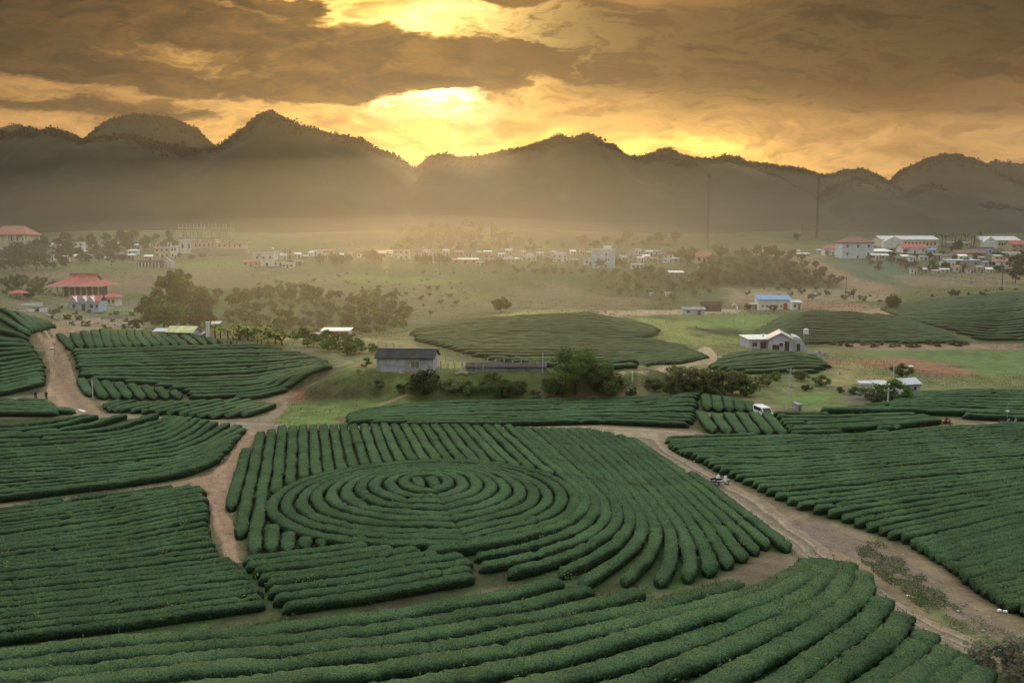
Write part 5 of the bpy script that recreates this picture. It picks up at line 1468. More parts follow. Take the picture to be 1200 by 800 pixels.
def house(name, px, py, wpx, hpx, label, wall=WHITE, roof=R_GREY, kind='gable', rpx=3, dr=.7, ov=.4, rz=0.0, win=3, floors=1, door=True, group=None, cat='house', fine=False, wallc=None):
    """a building whose front foot stands at (px, py) in the photo, wpx wide and hpx to the eaves there, roof rpx higher"""
    x, y, z = spot(px, py)
    k = math.hypot(x, y) / FPX
    w, h, rh = wpx * k, hpx * k, rpx * k
    d = max(w * dr, 3.0)
    r = empty(name, (x, y + d / 2, z), R(rz))
    gable_walls(w, d, h, kind, rh).build('wall', wall, r)
    roof_mesh(kind, w, d, h, rh if kind != 'flat' else min(rh, .9), ov, .14 if k < .45 else .25).build('roof', roof, r)
    fh = h / floors
    for f in range(floors):
        for i in range(win):
            xx = -w / 2 + w * (i + .5) / win
            if f == 0 and door and i == win // 2:
                opening(r, xx, -d / 2, 0, min(1.1, w * .2), min(2.2, fh * .8), kind='door', pane=DOORM)
            else:
                opening(r, xx, -d / 2, f * fh + fh * .38, min(1.3, w / win * .5), fh * .38, fine=fine)
    return tag(r, label, cat, group)
def build_shed():
    # the grey shed on the bank: corrugated dark roof, stained rendered walls, pale left gable with a doorway
    x, y, z = spot(476, 438)
    k = y / FPX
    w, d, h, rh = 68 * k, 5.2, 19.5 * k, 1.25
    r = tag(empty('shed', (x, y + d / 2, z), R(-5)), 'grey rendered shed with dark corrugated roof standing on the grassy bank', 'shed')
    wm = mat('shed_render', (.50, .50, .52), (.30, .30, .33), .9, 6, .9, .1, bump=.3, bscale=6)
    t = wm.node_tree; g = Nodes(t); b = t.nodes['Principled BSDF']; old = b.inputs['Base Color'].links[0].from_socket
    zz = g.sep(g.n('ShaderNodeTexCoord').outputs['Object'])[2]
    st = g.m('MULTIPLY', g.mp(zz, .75, .15), g.mp(g.noise(g.n('ShaderNodeTexCoord').outputs['Object'], .8, 4), .35, .6))
    g.put(b.inputs['Base Color'], g.mix(st, old, (.34, .19, .10)))        # red mud splashed on the foot of the wall
    gable_walls(w, d, h, 'gable', rh).build('wall', wm, r)
    rf = roof_mesh('gable', w, d, h, rh, .35, .10).build('roof', R_DARK, r)
    MB().box(-w / 2 - .36, w / 2 + .36, -.14, .14, h + rh + .09, h + rh + .17).build('ridge_cap', R_GREY, rf)
    s = opening(r, w * .18, -d / 2, h * .36, 1.5, 1.25, pane=mat('shutter_green', (.22, .25, .17)))
    MB().box(w * .18 - .03, w * .18 + .03, -d / 2 - .10, -d / 2 - .032, h * .36, h * .36 + 1.25).build('mullion', FRAME, s)
    MB().box(w * .27, w * .275 + .12, -d / 2 - .12, -d / 2 - .003, 0, h).build('pilaster', wm, r)
    opening(r, -w / 2, .1, 0, .95, 2.1, face='l', kind='door', pane=DARK)
    opening(r, -w / 2, -1.5, 1.0, .7, .9, face='l')
    MB().box(-w / 2 - .012, -w / 2 - .003, -d / 2 + .02, d / 2 - .02, 0, h - .05).build('pale_gable', wallm('pale_gable', (.70, .70, .68)), r)  # thin pale sheet over the left gable wall
    # the low wall of an unfinished building beside it
    ax, ay = survey([(546, 438)])[0]; bx, by = survey([(640, 438)])[0]
    L = bx - ax
    q = tag(empty('low_building', ((ax + bx) / 2, (ay + by) / 2 + 2.0, ground_z((ax + bx) / 2, (ay + by) / 2 + .4)), math.atan2(by - ay, bx - ax)), 'long low grey wall building with dark flat roof sheets beside the shed', 'shed')
    MB().box(-L / 2, L / 2, -1.6, 1.6, -.8, .75).build('wall', GREY, q)
    rr = MB().slab([(-L / 2 - .2, -1.9, .86), (L / 2 + .2, -1.9, .86), (L / 2 + .2, 1.9, 1.25), (-L / 2 - .2, 1.9, 1.25)], .09).build('roof', R_DARK, q)
    for i in range(5): MB().box(-L / 2 + 1 + i * (L - 2) / 4, -L / 2 + 1.18 + i * (L - 2) / 4, -1.72, -1.605, -.5, .72).build('pier', CONC, q)
    x, y, z = spot(541, 438)
    rng = np.random.default_rng(8); m_ = MB()
    for i in range(16):
        a, b_ = rng.normal(0, .55, 2); s = rng.uniform(.12, .32); zz = max(0, .45 - abs(a) * .5) * rng.random()
        m_.box(a - s, a + s, b_ - s * .7, b_ + s * .7, zz - .1, zz + s * 1.1)
    o = m_.build('rubble_heap', RUBBLE); o.location = (x, y + .3, z + .05); tag(o, 'heap of pinkish broken blocks at the low wall left end', 'rubble')
    # leaning plank on the rubble
    o = MB().box(-1.3, 1.3, -.06, .06, -.02, .03).build('plank', mat('pale_wood', (.50, .46, .40))); o.location = (x + 1.1, y + .2, z + .45); o.rotation_euler = (0, R(16), R(-8))
    tag(o, 'pale plank sloping from the rubble heap towards the low wall', 'plank')

def build_temple():
    # the red-roofed pavilion
    x, y, z = spot(88, 349); k = math.hypot(x, y) / FPX
    w, d = 46 * k, 30 * k
    r = tag(empty('temple', (x, y + d / 2 + 2, z)), 'temple pavilion under a wide sweeping red roof with pale columns', 'temple')
    MB().box(-w / 2 - 2.5, w / 2 + 2.5, -d / 2 - 2.5, d / 2 + 2.5, -1.5, .5).build('platform', CONC, r)
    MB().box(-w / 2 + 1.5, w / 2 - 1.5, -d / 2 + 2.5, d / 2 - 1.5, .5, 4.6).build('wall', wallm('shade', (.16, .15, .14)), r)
    for i in range(8):
        c = MB().tube([(-w / 2 + .6 + i * (w - 1.2) / 7, -d / 2 + .5, .5), (-w / 2 + .6 + i * (w - 1.2) / 7, -d / 2 + .5, 4.7)], .30, 10).build('column', WHITE, r, smooth=False)
    a, b = w / 2 + 2.8, d / 2 + 2.8; h = 4.6
    n = 7; V = []                                            # hipped roof with a concave sweep
    for i in range(n):
        t = i / (n - 1); s = (1 - t) ** 1.6
        aa, bb = w * .30 + (a - w * .30) * s, .25 + (b - .25) * s
        zz = h + 4.4 * t + .35 * max(0, .25 - t)
        V += [(-aa, -bb, zz), (aa, -bb, zz), (aa, bb, zz), (-aa, bb, zz)]
    F = [(4 * i + j, 4 * i + (j + 1) % 4, 4 * i + 4 + (j + 1) % 4, 4 * i + 4 + j) for i in range(n - 1) for j in range(4)] + [(3, 2, 1, 0), tuple(4 * (n - 1) + j for j in range(4))]
    m_ = MB(); m_.p.append((np.array(V), F)); rf = m_.build('roof', R_RED, r)
    MB().box(-w * .30 - .3, w * .30 + .3, -.22, .22, h + 4.35, h + 4.85).build('ridge', R_MAROON, rf)
    MB().prism([(w * .30, h + 2.4), (w * .30 + 2.2, h + 2.4), (w * .30 + .9, h + 4.2)], -.5, .5).build('gablet', DARK, rf)
    MB().box(-a, a, -b - .05, -b + .12, h - .12, h + .16).build('eave_board', WHITE, rf)
    # the sky-blue house with three gables
    x, y, z = spot(98, 364); k = math.hypot(x, y) / FPX
    w, d, h = 31 * k, 6.5, 9.5 * k
    r = tag(empty('gabled_house', (x, y + d / 2, z), R(4)), 'sky blue house with three small white-edged gables and red roof', 'house')
    MB().box(-w / 2, w / 2, -d / 2, d / 2, -.6, h).build('wall', SKYW, r)
    rf = roof_mesh('gable', w, d, h, 2.0, .4).build('roof', R_RED, r)
    for i, xx in enumerate((-w * .33, 0 - w * .02, w * .24)):
        gw = w * .26; g_ = MB().prism([(xx - gw / 2, h - .3), (xx + gw / 2, h - .3), (xx, h + 1.7)], -d / 2 - .5, -.2).build('gable', SKYW, r)
        t_ = MB(); t_.slab([(xx - gw / 2 - .3, -d / 2 - .75, h - .45), (xx, -d / 2 - .75, h + 1.95), (xx, 0, h + 1.95), (xx - gw / 2 - .3, 0, h - .45)], .15)
        t_.slab([(xx, -d / 2 - .75, h + 1.95), (xx + gw / 2 + .3, -d / 2 - .75, h - .45), (xx + gw / 2 + .3, 0, h - .45), (xx, 0, h + 1.95)], .15); t_.build('gable_roof', WHITE, g_)
        if i == 1: opening(r, xx, -d / 2, 0, 1.3, 2.3, kind='door', pane=DOORM)
        else: opening(r, xx, -d / 2, 1.0, 1.1, 1.2)
    opening(r, w * .42, -d / 2, 1.0, .8, 1.2)
    # the red-capped kiosk and the red umbrella pavilion
    x, y, z = spot(128, 358); k = math.hypot(x, y) / FPX; w = 14 * k
    r = tag(empty('kiosk', (x, y + w / 2, z)), 'square white kiosk with a tiered red hipped roof right of the blue house', 'kiosk')
    MB().box(-w / 2, w / 2, -w / 2, w / 2, -.5, 3.0).build('wall', WHITE, r)
    MB().box(-w / 2 - .6, w / 2 + .6, -w / 2 - .6, w / 2 + .6, -1.6, -.1).build('plinth', CONC, r)
    rf = roof_mesh('hip', w, w, 3.0, 1.5, .8).build('roof', R_RED, r)
    MB().ball((0, 0, 4.8), .3, sz=1.6).build('finial', R_RED, rf)
    for i in range(3): opening(r, -w * .3 + i * w * .3, -w / 2, .9, .8, 1.4, fine=False)
    x, y, z = spot(22, 350); k = math.hypot(x, y) / FPX; w = 13 * k
    r = tag(empty('gazebo', (x, y, z)), 'small red roofed gazebo left of the temple', 'gazebo')
    roof_mesh('hip', w, w, 1.9, 1.2, .4).build('roof', R_RED, r)
    for sx in (-1, 1):
        for sy in (-1, 1): MB().tube([(sx * w * .4, sy * w * .4, -.3), (sx * w * .4, sy * w * .4, 1.9)], .11).build('post', R_MAROON, r)
    # yard walls and slabs
    for i, (x0, y0, x1, y1, hh, lb) in enumerate([(20, 357, 50, 359, .9, 'white boundary wall below the red gazebo'), (22, 364, 55, 366, .8, 'second white boundary wall nearer than the gazebo wall'), (96, 371, 150, 373, .7, 'low pale wall in front of the blue house garden'),
            (80, 382, 118, 379, .8, 'low reddish wall at the back of the left hill'), (128, 383, 152, 383, .6, 'pale low wall along the track behind the left hill'), (50, 367, 68, 376, .5, 'grey ramp wall slanting down to the dirt lane')]):
        a, b_ = survey([(x0, y0), (x1, y1)]); L = float(np.hypot(*(b_ - a)))
        r = empty('yard_wall', (*((a + b_) / 2), float(ground_z(*((a + b_) / 2)))), math.atan2(b_[1] - a[1], b_[0] - a[0]))
        MB().box(-L / 2, L / 2, -.14, .14, -.5, hh).build('wall_panel', [WHITE, WHITE, CONC, PINKW, CONC, GREY][i], r)
        MB().box(-L / 2 - .05, L / 2 + .05, -.19, .19, hh, hh + .08).build('coping', CONC, r)
        tag(r, lb, 'wall', 'walls round the temple yard')

def build_valley():
    # long white farm shed, big barn with a rounded lean-to, debris, water tank
    x, y, z = spot(892, 409); k = math.hypot(x, y) / FPX
    w, d, h = 31 * k, 7, 11 * k
    r = tag(empty('farm_shed', (x, y + d / 2, z), R(6)), 'long low white farm shed with white flat roof left of the barn', 'shed')
    MB().box(-w / 2, w / 2, -d / 2, d / 2, -.6, h).build('wall', PURPW, r); roof_mesh('mono', w, d, h, .5, .4).build('roof', R_WHITE, r)
    opening(r, w * .02, -d / 2, 0, 1.6, 2.1, kind='door', pane=DARK); opening(r, -w * .3, -d / 2, .8, 1.4, 1.1)
    MB().tube([(w * .2, 0, h), (w * .2, 0, h + 1.3)], .3, 8).build('vent', WHITE, r)
    x, y, z = spot(920, 411); k = math.hypot(x, y) / FPX
    w, d, h, rh = 26 * k, 10, 13 * k, 7 * k
    r = tag(empty('barn', (x, y + d / 2, z), R(-14)), 'large pale grey barn with gable front, biggest of the white farm', 'barn')
    gable_walls(w, d, h, 'gablex', rh).build('wall', PURPW, r); roof_mesh('gablex', w, d, h, rh, .35).build('roof', R_TIN, r)
    opening(r, w * .26, -d / 2, 0, 1.2, 2.6, kind='door', pane=DARK); opening(r, -w * .2, -d / 2, .2, 1.8, 1.4, kind='door', pane=DARK); opening(r, w * .02, -d / 2, 1.2, 1.0, .9)
    m_ = MB(); P = [(w / 2 + .02 + 3.6 * math.cos(t), 3.9 * math.sin(t)) for t in np.linspace(0, math.pi / 2, 9)]
    m_.prism([(w / 2 + .02, -.5), (w / 2 + 3.62, -.5)] + P, -d / 2 + .4, d / 2 - 1); m_.build('lean_to', R_TIN, r)
    opening(r, w / 2 + 1.5, -d / 2 + .4, 0, .9, 2.0, kind='door', pane=DARK)
    x, y, z = spot(953, 416); rng = np.random.default_rng(4); m_ = MB()
    for i in range(14):
        a, b_ = rng.normal(0, 1.3), rng.normal(0, .8); s = rng.uniform(.3, .9)
        m_.hexa([(a - s, b_ - .1, -.1), (a + s, b_ - .1, -.1), (a + s, b_ + .1, -.1), (a - s, b_ + .1, -.1)], [(a - s * .8 + .2, b_ + .2, s), (a + s * .7 + .2, b_ + .2, s * 1.2), (a + s * .7 + .2, b_ + .3, s * 1.2), (a - s * .8 + .2, b_ + .3, s)])
    o = m_.build('scrap_heap', mat('scrap', (.45, .45, .46), (.14, .11, .09), 1.2)); o.location = (x, y, z); tag(o, 'heap of scrap sheets right of the barn', 'scrap heap')
    x, y, z = spot(944, 404); k = math.hypot(x, y) / FPX
    r = tag(empty('water_tower', (x, y, z)), 'white water tank on a tall stand behind the barn', 'water tank')
    for sx in (-.5, .5):
        for sy in (-.5, .5): MB().tube([(sx * 1.2, sy * 1.2, -.3), (sx, sy, 12 * k)], .07, 6).build('leg', STEEL, r)
    MB().tube([(0, 0, 12 * k), (0, 0, 12 * k + .12)], .95, 12).build('platform', STEEL, r)
    MB().tube([(0, 0, 12 * k + .12), (0, 0, 12 * k + 1.5), (0, 0, 12 * k + 1.75)], [.75, .75, .25], 14).build('tank', WHITE, r)
    # blue-roofed hall and its annex
    x, y, z = spot(909, 363); k = math.hypot(x, y) / FPX
    w, d, h = 37 * k, 8, 11 * k
    r = tag(empty('hall', (x, y + d / 2, z), R(-3)), 'white hall with bright blue roof and dark red door', 'hall')
    MB().prism_x([(-d / 2, -.6), (d / 2, -.6), (d / 2, h + 1.3), (-d / 2, h)], -w / 2, w / 2).build('wall', WHITE, r)
    roof_mesh('mono', w, d, h, 1.55, .35, .2).build('roof', R_BLUE, r)
    opening(r, w * .30, -d / 2, 0, 1.6, 2.8, kind='door', pane=DOORR)
    for i in range(5): opening(r, -w * .38 + i * w * .14, -d / 2, 1.2, .8, .7)
    house('annex', 934, 363, 10, 8, 'small white annex right of the blue roofed hall', WHITE, R_TIN, 'mono', 2, win=2, cat='shed')
    house('lean_to_shed', 886, 363, 9, 6, 'low grey lean-to left of the blue roofed hall', GREY, R_TIN, 'mono', 1, win=1, cat='shed')
    house('shed', 813, 369, 25, 6.5, 'low pale blue shed beside the valley track', BLUEW, R_GREY, 'gable', 2, win=2, cat='shed', dr=.3)
    house('hut', 834, 365, 22, 8, 'dark brown wooden hut behind the pale blue shed', BROWNW, R_DARK, 'gable', 3, win=2, cat='hut', dr=.4)
    x, y, z = spot(864, 364); k = math.hypot(x, y) / FPX
    P = [(.9 * math.cos(t) - .9, 0, 1.9 * math.sin(t)) for t in np.linspace(0, 2.4, 12)]
    o = MB().tube(np.array(P) * 1.5, [.42 - .02 * i for i in range(12)], 8).build('arch', WHITE, smooth=True); o.location = (x, y, z - .1); tag(o, 'white curved arch on the red yard left of the blue roofed hall', 'arch')
    # two small tin sheds on the right
    house('tin_shed', 1036, 461, 12, 9, 'smaller grey tin shed left of the power pole', PURPW, R_TIN, 'mono', 2, win=1, cat='shed', dr=.8)
    x, y, z = spot(1065, 462); k = math.hypot(x, y) / FPX
    w, d, h, rh = 23 * k, 3.2, 11.5 * k, .8
    r = tag(empty('tin_shed', (x, y + d / 2, z), R(18)), 'larger pale tin shed with two-pitched roof right of the power pole', 'shed')
    gable_walls(w, d, h, 'gable', rh).build('wall', PURPW, r); roof_mesh('gable', w, d, h, rh, .3, .08).build('roof', R_TIN, r)
    opening(r, -w * .22, -d / 2, 0, .9, 1.6, kind='door', pane=DARK); opening(r, w * .2, -d / 2, .8, .7, .6)
    o = MB().slab([(-1.5, -1, .55), (1.6, -1.1, .5), (1.4, 1, .8), (-1.4, .9, .75)], .5).build('tarpaulin', mat('tarp', (.52, .54, .60))); x, y, z = spot(1014, 451); o.location = (x, y, z); tag(o, 'pale grey tarpaulin heap left of the small tin sheds', 'tarpaulin')
    house('pump_hut', 937, 482, 5, 7, 'small grey hut with a dark doorway above the back lane', CONC, R_GREY, 'flat', 0, win=1, cat='hut', dr=.9, ov=.1)
    o = MB().slab([(-1.4, -.5, .3), (1.2, -.6, .3), (1.3, .5, .34), (-1.3, .5, .34)], .3).build('slab', WHITE); x, y, z = spot(1064, 430); o.location = (x, y, z); tag(o, 'white slab lying on the red spoil heap', 'slab')
    # red-sided shack
    x, y, z = spot(393, 397); k = math.hypot(x, y) / FPX
    w, d, h = 30 * k, 4, 9 * k
    r = tag(empty('shack', (x, y + d / 2, z)), 'low shack with white roof and bright red side panels', 'shack')
    MB().box(-w / 2, w / 2, -d / 2, d / 2, -.5, h).build('wall', WHITE, r); roof_mesh('mono', w, d, h, .4, .5).build('roof', R_WHITE, r)
    pm = mat('red_panel', (.55, .10, .07))
    for xx, ww in ((-.02, .30), (.34, .28)): MB().box(w * xx - w * ww / 2, w * xx + w * ww / 2, -d / 2 - .08, -d / 2 - .004, .25, h - .35).build('panel', pm, r)
    MB().box(-w * .5 - 5, -w * .5 - .5, -1.2, 1.2, h * .55, h * .65).build('awning', R_TIN, r)
    for sx in (5, .8):
        MB().tube([(-w * .5 - sx, -1.1, -.3), (-w * .5 - sx, -1.1, h * .55)], .06, 5).build('post', WOOD, r)
    # the white-roofed farm on the left
    k = 265 / FPX
    house('farmhouse', 213, 396, 30, 7, 'farmhouse with lilac gable and pale yellow roof', PURPW, R_YEL, 'gable', 5, win=3, rz=-12, dr=.5)
    house('farm_shed', 192, 393, 22, 4, 'low farm shed with white tin roof left of the farmhouse', TAN, R_TIN, 'mono', 2, win=2, rz=8, cat='shed', dr=.35)
    house('farm_porch', 228, 397, 14, 4, 'grey porch shed at the farmhouse right end', GREY, R_GREY, 'mono', 2, win=1, cat='shed')
    house('farm_hut', 250, 384, 10, 4, 'small hut with white roof behind the white gatepost', GREY, R_WHITE, 'mono', 2, win=1, cat='hut')
    x, y, z = spot(244, 399); o = MB().box(-.3, .3, -.3, .3, -.4, 3.9).box(-.42, .42, -.42, .42, 3.9, 4.15).build('gatepost', WHITE); o.location = (x, y, z); tag(o, 'tall white gatepost right of the farmhouse', 'gatepost')
    o = MB().ball((0, 0, .3), .9, 1.7, 1, .7).build('sack_heap', mat('sack', (.72, .72, .70))); x, y, z = spot(164, 389); o.location = (x, y, z); tag(o, 'white covered heap left of the farm', 'heap')

def build_town():
    G = 'town houses along the hill foot'
    # the big ones first
    x, y, z = spot(19, 293); k = math.hypot(x, y) / FPX
    w, d, h = 42 * k, 12, 15 * k
    r = tag(empty('villa', (x - 4, y + d / 2, z), R(-8)), 'cream two-storey villa with red-brown hipped roof at the left edge', 'house')
    MB().box(-w / 2, w / 2, -d / 2, d / 2, -.8, h).build('wall', CREAM, r); roof_mesh('hip', w, d, h, 9 * k, 1.2, .3).build('roof', R_TILE, r)
    for f in range(2):
        b_ = MB().box(w * .02, w / 2 + .3, -d / 2 - 1.5, -d / 2 - .01, h * (.48 * f), h * (.48 * f) + 1.0).build('balcony', CREAM, r)
        for i in range(3): opening(r, w * .10 + i * w * .15, -d / 2, h * (.16 + .46 * f), 1.1, 2.0)
    for i in range(3): MB().box(w * (.02 + .22 * i) - .3, w * (.02 + .22 * i) + .3, -d / 2 - 1.5, -d / 2 - 1.0, -.5, h).build('pillar', WHITE, r)
    # long cream building with the concrete frame behind it
    x, y, z = spot(252, 299); k = math.hypot(x, y) / FPX
    r = tag(empty('long_building', (x, y + 6, z)), 'long low cream and pink building on a stone base', 'building')
    MB().box(-26 * k, 34 * k, -5.9, 5, -1, 7 * k).build('base', wallm('stone', (.40, .36, .32)), r)
    MB().box(-26 * k, 1 * k, -6, 4, 7 * k, 16 * k).build('wing', PINKW, r); MB().box(1.06 * k, 32 * k, -5.6, 4, 7 * k, 13 * k).build('wall', CREAM, r)
    MB().box(-26.5 * k, 1.5 * k, -6.4, 4.4, 16 * k, 16.9 * k).build('roof', PINKW, r); MB().box(1.6 * k, 34 * k, -6.2, 4.4, 13 * k, 13.9 * k).build('roof', CREAM, r)
    for i in range(5): opening(r, (-21 + i * 4.8) * k, -6, 9.5 * k, 1.0, 2.2)
    for i in range(5): opening(r, (5 + i * 5.6) * k, -5.6, 9 * k, 1.1, 1.6)
    house('white_cabin', 218, 297, 14, 14, 'white square cabin at the left end of the long cream building', WHITE, R_WHITE, 'flat', 1, win=2, door=False, cat='cabin', dr=.6)
    x, y, z = spot(236, 290); k = math.hypot(x, y) / FPX; y += 14; z = float(ground_z(x, y))
    r = tag(empty('building_frame', (x, y, z)), 'unfinished concrete frame of columns and beams behind the long cream building', 'building frame')
    for i in range(8):
        for yy in (-4, 4): MB().box((-29 + i * 8.2) * k - .22, (-29 + i * 8.2) * k + .22, yy - .22, yy + .22, -1, 25 * k).build('column', CONC, r)
    for j, zz in enumerate((9, 17)): MB().box(-31 * k, 30 * k, -5, 5, zz * k, zz * k + .5).build('floor_slab', CONC, r)
    for yy in (-4, 4): MB().box(-31 * k, 30 * k, yy - .2, yy + .2, 19.5 * k, 20.5 * k).build('beam', CONC, r)
    # blue block
    x, y, z = spot(708, 314); k = math.hypot(x, y) / FPX
    w, d, h = 27 * k, 11, 21 * k
    r = tag(empty('apartment_block', (x, y + d / 2, z), R(-6)), 'plain pale blue block with stair tower, tallest of the town', 'apartment block')
    MB().box(-w / 2, w / 2, -d / 2, d / 2, -1.5, h).build('wall', wallm('powder_blue', (.50, .63, .70)), r)
    roof_mesh('flat', w, d, h, .5, .15, .25).build('roof', WHITE, r)
    MB().box(w * .0, w * .34, -2, 3, h + .25, h + 2.6).build('stair_tower', BLUEW, r)
    MB().tube([(w * .36, 0, h + .2), (w * .36, 0, h + 4.4)], .09, 5).build('aerial', WHITE, r)
    opening(r, w * .12, -d / 2, h * .68, .9, 1.5); opening(r, w * .12, -d / 2, h * .40, .9, 1.2); opening(r, w * .22, -d / 2, h * .40, .9, 1.2); opening(r, w * .1, -d / 2, 0, 1.2, 2.2, kind='door', pane=DOORM)
    house('low_house', 690, 311, 10, 7, 'low pale house touching the blue block left side', WHITE, R_TIN, 'flat', 1, win=2, group=G)
    # white house with roof tank
    x, y, z = spot(309, 312); k = math.hypot(x, y) / FPX
    w, d, h = 24 * k, 9, 15 * k
    r = tag(empty('flat_roof_house', (x, y + d / 2, z)), 'white square house with flat roof and rooftop tank', 'house', G)
    MB().box(-w / 2, w / 2, -d / 2, d / 2, -1, h).build('wall', WHITE, r); roof_mesh('flat', w, d, h, .4, .5, .3).build('roof', WHITE, r)
    MB().box(w * .32, w * .42, -1, 0, h + .3, h + 2.2).build('tank_stand', GREY, r); MB().tube([(w * .37, -.5, h + 2.2), (w * .37, -.5, h + 3.4)], .7, 10).build('tank', WHITE, r)
    for i in range(3): opening(r, -w * .3 + i * w * .3, -d / 2, h * .55, 1.3, 1.6)
    opening(r, w * .15, -d / 2, 0, 1.4, 2.2, kind='door', pane=DARK)
    # factory halls
    for px, py, wp, hp, lb, rz in [(1066, 291, 60, 9, 'larger white factory hall with tall gable end left of the palms', 0), (1172, 291, 40, 8, 'smaller white factory hall right of the palms', 0)]:
        x, y, z = spot(px, py); k = math.hypot(x, y) / FPX
        w, d, h, rh = wp * k, 20, hp * k, 4 * k
        r = tag(empty('factory_hall', (x, y + d / 2, z), R(rz)), lb, 'factory hall', 'white factory halls')
        gable_walls(w, d, h, 'gable', rh).build('wall', CREAM, r); roof_mesh('gable', w, d, h, rh, .6, .3).build('roof', R_TIN, r)
        MB().prism([(-w / 2, -.5), (-w / 2 + w * .36, -.5), (-w / 2 + w * .36, h * .8), (-w / 2 + w * .18, h + rh * .9), (-w / 2, h * .8)], -d / 2 - 4, -d / 2 - .02).build('gable_end', WHITE, r)
        for i in range(9): opening(r, -w * .08 + i * w * .065, -d / 2, h * .35, 1.3, h * .35, fine=False)
    # white-blue villa with dark red roof
    house('villa', 1005, 303, 34, 17, 'white-blue two-storey villa with dark red hipped roof', BLUEW, R_MAROON, 'hip', 6, .6, .7, win=3, floors=2, fine=True, group='houses of the right village')
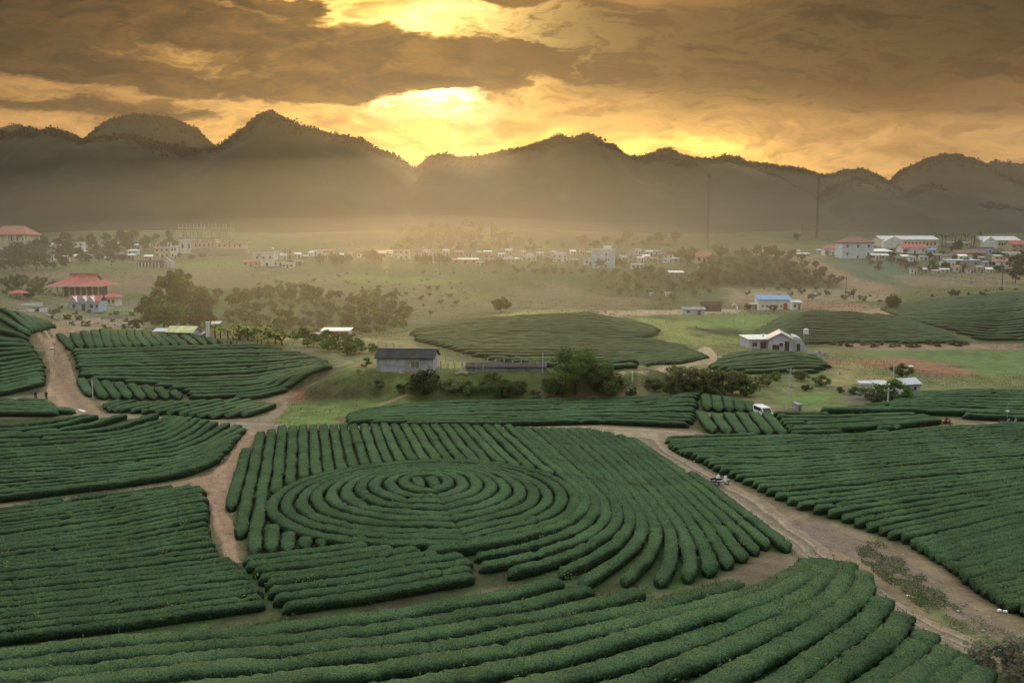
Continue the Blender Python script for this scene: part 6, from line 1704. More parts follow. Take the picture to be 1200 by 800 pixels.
    T = [  # px, base y, width, eaves, roof rise, wall, roof, kind, words
        (63, 291, 9, 2.5, .8, WHITE, R_WHITE, 'mono', 'low white shed between left village trees'), (71, 299, 11, 4, 1, GREY, R_TIN, 'mono', 'grey shed with pale roof below the white village shed'), (92, 294, 9, 7, 1, WHITE, R_WHITE, 'flat', 'white stacked house in the left village middle'),
        (90, 299, 14, 3, 1, CONC, R_TIN, 'mono', 'long pale shed right of the grey village shed'), (137, 291, 19, 3.2, 1, CREAM, R_WHITE, 'mono', 'long white roofed shed at the left village right end'), (133, 304, 18, 4, 2, GREY, R_PURP, 'gable', 'house with purple-grey roof below the long white roofed shed'),
        (18, 303, 28, 5, 2, BROWNW, R_DARK, 'gable', 'low dark roofed building below the cream villa'), (9, 298, 20, 4, 1, GREY, R_PURP, 'mono', 'dim purple roofed shed in front of the cream villa'), (155, 299, 10, 4, 1, WHITE, R_WHITE, 'mono', 'white shed at the right of the purple-grey roof'),
        (190, 302, 15, 9, 1, CREAM, R_WHITE, 'flat', 'cream cottage with plants left of the tall narrow house'), (204, 303, 6, 11, 1, WHITE, R_WHITE, 'flat', 'tall narrow white house left of the long cream building'), (194, 313, 15, 5, 5, WHITE, R_GREY, 'gablex', 'grey gabled house at the right end of the posts shed'),
        (175, 313, 26, 5, 2, BROWNW, R_DARK, 'gable', 'long dark posts shed with white posts'), (294, 312, 17, 4, 2, PINKW, R_RED, 'gable', 'pink low house left of the tank house'), (337, 303, 10, 8, .5, TAN, CONC, 'flat', 'brown block house right of the tank house'),
        (326, 312, 11, 5, 1, WHITE, R_MAROON, 'gable', 'small house under the tank house right corner'), (337, 314, 12, 4, 1, WHITE, R_WHITE, 'flat', 'small white house below the brown block'), (372, 301, 10, 6, 1, WHITE, R_WHITE, 'flat', 'white house with a mast on its roof'),
        (384, 299, 12, 4, 1.4, TAN, R_RED, 'mono', 'red roofed shed right of the house with a mast'), (360, 302, 14, 1.6, .6, CONC, R_WHITE, 'mono', 'thin white roof left of the house with a mast'), (349, 311, 9, 4, .6, GREY, R_GREY, 'mono', 'grey low shed right of the small white house'),
        (470, 304, 17, 9, .8, CREAM, R_WHITE, 'flat', 'two-level pale house on the brow'), (452, 297, 20, 2, .8, TAN, R_RED, 'mono', 'thin red roof left of the two-level house'), (505, 308, 13, 5, 1.5, PINKW, R_TILE, 'gable', 'pink house right of the two-level house'),
        (545, 309, 28, 4, 1.5, TAN, R_WHITE, 'mono', 'long white roofed shed, longest of the town middle'), (531, 308, 9, 5, .8, PINKW, R_TILE, 'flat', 'small pink house left of the longest shed'), (573, 307, 10, 7, 1.4, PINKW, R_MAROON, 'gable', 'maroon roofed house right of the longest shed'),
        (563, 311, 10, 3, .5, CREAM, R_TIN, 'mono', 'yellowish low shed below the longest shed'), (596, 309, 15, 4, 4, CONC, R_GREY, 'hip', 'grey hip roofed house in the town middle'), (605, 307, 7, 3, 1.4, WHITE, R_WHITE, 'hip', 'bright white tent roof right of the grey hip roof'),
        (620, 306, 16, 4, 3, CREAM, R_PURP, 'hip', 'villa with purple hipped roof'), (656, 307, 17, 7, 3, WHITE, R_PURP, 'hip', 'white villa with layered purple roof'), (644, 307, 8, 5, .6, wallm('mint', (.48, .56, .42)), R_TIN, 'flat', 'mint green low house left of the layered roof villa'),
        (690, 299, 5, 3, 1, CONC, R_TIN, 'mono', 'tiny grey hut above the blue block left side'), (672, 308, 9, 3, .6, TAN, R_TIN, 'mono', 'tan shed right of the layered roof villa'), (733, 305, 8, 3, 1, CREAM, R_TIN, 'mono', 'small cream shed first right of the blue block'),
        (744, 306, 14, 6, .8, CONC, R_TIN, 'flat', 'grey flat roofed house with roof clutter'), (751, 307, 7, 4, 1, WHITE, R_WHITE, 'mono', 'small bright white roofed shed'), (757, 305, 9, 4, 1.4, WHITE, R_WHITE, 'mono', 'second bright white roofed shed just behind the first'),
        (765, 307, 9, 3, 1, TAN, R_RED, 'mono', 'small red roofed shed right of the bright white roofs'), (775, 308, 7, 7, .8, CONC, R_GREY, 'flat', 'narrow grey house left of the striped house'), (783, 308, 11, 8, 1, WHITE, R_GREY, 'flat', 'white house striped by its two balconies'),
        (795, 308, 11, 4, .8, CONC, R_TIN, 'mono', 'pale long shed right of the striped house'), (778, 300, 22, 1.6, .8, GREY, R_GREY, 'mono', 'grey long roof behind the striped house'), (747, 315, 13, 4, .6, WHITE, R_TIN, 'mono', 'whitish shed one step below the town'),
        (793, 323, 15, 2.8, 1.8, GREY, R_WHITE, 'mono', 'lone shed with white roof on the slope below the town'), (825, 308, 16, 6, 4, PINKW, R_RED, 'gable', 'pink house with red roof left of the dark hill'), (890, 299, 8, 4, .8, WHITE, R_WHITE, 'flat', 'white walled house on top of the dark hill'),
        (912, 300, 8, 4, .8, WHITE, R_GREY, 'flat', 'white walled house second on the dark hill top'), (919, 300, 11, 1.6, .5, WHITE, R_WHITE, 'mono', 'thin white roof between the dark hill top houses'), (933, 299, 7, 4, 1, WHITE, R_TIN, 'gable', 'white hut on the dark hill right of the thin roof'),
        (942, 300, 13, 2, .8, CONC, R_WHITE, 'mono', 'low shed with white roof at the brown field top'), (976, 299, 17, 6, 4, WHITE, R_RED, 'hip', 'white villa with orange-red roof left of the white-blue villa'), (963, 297, 8, 3, .8, CONC, R_TIN, 'mono', 'grey shed left of the orange-red roof'),
        (1034, 300, 20, 4, 3, CONC, R_WHITE, 'hip', 'pale roofed house right of the white-blue villa'), (1072, 297, 24, 5, 4, WHITE, R_RED, 'gable', 'red roofed house below the larger factory hall'), (1090, 298, 12, 4, 1.4, BLUEW, R_BLUE, 'gable', 'house with dull blue roof right of the red one'),
        (1107, 306, 14, 5, 1, CONC, R_TIN, 'flat', 'grey flat house below the palms'), (1138, 302, 28, 4, 3, TAN, R_MAROON, 'gable', 'wide dark red roofed house below the palms'), (1155, 299, 13, 6, 1, PURPW, R_PURP, 'flat', 'lilac house right of the wide dark red roof'),
        (1131, 312, 30, 5, 1, CONC, R_TIN, 'mono', 'long pale shed in the right village front'), (1112, 313, 12, 4, .8, WHITE, R_WHITE, 'flat', 'white shed left of the long pale shed'), (1160, 313, 12, 4, 1.4, WHITE, R_GREY, 'gable', 'white house right of the long pale shed'),
        (1183, 312, 22, 4, 1.4, WHITE, R_RED, 'mono', 'white house with faded red roof near the right edge'), (1196, 296, 18, 7, 4, TAN, R_RED, 'gable', 'red roofed house at the right edge by the smaller factory'), (1100, 316, 80, 1.2, .5, CONC, CONC, 'flat', 'long pale boundary wall below the right village'),
        (1187, 303, 12, 5, 1, WHITE, R_WHITE, 'flat', 'white flat roofed house under the right edge red roof'), (1125, 290, 20, 4, 1, CONC, R_TIN, 'mono', 'low grey hall among the palms'), (783, 348, 4, 4, .8, WHITE, R_WHITE, 'flat', 'tiny white hut on the slope above the valley track'), (764, 347, 3.5, 3, .6, WHITE, R_WHITE, 'flat', 'tiniest white hut left of the other slope hut')]
    for px, py, w, h, rr, wm, rm, kind, words in T:
        nm = 'shed' if 'shed' in words or 'roof ' in words + ' ' and h < 2.5 else ('villa' if 'villa' in words else ('hut' if 'hut' in words or 'tent' in words else ('boundary_wall' if 'boundary' in words else 'house')))
        if nm == 'boundary_wall':
            x, y, z = spot(px, py); k = math.hypot(x, y) / FPX
            r = empty('boundary_wall', (x, y, z)); MB().box(-w * k / 2, w * k / 2, -.15, .15, -2.5, h * k).build('wall_panel', WHITE, r); MB().box(-w * k / 2, w * k / 2, -.22, .22, h * k, h * k + .15).build('coping', CONC, r)
            tag(r, words, 'wall'); continue
        if 'posts shed' in words:
            r = house('shed', px, py, w, h, words, wm, rm, kind, rr, win=0, door=False, group=G, cat='shed', dr=.35)
            x, y, z = spot(px, py); k = math.hypot(x, y) / FPX
            for i in range(7): MB().box((-11 + i * 3.6) * k - .3, (-11 + i * 3.6) * k + .3, -26 * k * .175 - 1.0, -26 * k * .175 - .5, -.5, h * k).build('post', WHITE, r)
            continue
        house(nm, px, py, w * 1.08, h * 1.15, words, wm, rm, kind, rr, .6, .35, win=3 if w > 11 else 2, floors=2 if h >= 7 else 1, group=G if px < 850 else 'houses of the right village', cat={'villa': 'house'}.get(nm, nm))
def build_hamlet():
    """the small pale houses that fill the strip between the ones one can tell apart"""
    rng = np.random.default_rng(31)
    strips = [((36, 292), (205, 290), 13, 'back row of the left village', 'houses of the left village'), ((30, 306), (180, 305), 9, 'front row of the left village', 'houses of the left village'),
              ((318, 303), (470, 301), 9, 'hazy row right of the tank house', 'town houses along the hill foot'), ((480, 300), (690, 300), 17, 'back row of the town middle', 'town houses along the hill foot'),
              ((725, 300), (820, 299), 9, 'back row right of the blue block', 'town houses along the hill foot'), ((1020, 306), (1196, 305), 15, 'middle row of the right village', 'houses of the right village'), ((1060, 321), (1196, 318), 10, 'front row of the right village', 'houses of the right village')]
    walls, roofs = [WHITE, CREAM, WHITE, CONC, PINKW, WHITE, TAN], [R_WHITE, R_TIN, R_GREY, R_TILE, R_TIN, R_WHITE, R_MAROON]
    for (x0, y0), (x1, y1), n, words, grp in strips:
        for i in range(n):
            t = (i + .5 + rng.uniform(-.35, .35)) / n
            a, b_ = int(rng.integers(7)), int(rng.integers(7))
            house('house', x0 + (x1 - x0) * t, y0 + (y1 - y0) * t + rng.uniform(-1.5, 1.5), rng.uniform(5, 9.5), rng.uniform(2.8, 5.5), f'small pale house, {nth(i + 1)} from left in the {words}', walls[a], roofs[b_], ['gable', 'mono', 'flat', 'mono'][int(rng.integers(4))], rng.uniform(.7, 2), .6, .3, rz=rng.uniform(-15, 15), win=2, group=grp, fine=False)
build_hamlet()
build_shed(); build_temple(); build_valley(); build_town()
# ------------------------------------------------------------------ masts, poles, posts, vehicles, people, small things
MAST = mat('mast_steel', (.05, .05, .05))
def build_masts():
    G = 'lattice masts before the mountains'
    for px, py, top, lb in [(829, 292, 207, 'taller thin radio mast above the dark hill'), (957, 280, 213, 'second thin radio mast, right of the taller one')]:
        x, y, z = spot(px, py); D = math.hypot(x, y); H = (py - top) * D / FPX; w = .85
        r = tag(empty('radio_mast', (x, y, z)), lb, 'radio mast', G)
        for a in (0, 2.094, 4.189):
            MB().tube([(w * math.cos(a), w * math.sin(a), -1), (w * math.cos(a) * .8, w * math.sin(a) * .8, H)], .18, 5).build('leg', MAST, r)
        m_ = MB(); n = 26
        for i in range(n):
            for j in range(3):
                a, b_ = 2.094 * j, 2.094 * (j + 1 if i % 2 else j + 2)
                m_.tube([(w * .9 * math.cos(a), w * .9 * math.sin(a), H * i / n), (w * .9 * math.cos(b_), w * .9 * math.sin(b_), H * (i + 1) / n)], .08, 4, False)
        m_.build('bracing', MAST, r)
        for i in range(3):
            a = 2.094 * i + .5
            MB().box(math.cos(a) * 1.1 - .22, math.cos(a) * 1.1 + .22, math.sin(a) * 1.1 - .2, math.sin(a) * 1.1 + .2, H - 4.2, H - 1.2).build('antenna', MAST, r)
        MB().tube([(0, 0, H - 3), (0, 0, H + 2)], .07, 5).build('spike', MAST, r)
def pole(px, py, top, label, r=.13, arms=1, m_=None, group='power poles', wood=False):
    x, y, z = spot(px, py); D = math.hypot(x, y); H = (py - top) * D / FPX
    o = tag(empty('utility_pole', (x, y, z)), label, 'pole', group)
    mm = WOOD if wood else POLE
    MB().tube([(0, 0, -.5), (0, 0, H)], [r, r * .7], 8).build('shaft', mm, o)
    for a in range(arms):
        c = MB().box(-.75, .75, -.05, .05, H - .45 - .8 * a, H - .35 - .8 * a).build('crossarm', mm, o)
        for sx in (-.65, 0.1, .65): MB().tube([(sx, 0, H - .35 - .8 * a), (sx, 0, H - .16 - .8 * a)], .05, 6).build('insulator', WHITE, c)
    return o
def build_poles():
    pole(926, 453, 432, 'pale concrete power pole behind the scrub, left one of three'); pole(922, 480, 455, 'pale concrete power pole right behind the pump hut', .14)
    pole(1047, 443, 424, 'pale concrete power pole on the red spoil edge'); pole(1040, 478, 456, 'pale concrete power pole in front of the small tin sheds', .16)
    pole(109, 468, 447, 'grey pole in the short rows at the left hill foot', .10, 0); pole(636, 437, 413, 'slim white pole at the low wall right end', .09, 0)
    pole(991, 349, 326, 'dark power pole by the far valley road', .18, 1, wood=True); pole(1174, 338, 314, 'dark power pole above the far right field', .2, 1, wood=True); pole(940, 275, 262, 'dark pole on the ridge left of the second mast', .25, 1, wood=True)
    pole(1000, 350, 338, 'short dark pole right of the far valley road pole', .16, 0, wood=True)
    x, y, z = spot(1180, 494); r = tag(empty('lamp_post', (x, y, z)), 'thin post with a white lamp near the right edge', 'lamp post')
    MB().tube([(0, 0, -.3), (0, 0, 2.9)], [.06, .045], 8).build('shaft', STEEL, r); MB().ball((0, 0, 1.7), .22, 1.4, 1, .7).build('lamp', WHITE, r)
    x, y, z = spot(741, 447); r = tag(empty('marker_post', (x, y, z)), 'white marker post at the right foot of the shed bank', 'post'); MB().box(-.1, .1, -.1, .1, -.3, 1.6).box(-.16, .16, -.16, .16, 1.6, 1.75).build('shaft', WHITE, r)
    # fence posts
    PM = mat('fence_post', (.42, .40, .36), (.30, .28, .25), 3)
    rng = np.random.default_rng(3); post = MB().box(-.08, .08, -.08, .08, -.3, 1.35).box(-.11, .11, -.11, .11, 1.35, 1.42).build('fence_post', PM)
    first = True
    for n, (a, b_, nm, grp) in enumerate([((517, 432), (566, 437), 'front fence behind the shed', 'fence posts behind the shed'), ((512, 423), (640, 434), 'back fence behind the shed', 'fence posts behind the shed'), ((1000, 424), (1044, 430), 'fence on the red spoil edge', 'fence posts by the red spoil'), ((400, 402), (470, 410), 'fence below the orchard spur', 'fence posts below the spur'), ((100, 368), (180, 366), 'fence of the blue house garden', 'fence posts of the temple garden'), ((840, 372), (872, 380), 'fence by the bright green crop', 'fence posts by the green crop')]):
        num = [7, 14, 6, 9, 12, 6][n]
        S = survey([(a[0] + (b_[0] - a[0]) * i / (num - 1), a[1] + (b_[1] - a[1]) * i / (num - 1)) for i in range(num)])
        for i, (x, y) in enumerate(S):
            o = post if first else post.copy()
            if not first: COL.objects.link(o)
            first = False
            o.location = (x, y, float(ground_z(x, y))); o.rotation_euler = (R(rng.uniform(-4, 4)), R(rng.uniform(-4, 4)), rng.uniform(0, 1)); o.scale = (1, 1, rng.uniform(.8, 1.2))
            tag(o, f'{nth(i + 1)} grey post from left of the {nm}', 'fence post', grp)

def skin_body(name, J, E, Rr, m_, parent, root=0):
    """one continuous body grown over joints"""
    me = bpy.data.meshes.new(name); me.from_pydata(J, E, []); o = bpy.data.objects.new(name, me); COL.objects.link(o)
    md = o.modifiers.new('skin', 'SKIN'); md.use_smooth_shade = True
    for i, v in enumerate(me.skin_vertices[0].data): v.radius = (Rr[i], Rr[i]) if not hasattr(Rr[i], '__len__') else Rr[i]; v.use_root = i == root
    o.modifiers.new('sub', 'SUBSURF').levels = 1; o.modifiers['sub'].render_levels = 1
    bpy.context.view_layer.update()
    dg = bpy.context.evaluated_depsgraph_get()
    nm = bpy.data.meshes.new_from_object(o.evaluated_get(dg)); o.modifiers.clear(); o.data = nm
    nm.materials.clear(); nm.materials.append(m_); o.parent = parent
    return o
SKIN = mat('skin', (.42, .26, .18), (.38, .23, .16), 8); HAIR = mat('hair', (.02, .016, .014)); NAVY = mat('cloth_navy', (.035, .04, .075)); BLACK = mat('cloth_black', (.025, .024, .026)); MAROONC = mat('cloth_maroon', (.22, .03, .04)); BROWNC = mat('cloth_brown', (.08, .05, .045))

def person(px, py, label, top, legs, rz, stride=.18, sit=False, at=None):
    x, y, z = at or spot(px, py)
    r = tag(empty('person', (x, y, z), rz), label, 'person')
    s = stride
    if sit:
        J = [(0, 0, .82), (.10, -.02, .80), (.17, -.42, .80), (.18, -.30, .40), (.18, -.42, .36), (-.10, -.02, .80), (-.17, -.42, .80), (-.18, -.30, .40), (-.18, -.42, .36), (0, -.03, 1.05), (0, -.06, 1.30), (0, -.07, 1.42), (.19, -.05, 1.34), (.25, -.28, 1.14), (.27, -.55, 1.10), (-.19, -.05, 1.34), (-.25, -.28, 1.14), (-.27, -.55, 1.10)]
        hz, hy = 1.54, -.10
    else:
        J = [(0, 0, .93), (.09, 0, .88), (.10, -s, .48), (.10, -s * .9, .08), (.10, -s - .14, .04), (-.09, 0, .88), (-.10, s * .7, .47), (-.10, s * 1.5, .10), (-.10, s * 1.3 - .1, .04), (0, 0, 1.15), (0, -.01, 1.40), (0, -.01, 1.50), (.19, 0, 1.42), (.25, .05, 1.12), (.25, -.10, .88), (-.19, 0, 1.42), (-.25, -.03, 1.12), (-.24, -.16, .90)]
        hz, hy = 1.62, -.02
    E = [(0, 1), (1, 2), (2, 3), (3, 4), (0, 5), (5, 6), (6, 7), (7, 8), (0, 9), (9, 10), (10, 11), (10, 12), (12, 13), (13, 14), (10, 15), (15, 16), (16, 17)]
    Rr = [(.15, .11), .095, .065, .045, .05, .095, .065, .045, .05, (.155, .11), (.165, .11), .055, .065, .045, .035, .065, .045, .035]
    b = skin_body('body', J, E, Rr, top, r)
    # trousers, head, hair, hands as parts that look different
    skin_body('trousers', [J[0], J[1], J[2], J[3], J[5], J[6], J[7]], [(0, 1), (1, 2), (2, 3), (0, 4), (4, 5), (5, 6)], [(.16, .12), .11, .08, .065, .11, .08, .065], legs, r)
    hd = MB().ball((0, hy, hz), .105, .85, 1.0, 1.22).build('head', SKIN, r, smooth=True)
    MB().ball((0, hy - .105, hz - .01), .022, 1, 1.2, 1.4).build('nose', SKIN, hd, smooth=True)
    for sx in (-1, 1):
        MB().ball((sx * .035, hy - .092, hz + .02), .013).build('eye', HAIR, hd, smooth=True); MB().ball((sx * .092, hy, hz), .024, .5, 1, 1.4).build('ear', SKIN, hd, smooth=True)
    MB().ball((0, hy + .02, hz + .035), .112, .88, 1.0, 1.12).build('hair', HAIR, r, smooth=True)
    for i in (14, 17):
        h_ = MB(); c = np.array(J[i]); sg = 1 if i == 14 else -1
        h_.ball(tuple(c + [0, -.02, -.06]), .045, .5, .9, 1.1)
        for f in range(4): h_.tube([tuple(c + [0, -.05 + .022 * f, -.09]), tuple(c + [0, -.052 + .022 * f, -.14]), tuple(c + [-sg * .015, -.055 + .022 * f, -.165 - .008 * (f in (1, 2))])], [.010, .009, .006], 5)
        h_.tube([tuple(c + [0, -.06, -.05]), tuple(c + [0, -.095, -.085]), tuple(c + [0, -.10, -.11])], [.012, .010, .007], 5)
        h_.build('hand', SKIN, r, smooth=True)
    return r

PLASTIC = {}
def bike_parts(root, body_m):
    """small motorbike facing -y: wheels, frame, seat, fairing, bars, lamp"""
    tyre = mat('tyre', (.02, .02, .02)); 
    for yy in (-.62, .62):
        P = [(0, yy + .27 * math.cos(t), .29 + .27 * math.sin(t)) for t in np.linspace(0, 2 * math.pi, 21)]
        w = MB().tube(P, .045, 6, False).build('wheel', tyre, root, smooth=True)
        rim = MB(); rim.tube([(-.05, yy, .29), (.05, yy, .29)], .05, 8)
        for k in range(6): rim.tube([(0, yy, .29), (0, yy + .23 * math.cos(k * 1.047), .29 + .23 * math.sin(k * 1.047))], .012, 4)
        rim.build('rim', STEEL, w)
    MB().tube([(0, .1, .38), (0, .45, .55), (0, .62, .29)], .04, 6).tube([(0, -.40, .92), (0, -.62, .29)], .035, 6).build('frame', STEEL, root)
    MB().hexa([(-.11, -.12, .30), (.11, -.12, .30), (.11, .38, .30), (-.11, .38, .30)], [(-.10, -.15, .52), (.10, -.15, .52), (.10, .34, .55), (-.10, .34, .55)]).build('engine', STEEL, root)
    MB().hexa([(-.12, .02, .60), (.12, .02, .60), (.13, .78, .62), (-.13, .78, .62)], [(-.12, .06, .76), (.12, .06, .76), (.10, .86, .80), (-.10, .86, .80)]).build('seat', BLACK, root, bevel=.02)
    MB().hexa([(-.13, .05, .45), (.13, .05, .45), (.12, .70, .50), (-.12, .70, .50)], [(-.12, .03, .60), (.12, .03, .60), (.11, .80, .62), (-.11, .80, .62)]).build('side_panel', body_m, root, bevel=.02)
    MB().hexa([(-.20, -.42, .35), (.20, -.42, .35), (.16, -.22, .33), (-.16, -.22, .33)], [(-.17, -.50, .95), (.17, -.50, .95), (.12, -.34, .95), (-.12, -.34, .95)]).build('leg_shield', body_m, root, bevel=.03)
    MB().hexa([(-.07, -.88, .50), (.07, -.88, .50), (.07, -.40, .56), (-.07, -.40, .56)], [(-.05, -.86, .56), (.05, -.86, .56), (.05, -.42, .62), (-.05, -.42, .62)]).build('mudguard', body_m, root)
    b = MB().tube([(-.33, -.32, 1.02), (-.15, -.42, .98), (.15, -.42, .98), (.33, -.32, 1.02)], .018, 6).build('handlebar', BLACK, root)
    for sx in (-1, 1): MB().ball((sx * .28, -.40, 1.18), .06, 1, .3, .7).tube([(sx * .25, -.36, 1.02), (sx * .28, -.39, 1.15)], .008, 4).build('mirror', BLACK, b)
    MB().ball((0, -.53, .92), .09, 1, .6, .9).build('headlight', mat('lens', (.7, .72, .72), rough=.2), root, smooth=True)
    MB().tube([(.04, .30, .70), (.04, .30, .60), (.12, .62, .36)], .035, 6).build('exhaust', STEEL, root)
def motorbike(px, py, label, rz, body_m, dx=0, dy=0, group=None):
    x, y, z = spot(px, py); x += dx; y += dy
    r = tag(empty('motorbike', (x, y, float(ground_z(x, y)) + .05), rz), label, 'motorbike', group)
    bike_parts(r, body_m); return r

def build_traffic():
    WP = mat('paint_white', (.72, .73, .74), (.66, .67, .68), 1, rough=.4); RP = mat('paint_red', (.30, .02, .025), rough=.4); GP = mat('paint_grey', (.26, .27, .30), rough=.4)
    for i, (px, py, rz, lb) in enumerate([(838.5, 568, 2.3, 'white motorbike parked on the dirt road, left one of two'), (846, 569, 2.0, 'white motorbike parked on the dirt road, right one of two')]): 
        r = motorbike(px, py, lb, rz, WP, group='motorbikes parked on the dirt road'); r.scale = (1.12,) * 3
    r = motorbike(1110, 500, 'red motorbike ridden along the back lane', 1.75, RP); x, y, z = r.location
    p_ = person(0, 0, 'person in maroon jacket riding the red motorbike', MAROONC, BLACK, 1.75, sit=True, at=(x, y, z)); 
    dv = Matrix.Rotation(1.75, 3, 'Z') @ Vector((0, .30, 0)); p_.location = (x + dv.x, y + dv.y, z)
    for i, (px, lb) in enumerate([(1178, 'grey motorbike at the lane end near the lamp post'), (1187, 'grey motorbike nearest the right edge on the lane')]): motorbike(px, 498, lb, 1.3 + i * .4, GP, group='grey motorbikes at the lane end')
    person(42, 469, 'person in dark navy clothes walking on the left path, left of two', NAVY, BLACK, 1.2, .14)
    person(54.5, 469, 'person in dark brown clothes standing on the left path, right of two', BROWNC, BLACK, .4, .05)
    # white van by the knoll
    x, y, z = spot(894, 486.5); r = tag(empty('van', (x, y, z - .35), R(-80)), 'white van parked behind the lane hedges', 'van')
    prof = [(-2.1, .35), (2.05, .35), (2.1, 1.0), (1.55, 1.15), (1.1, 1.85), (-1.95, 1.9), (-2.1, 1.6)]
    MB().prism(prof, -.8, .8).build('body', WP, r, bevel=.05)
    MB().prism([(1.05, 1.16), (1.42, 1.16), (1.05, 1.72)], -.815, -.803).prism([(-1.7, 1.2), (.85, 1.2), (.85, 1.7), (-1.7, 1.7)], -.815, -.803).build('side_window', GLASS, r)
    MB().hexa([(1.56, -.7, 1.18), (1.60, -.7, 1.18), (1.60, .7, 1.18), (1.56, .7, 1.18)], [(1.12, -.65, 1.80), (1.16, -.65, 1.80), (1.16, .65, 1.80), (1.12, .65, 1.80)]).build('windscreen', GLASS, r)
    for xx in (-1.3, 1.3):
        for yy in (-.72, .72):
            w = MB().tube([(xx, yy - .1, .33), (xx, yy + .1, .33)], .33, 16).build('wheel', mat('tyre', (.02, .02, .02)), r); MB().tube([(xx, yy - .12, .33), (xx, yy + .12, .33)], .17, 12).build('rim', STEEL, w)
    for yy in (-.6, .6): MB().box(2.09, 2.13, yy - .14, yy + .14, .75, .92).build('headlight', mat('lens', (.7, .72, .72), rough=.2), r)

def build_scraps():
    WB = mat('white_board', (.74, .74, .72), (.62, .62, .60), 3)
    for px, py, w, d, rz, lb in [(96, 482, 2.6, .5, -.75, 'long white board on the lane fork below the two walkers'), (80.5, 479.5, 1.6, .16, -.9, 'thin white stick left of the long white board'), (60.5, 408.5, .9, .6, .1, 'white slab on the upper left lane'), (1171, 717, .3, .22, .3, 'white litter bag by the right hedge ends, left of two'), (1178, 718, .26, .2, -.2, 'white litter bag by the right hedge ends, right of two'), (1064, 700, .2, .18, .2, 'pale litter scrap on the road edge')]:
        x, y, z = spot(px, py); o = MB().hexa([(-w / 2, -d / 2, 0), (w / 2, -d / 2, 0), (w / 2, d / 2, 0), (-w / 2, d / 2, 0)], [(-w / 2 * .96, -d / 2 * .9, .14), (w / 2 * .96, -d / 2 * .9, .12), (w / 2 * .96, d / 2 * .9, .14), (-w / 2 * .96, d / 2 * .9, .12)]).build('board' if w > 1 else 'litter', WB)
        o.location = (x, y, z + .08); o.rotation_euler = (0, 0, rz); tag(o, lb, 'board' if w > 1 else 'litter')
    # grey brush heap and a burnt stump in the lower right corner
    one('dry_bush', 'bush_b', 1190, 797, 46, 'pale grey dry bush in the lower right corner', 'bush', leafmat=LEAF_PALE)
    x, y, z = spot(1155, 776); o = MB().tube([(0, 0, -.2), (.02, .01, .35), (.05, 0, .6)], [.28, .24, .20], 9).build('stump', mat('char', (.03, .022, .02))); o.location = (x, y, z); tag(o, 'dark charred stump at the end of the foreground hedges', 'stump')

LEAF_WEED = leaf_mat('leaf_weed', (.10, .165, .055), (.19, .26, .095))
LEAF_GRASS = leaf_mat('leaf_grass', (.040, .075, .030), (.085, .120, .045))
def build_weeds():
    """weeds that nobody could count: sprigs poking out of the hedges, grass in the gaps and beside the road"""
    rng = np.random.default_rng(6); C, S = [], []
    for r in TEA_ROWS:
        L, f, y = r[2], r[0], r[4]
        n = rng.poisson(len(L) * .25 * (.24 if y < 125 else .07))
        for i in rng.integers(0, len(L), n):
            o = rng.uniform(-.5, .5) * f['pitch']
            c = L[i] + rng.normal(0, .15, 2) + np.array([o, 0])
            k = int(rng.integers(8, 26)); s = rng.uniform(.12, .34)
            z = float(ground_z(*c)) + f['hh'] * rng.uniform(.85, 1.25)
            C.append(np.array([*c, z]) + rng.normal(0, 1, (k, 3)) * np.array([s, s, s * .9])); S.append(np.full(k, .19))
    V, F = leaves_at(np.concatenate(C), np.concatenate(S), rng, aspect=.4)
    tag(mesh_from('weeds', V, F, LEAF_WEED, smooth=False), 'light green weeds sprouting between the clipped tea rows', 'weeds', kind='stuff')
    C, S, Nn = [], [], []
    spots_ = [([(1000, 640), (1030, 634), (1100, 692), (1130, 720), (1100, 728), (1060, 700), (1010, 660)], 9000, .16), ([(1100, 725), (1150, 725), (1230, 770), (1180, 790)], 2600, .14), ([(140, 753), (330, 730), (345, 740), (150, 758)], 1800, .22), ([(318, 500), (340, 474), (420, 470), (420, 484), (380, 498)], 2500, .2),
              ([(640, 470), (770, 452), (760, 440), (640, 440)], 1500, .28), ([(345, 470), (380, 448), (430, 440), (520, 446), (520, 462), (430, 462)], 2500, .25), ([(686, 692), (760, 690), (770, 704), (700, 712)], 700, .2), ([(0, 775), (600, 705), (900, 700), (1090, 760), (1000, 830), (0, 830)], 14000, .13), ([(292, 735), (345, 722), (360, 732), (310, 746)], 600, .22)]
    for poly, n, s in spots_:
        pl = survey(dense(poly)); lo, hi = pl.min(0), pl.max(0)
        P = rng.uniform(lo, hi, (n * 3, 2)); P = P[inside(pl, P[:, 0], P[:, 1])][:n]
        d = fbm(P[:, 0] * .5, P[:, 1] * .5, 44, 3); P = P[d > -.12]
        C.append(np.stack([P[:, 0], P[:, 1], ground_z(P[:, 0], P[:, 1]) + rng.uniform(.03, .32, len(P))], 1)); S.append(np.full(len(P), s))
    V, F = leaves_at(np.concatenate(C), np.concatenate(S), rng, aspect=.35)
    tag(mesh_from('grass', V, F, LEAF_GRASS, smooth=False), 'rough grass and low weeds on the road edges and bank', 'grass', kind='stuff')
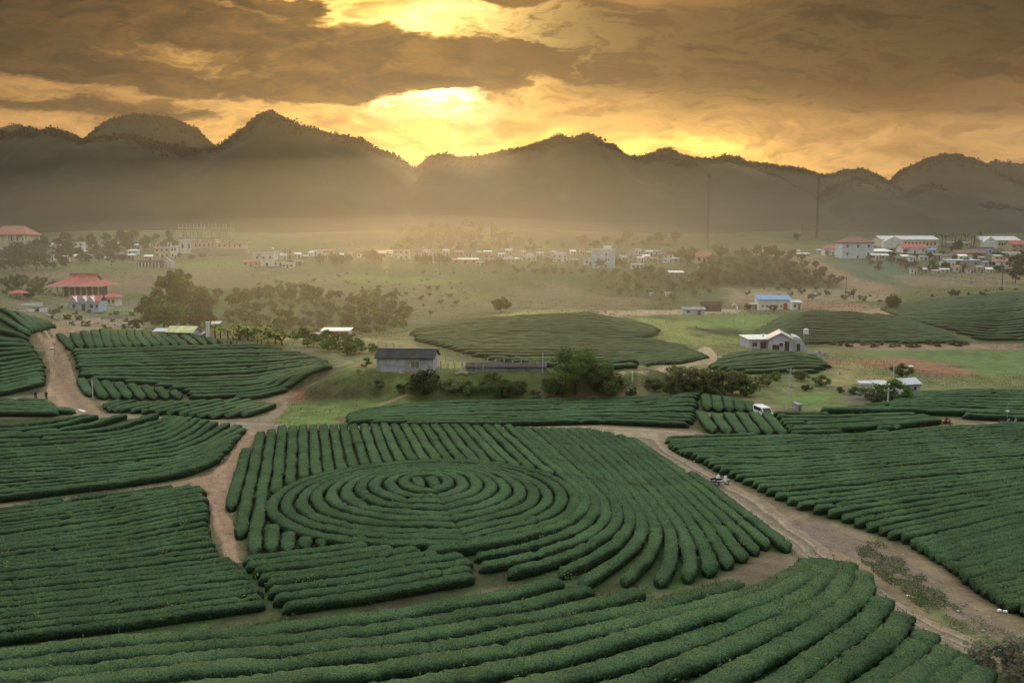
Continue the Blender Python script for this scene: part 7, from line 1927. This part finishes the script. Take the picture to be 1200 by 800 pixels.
def build_meadow():
    """rank grass and scrub on the valley floor, and the stones of the lanes"""
    rng = np.random.default_rng(16); C, S = [], []
    for y0, y1, n, s in ((165, 260, 26000, .34), (260, 480, 30000, .62), (480, 760, 16000, 1.0)):
        y = rng.uniform(y0, y1, n); x = rng.uniform(-.64, .64, n) * y
        d = fbm(x * .035, y * .035, 51, 4) + .6 * fbm(x * .2, y * .2, 52, 2)
        ok = d > rng.uniform(-.1, .25, n)
        for f in FIELDS:
            lo, hi = f['poly'].min(0), f['poly'].max(0)
            q = np.where(ok & (x > lo[0]) & (x < hi[0]) & (y > lo[1]) & (y < hi[1]))[0]
            if len(q): ok[q[inside(f['poly'], x[q], y[q])]] = False
        x, y = x[ok], y[ok]
        C.append(np.stack([x, y, ground_z(x, y) + rng.uniform(.0, .5, len(x)) * s], 1)); S.append(np.full(len(x), s))
    V, F = leaves_at(np.concatenate(C), np.concatenate(S), rng, aspect=.5)
    tag(mesh_from('meadow_grass', V, F, LEAF_MEADOW, smooth=False), 'rank olive grass and scrub over the valley floor', 'grass', kind='stuff')
    bm = bmesh.new(); bmesh.ops.create_icosphere(bm, subdivisions=1, radius=1)
    V0 = np.array([v.co[:] for v in bm.verts]); F0 = np.array([[v.index for v in f.verts] for f in bm.faces]); bm.free()
    P = []
    for o in [o for o in COL.objects if o.name.startswith(('dirt_road', 'dirt_lane', 'dirt_path'))]:
        co = np.empty(len(o.data.vertices) * 3, np.float32); o.data.vertices.foreach_get('co', co); co = co.reshape(-1, 3)
        co = co[co[:, 1] < 135]
        if len(co): P.append(co[rng.integers(0, len(co), len(co) // 2)])
    P = np.concatenate(P); P[:, :2] += rng.normal(0, .5, (len(P), 2)); P[:, 2] = np.maximum(P[:, 2], ground_z(P[:, 0], P[:, 1])) + .01
    sz = rng.uniform(.02, .07, len(P)) * np.where(rng.random(len(P)) < .06, 2.2, 1)
    VV = V0[None] * (1 + rng.normal(0, .2, (len(P), len(V0), 1))) * sz[:, None, None] * np.array([1, 1, .7]) + P[:, None]
    FF = F0[None] + (np.arange(len(P)) * len(V0))[:, None, None]
    tag(mesh_from('gravel', VV.reshape(-1, 3), FF.reshape(-1, 3), mat('stone', (.40, .35, .28), (.22, .17, .12), 1.5), smooth=False), 'loose stones and clods on the dirt lanes', 'gravel', kind='stuff')
LEAF_MEADOW = leaf_mat('leaf_meadow', (.075, .085, .035), (.150, .155, .070), (.20, .17, .10))
build_meadow()
build_masts(); build_poles(); build_traffic(); build_scraps(); build_weeds()
build_plants()
build_ground()
for rd in RIDGES: ridge(*rd)
build_haze()
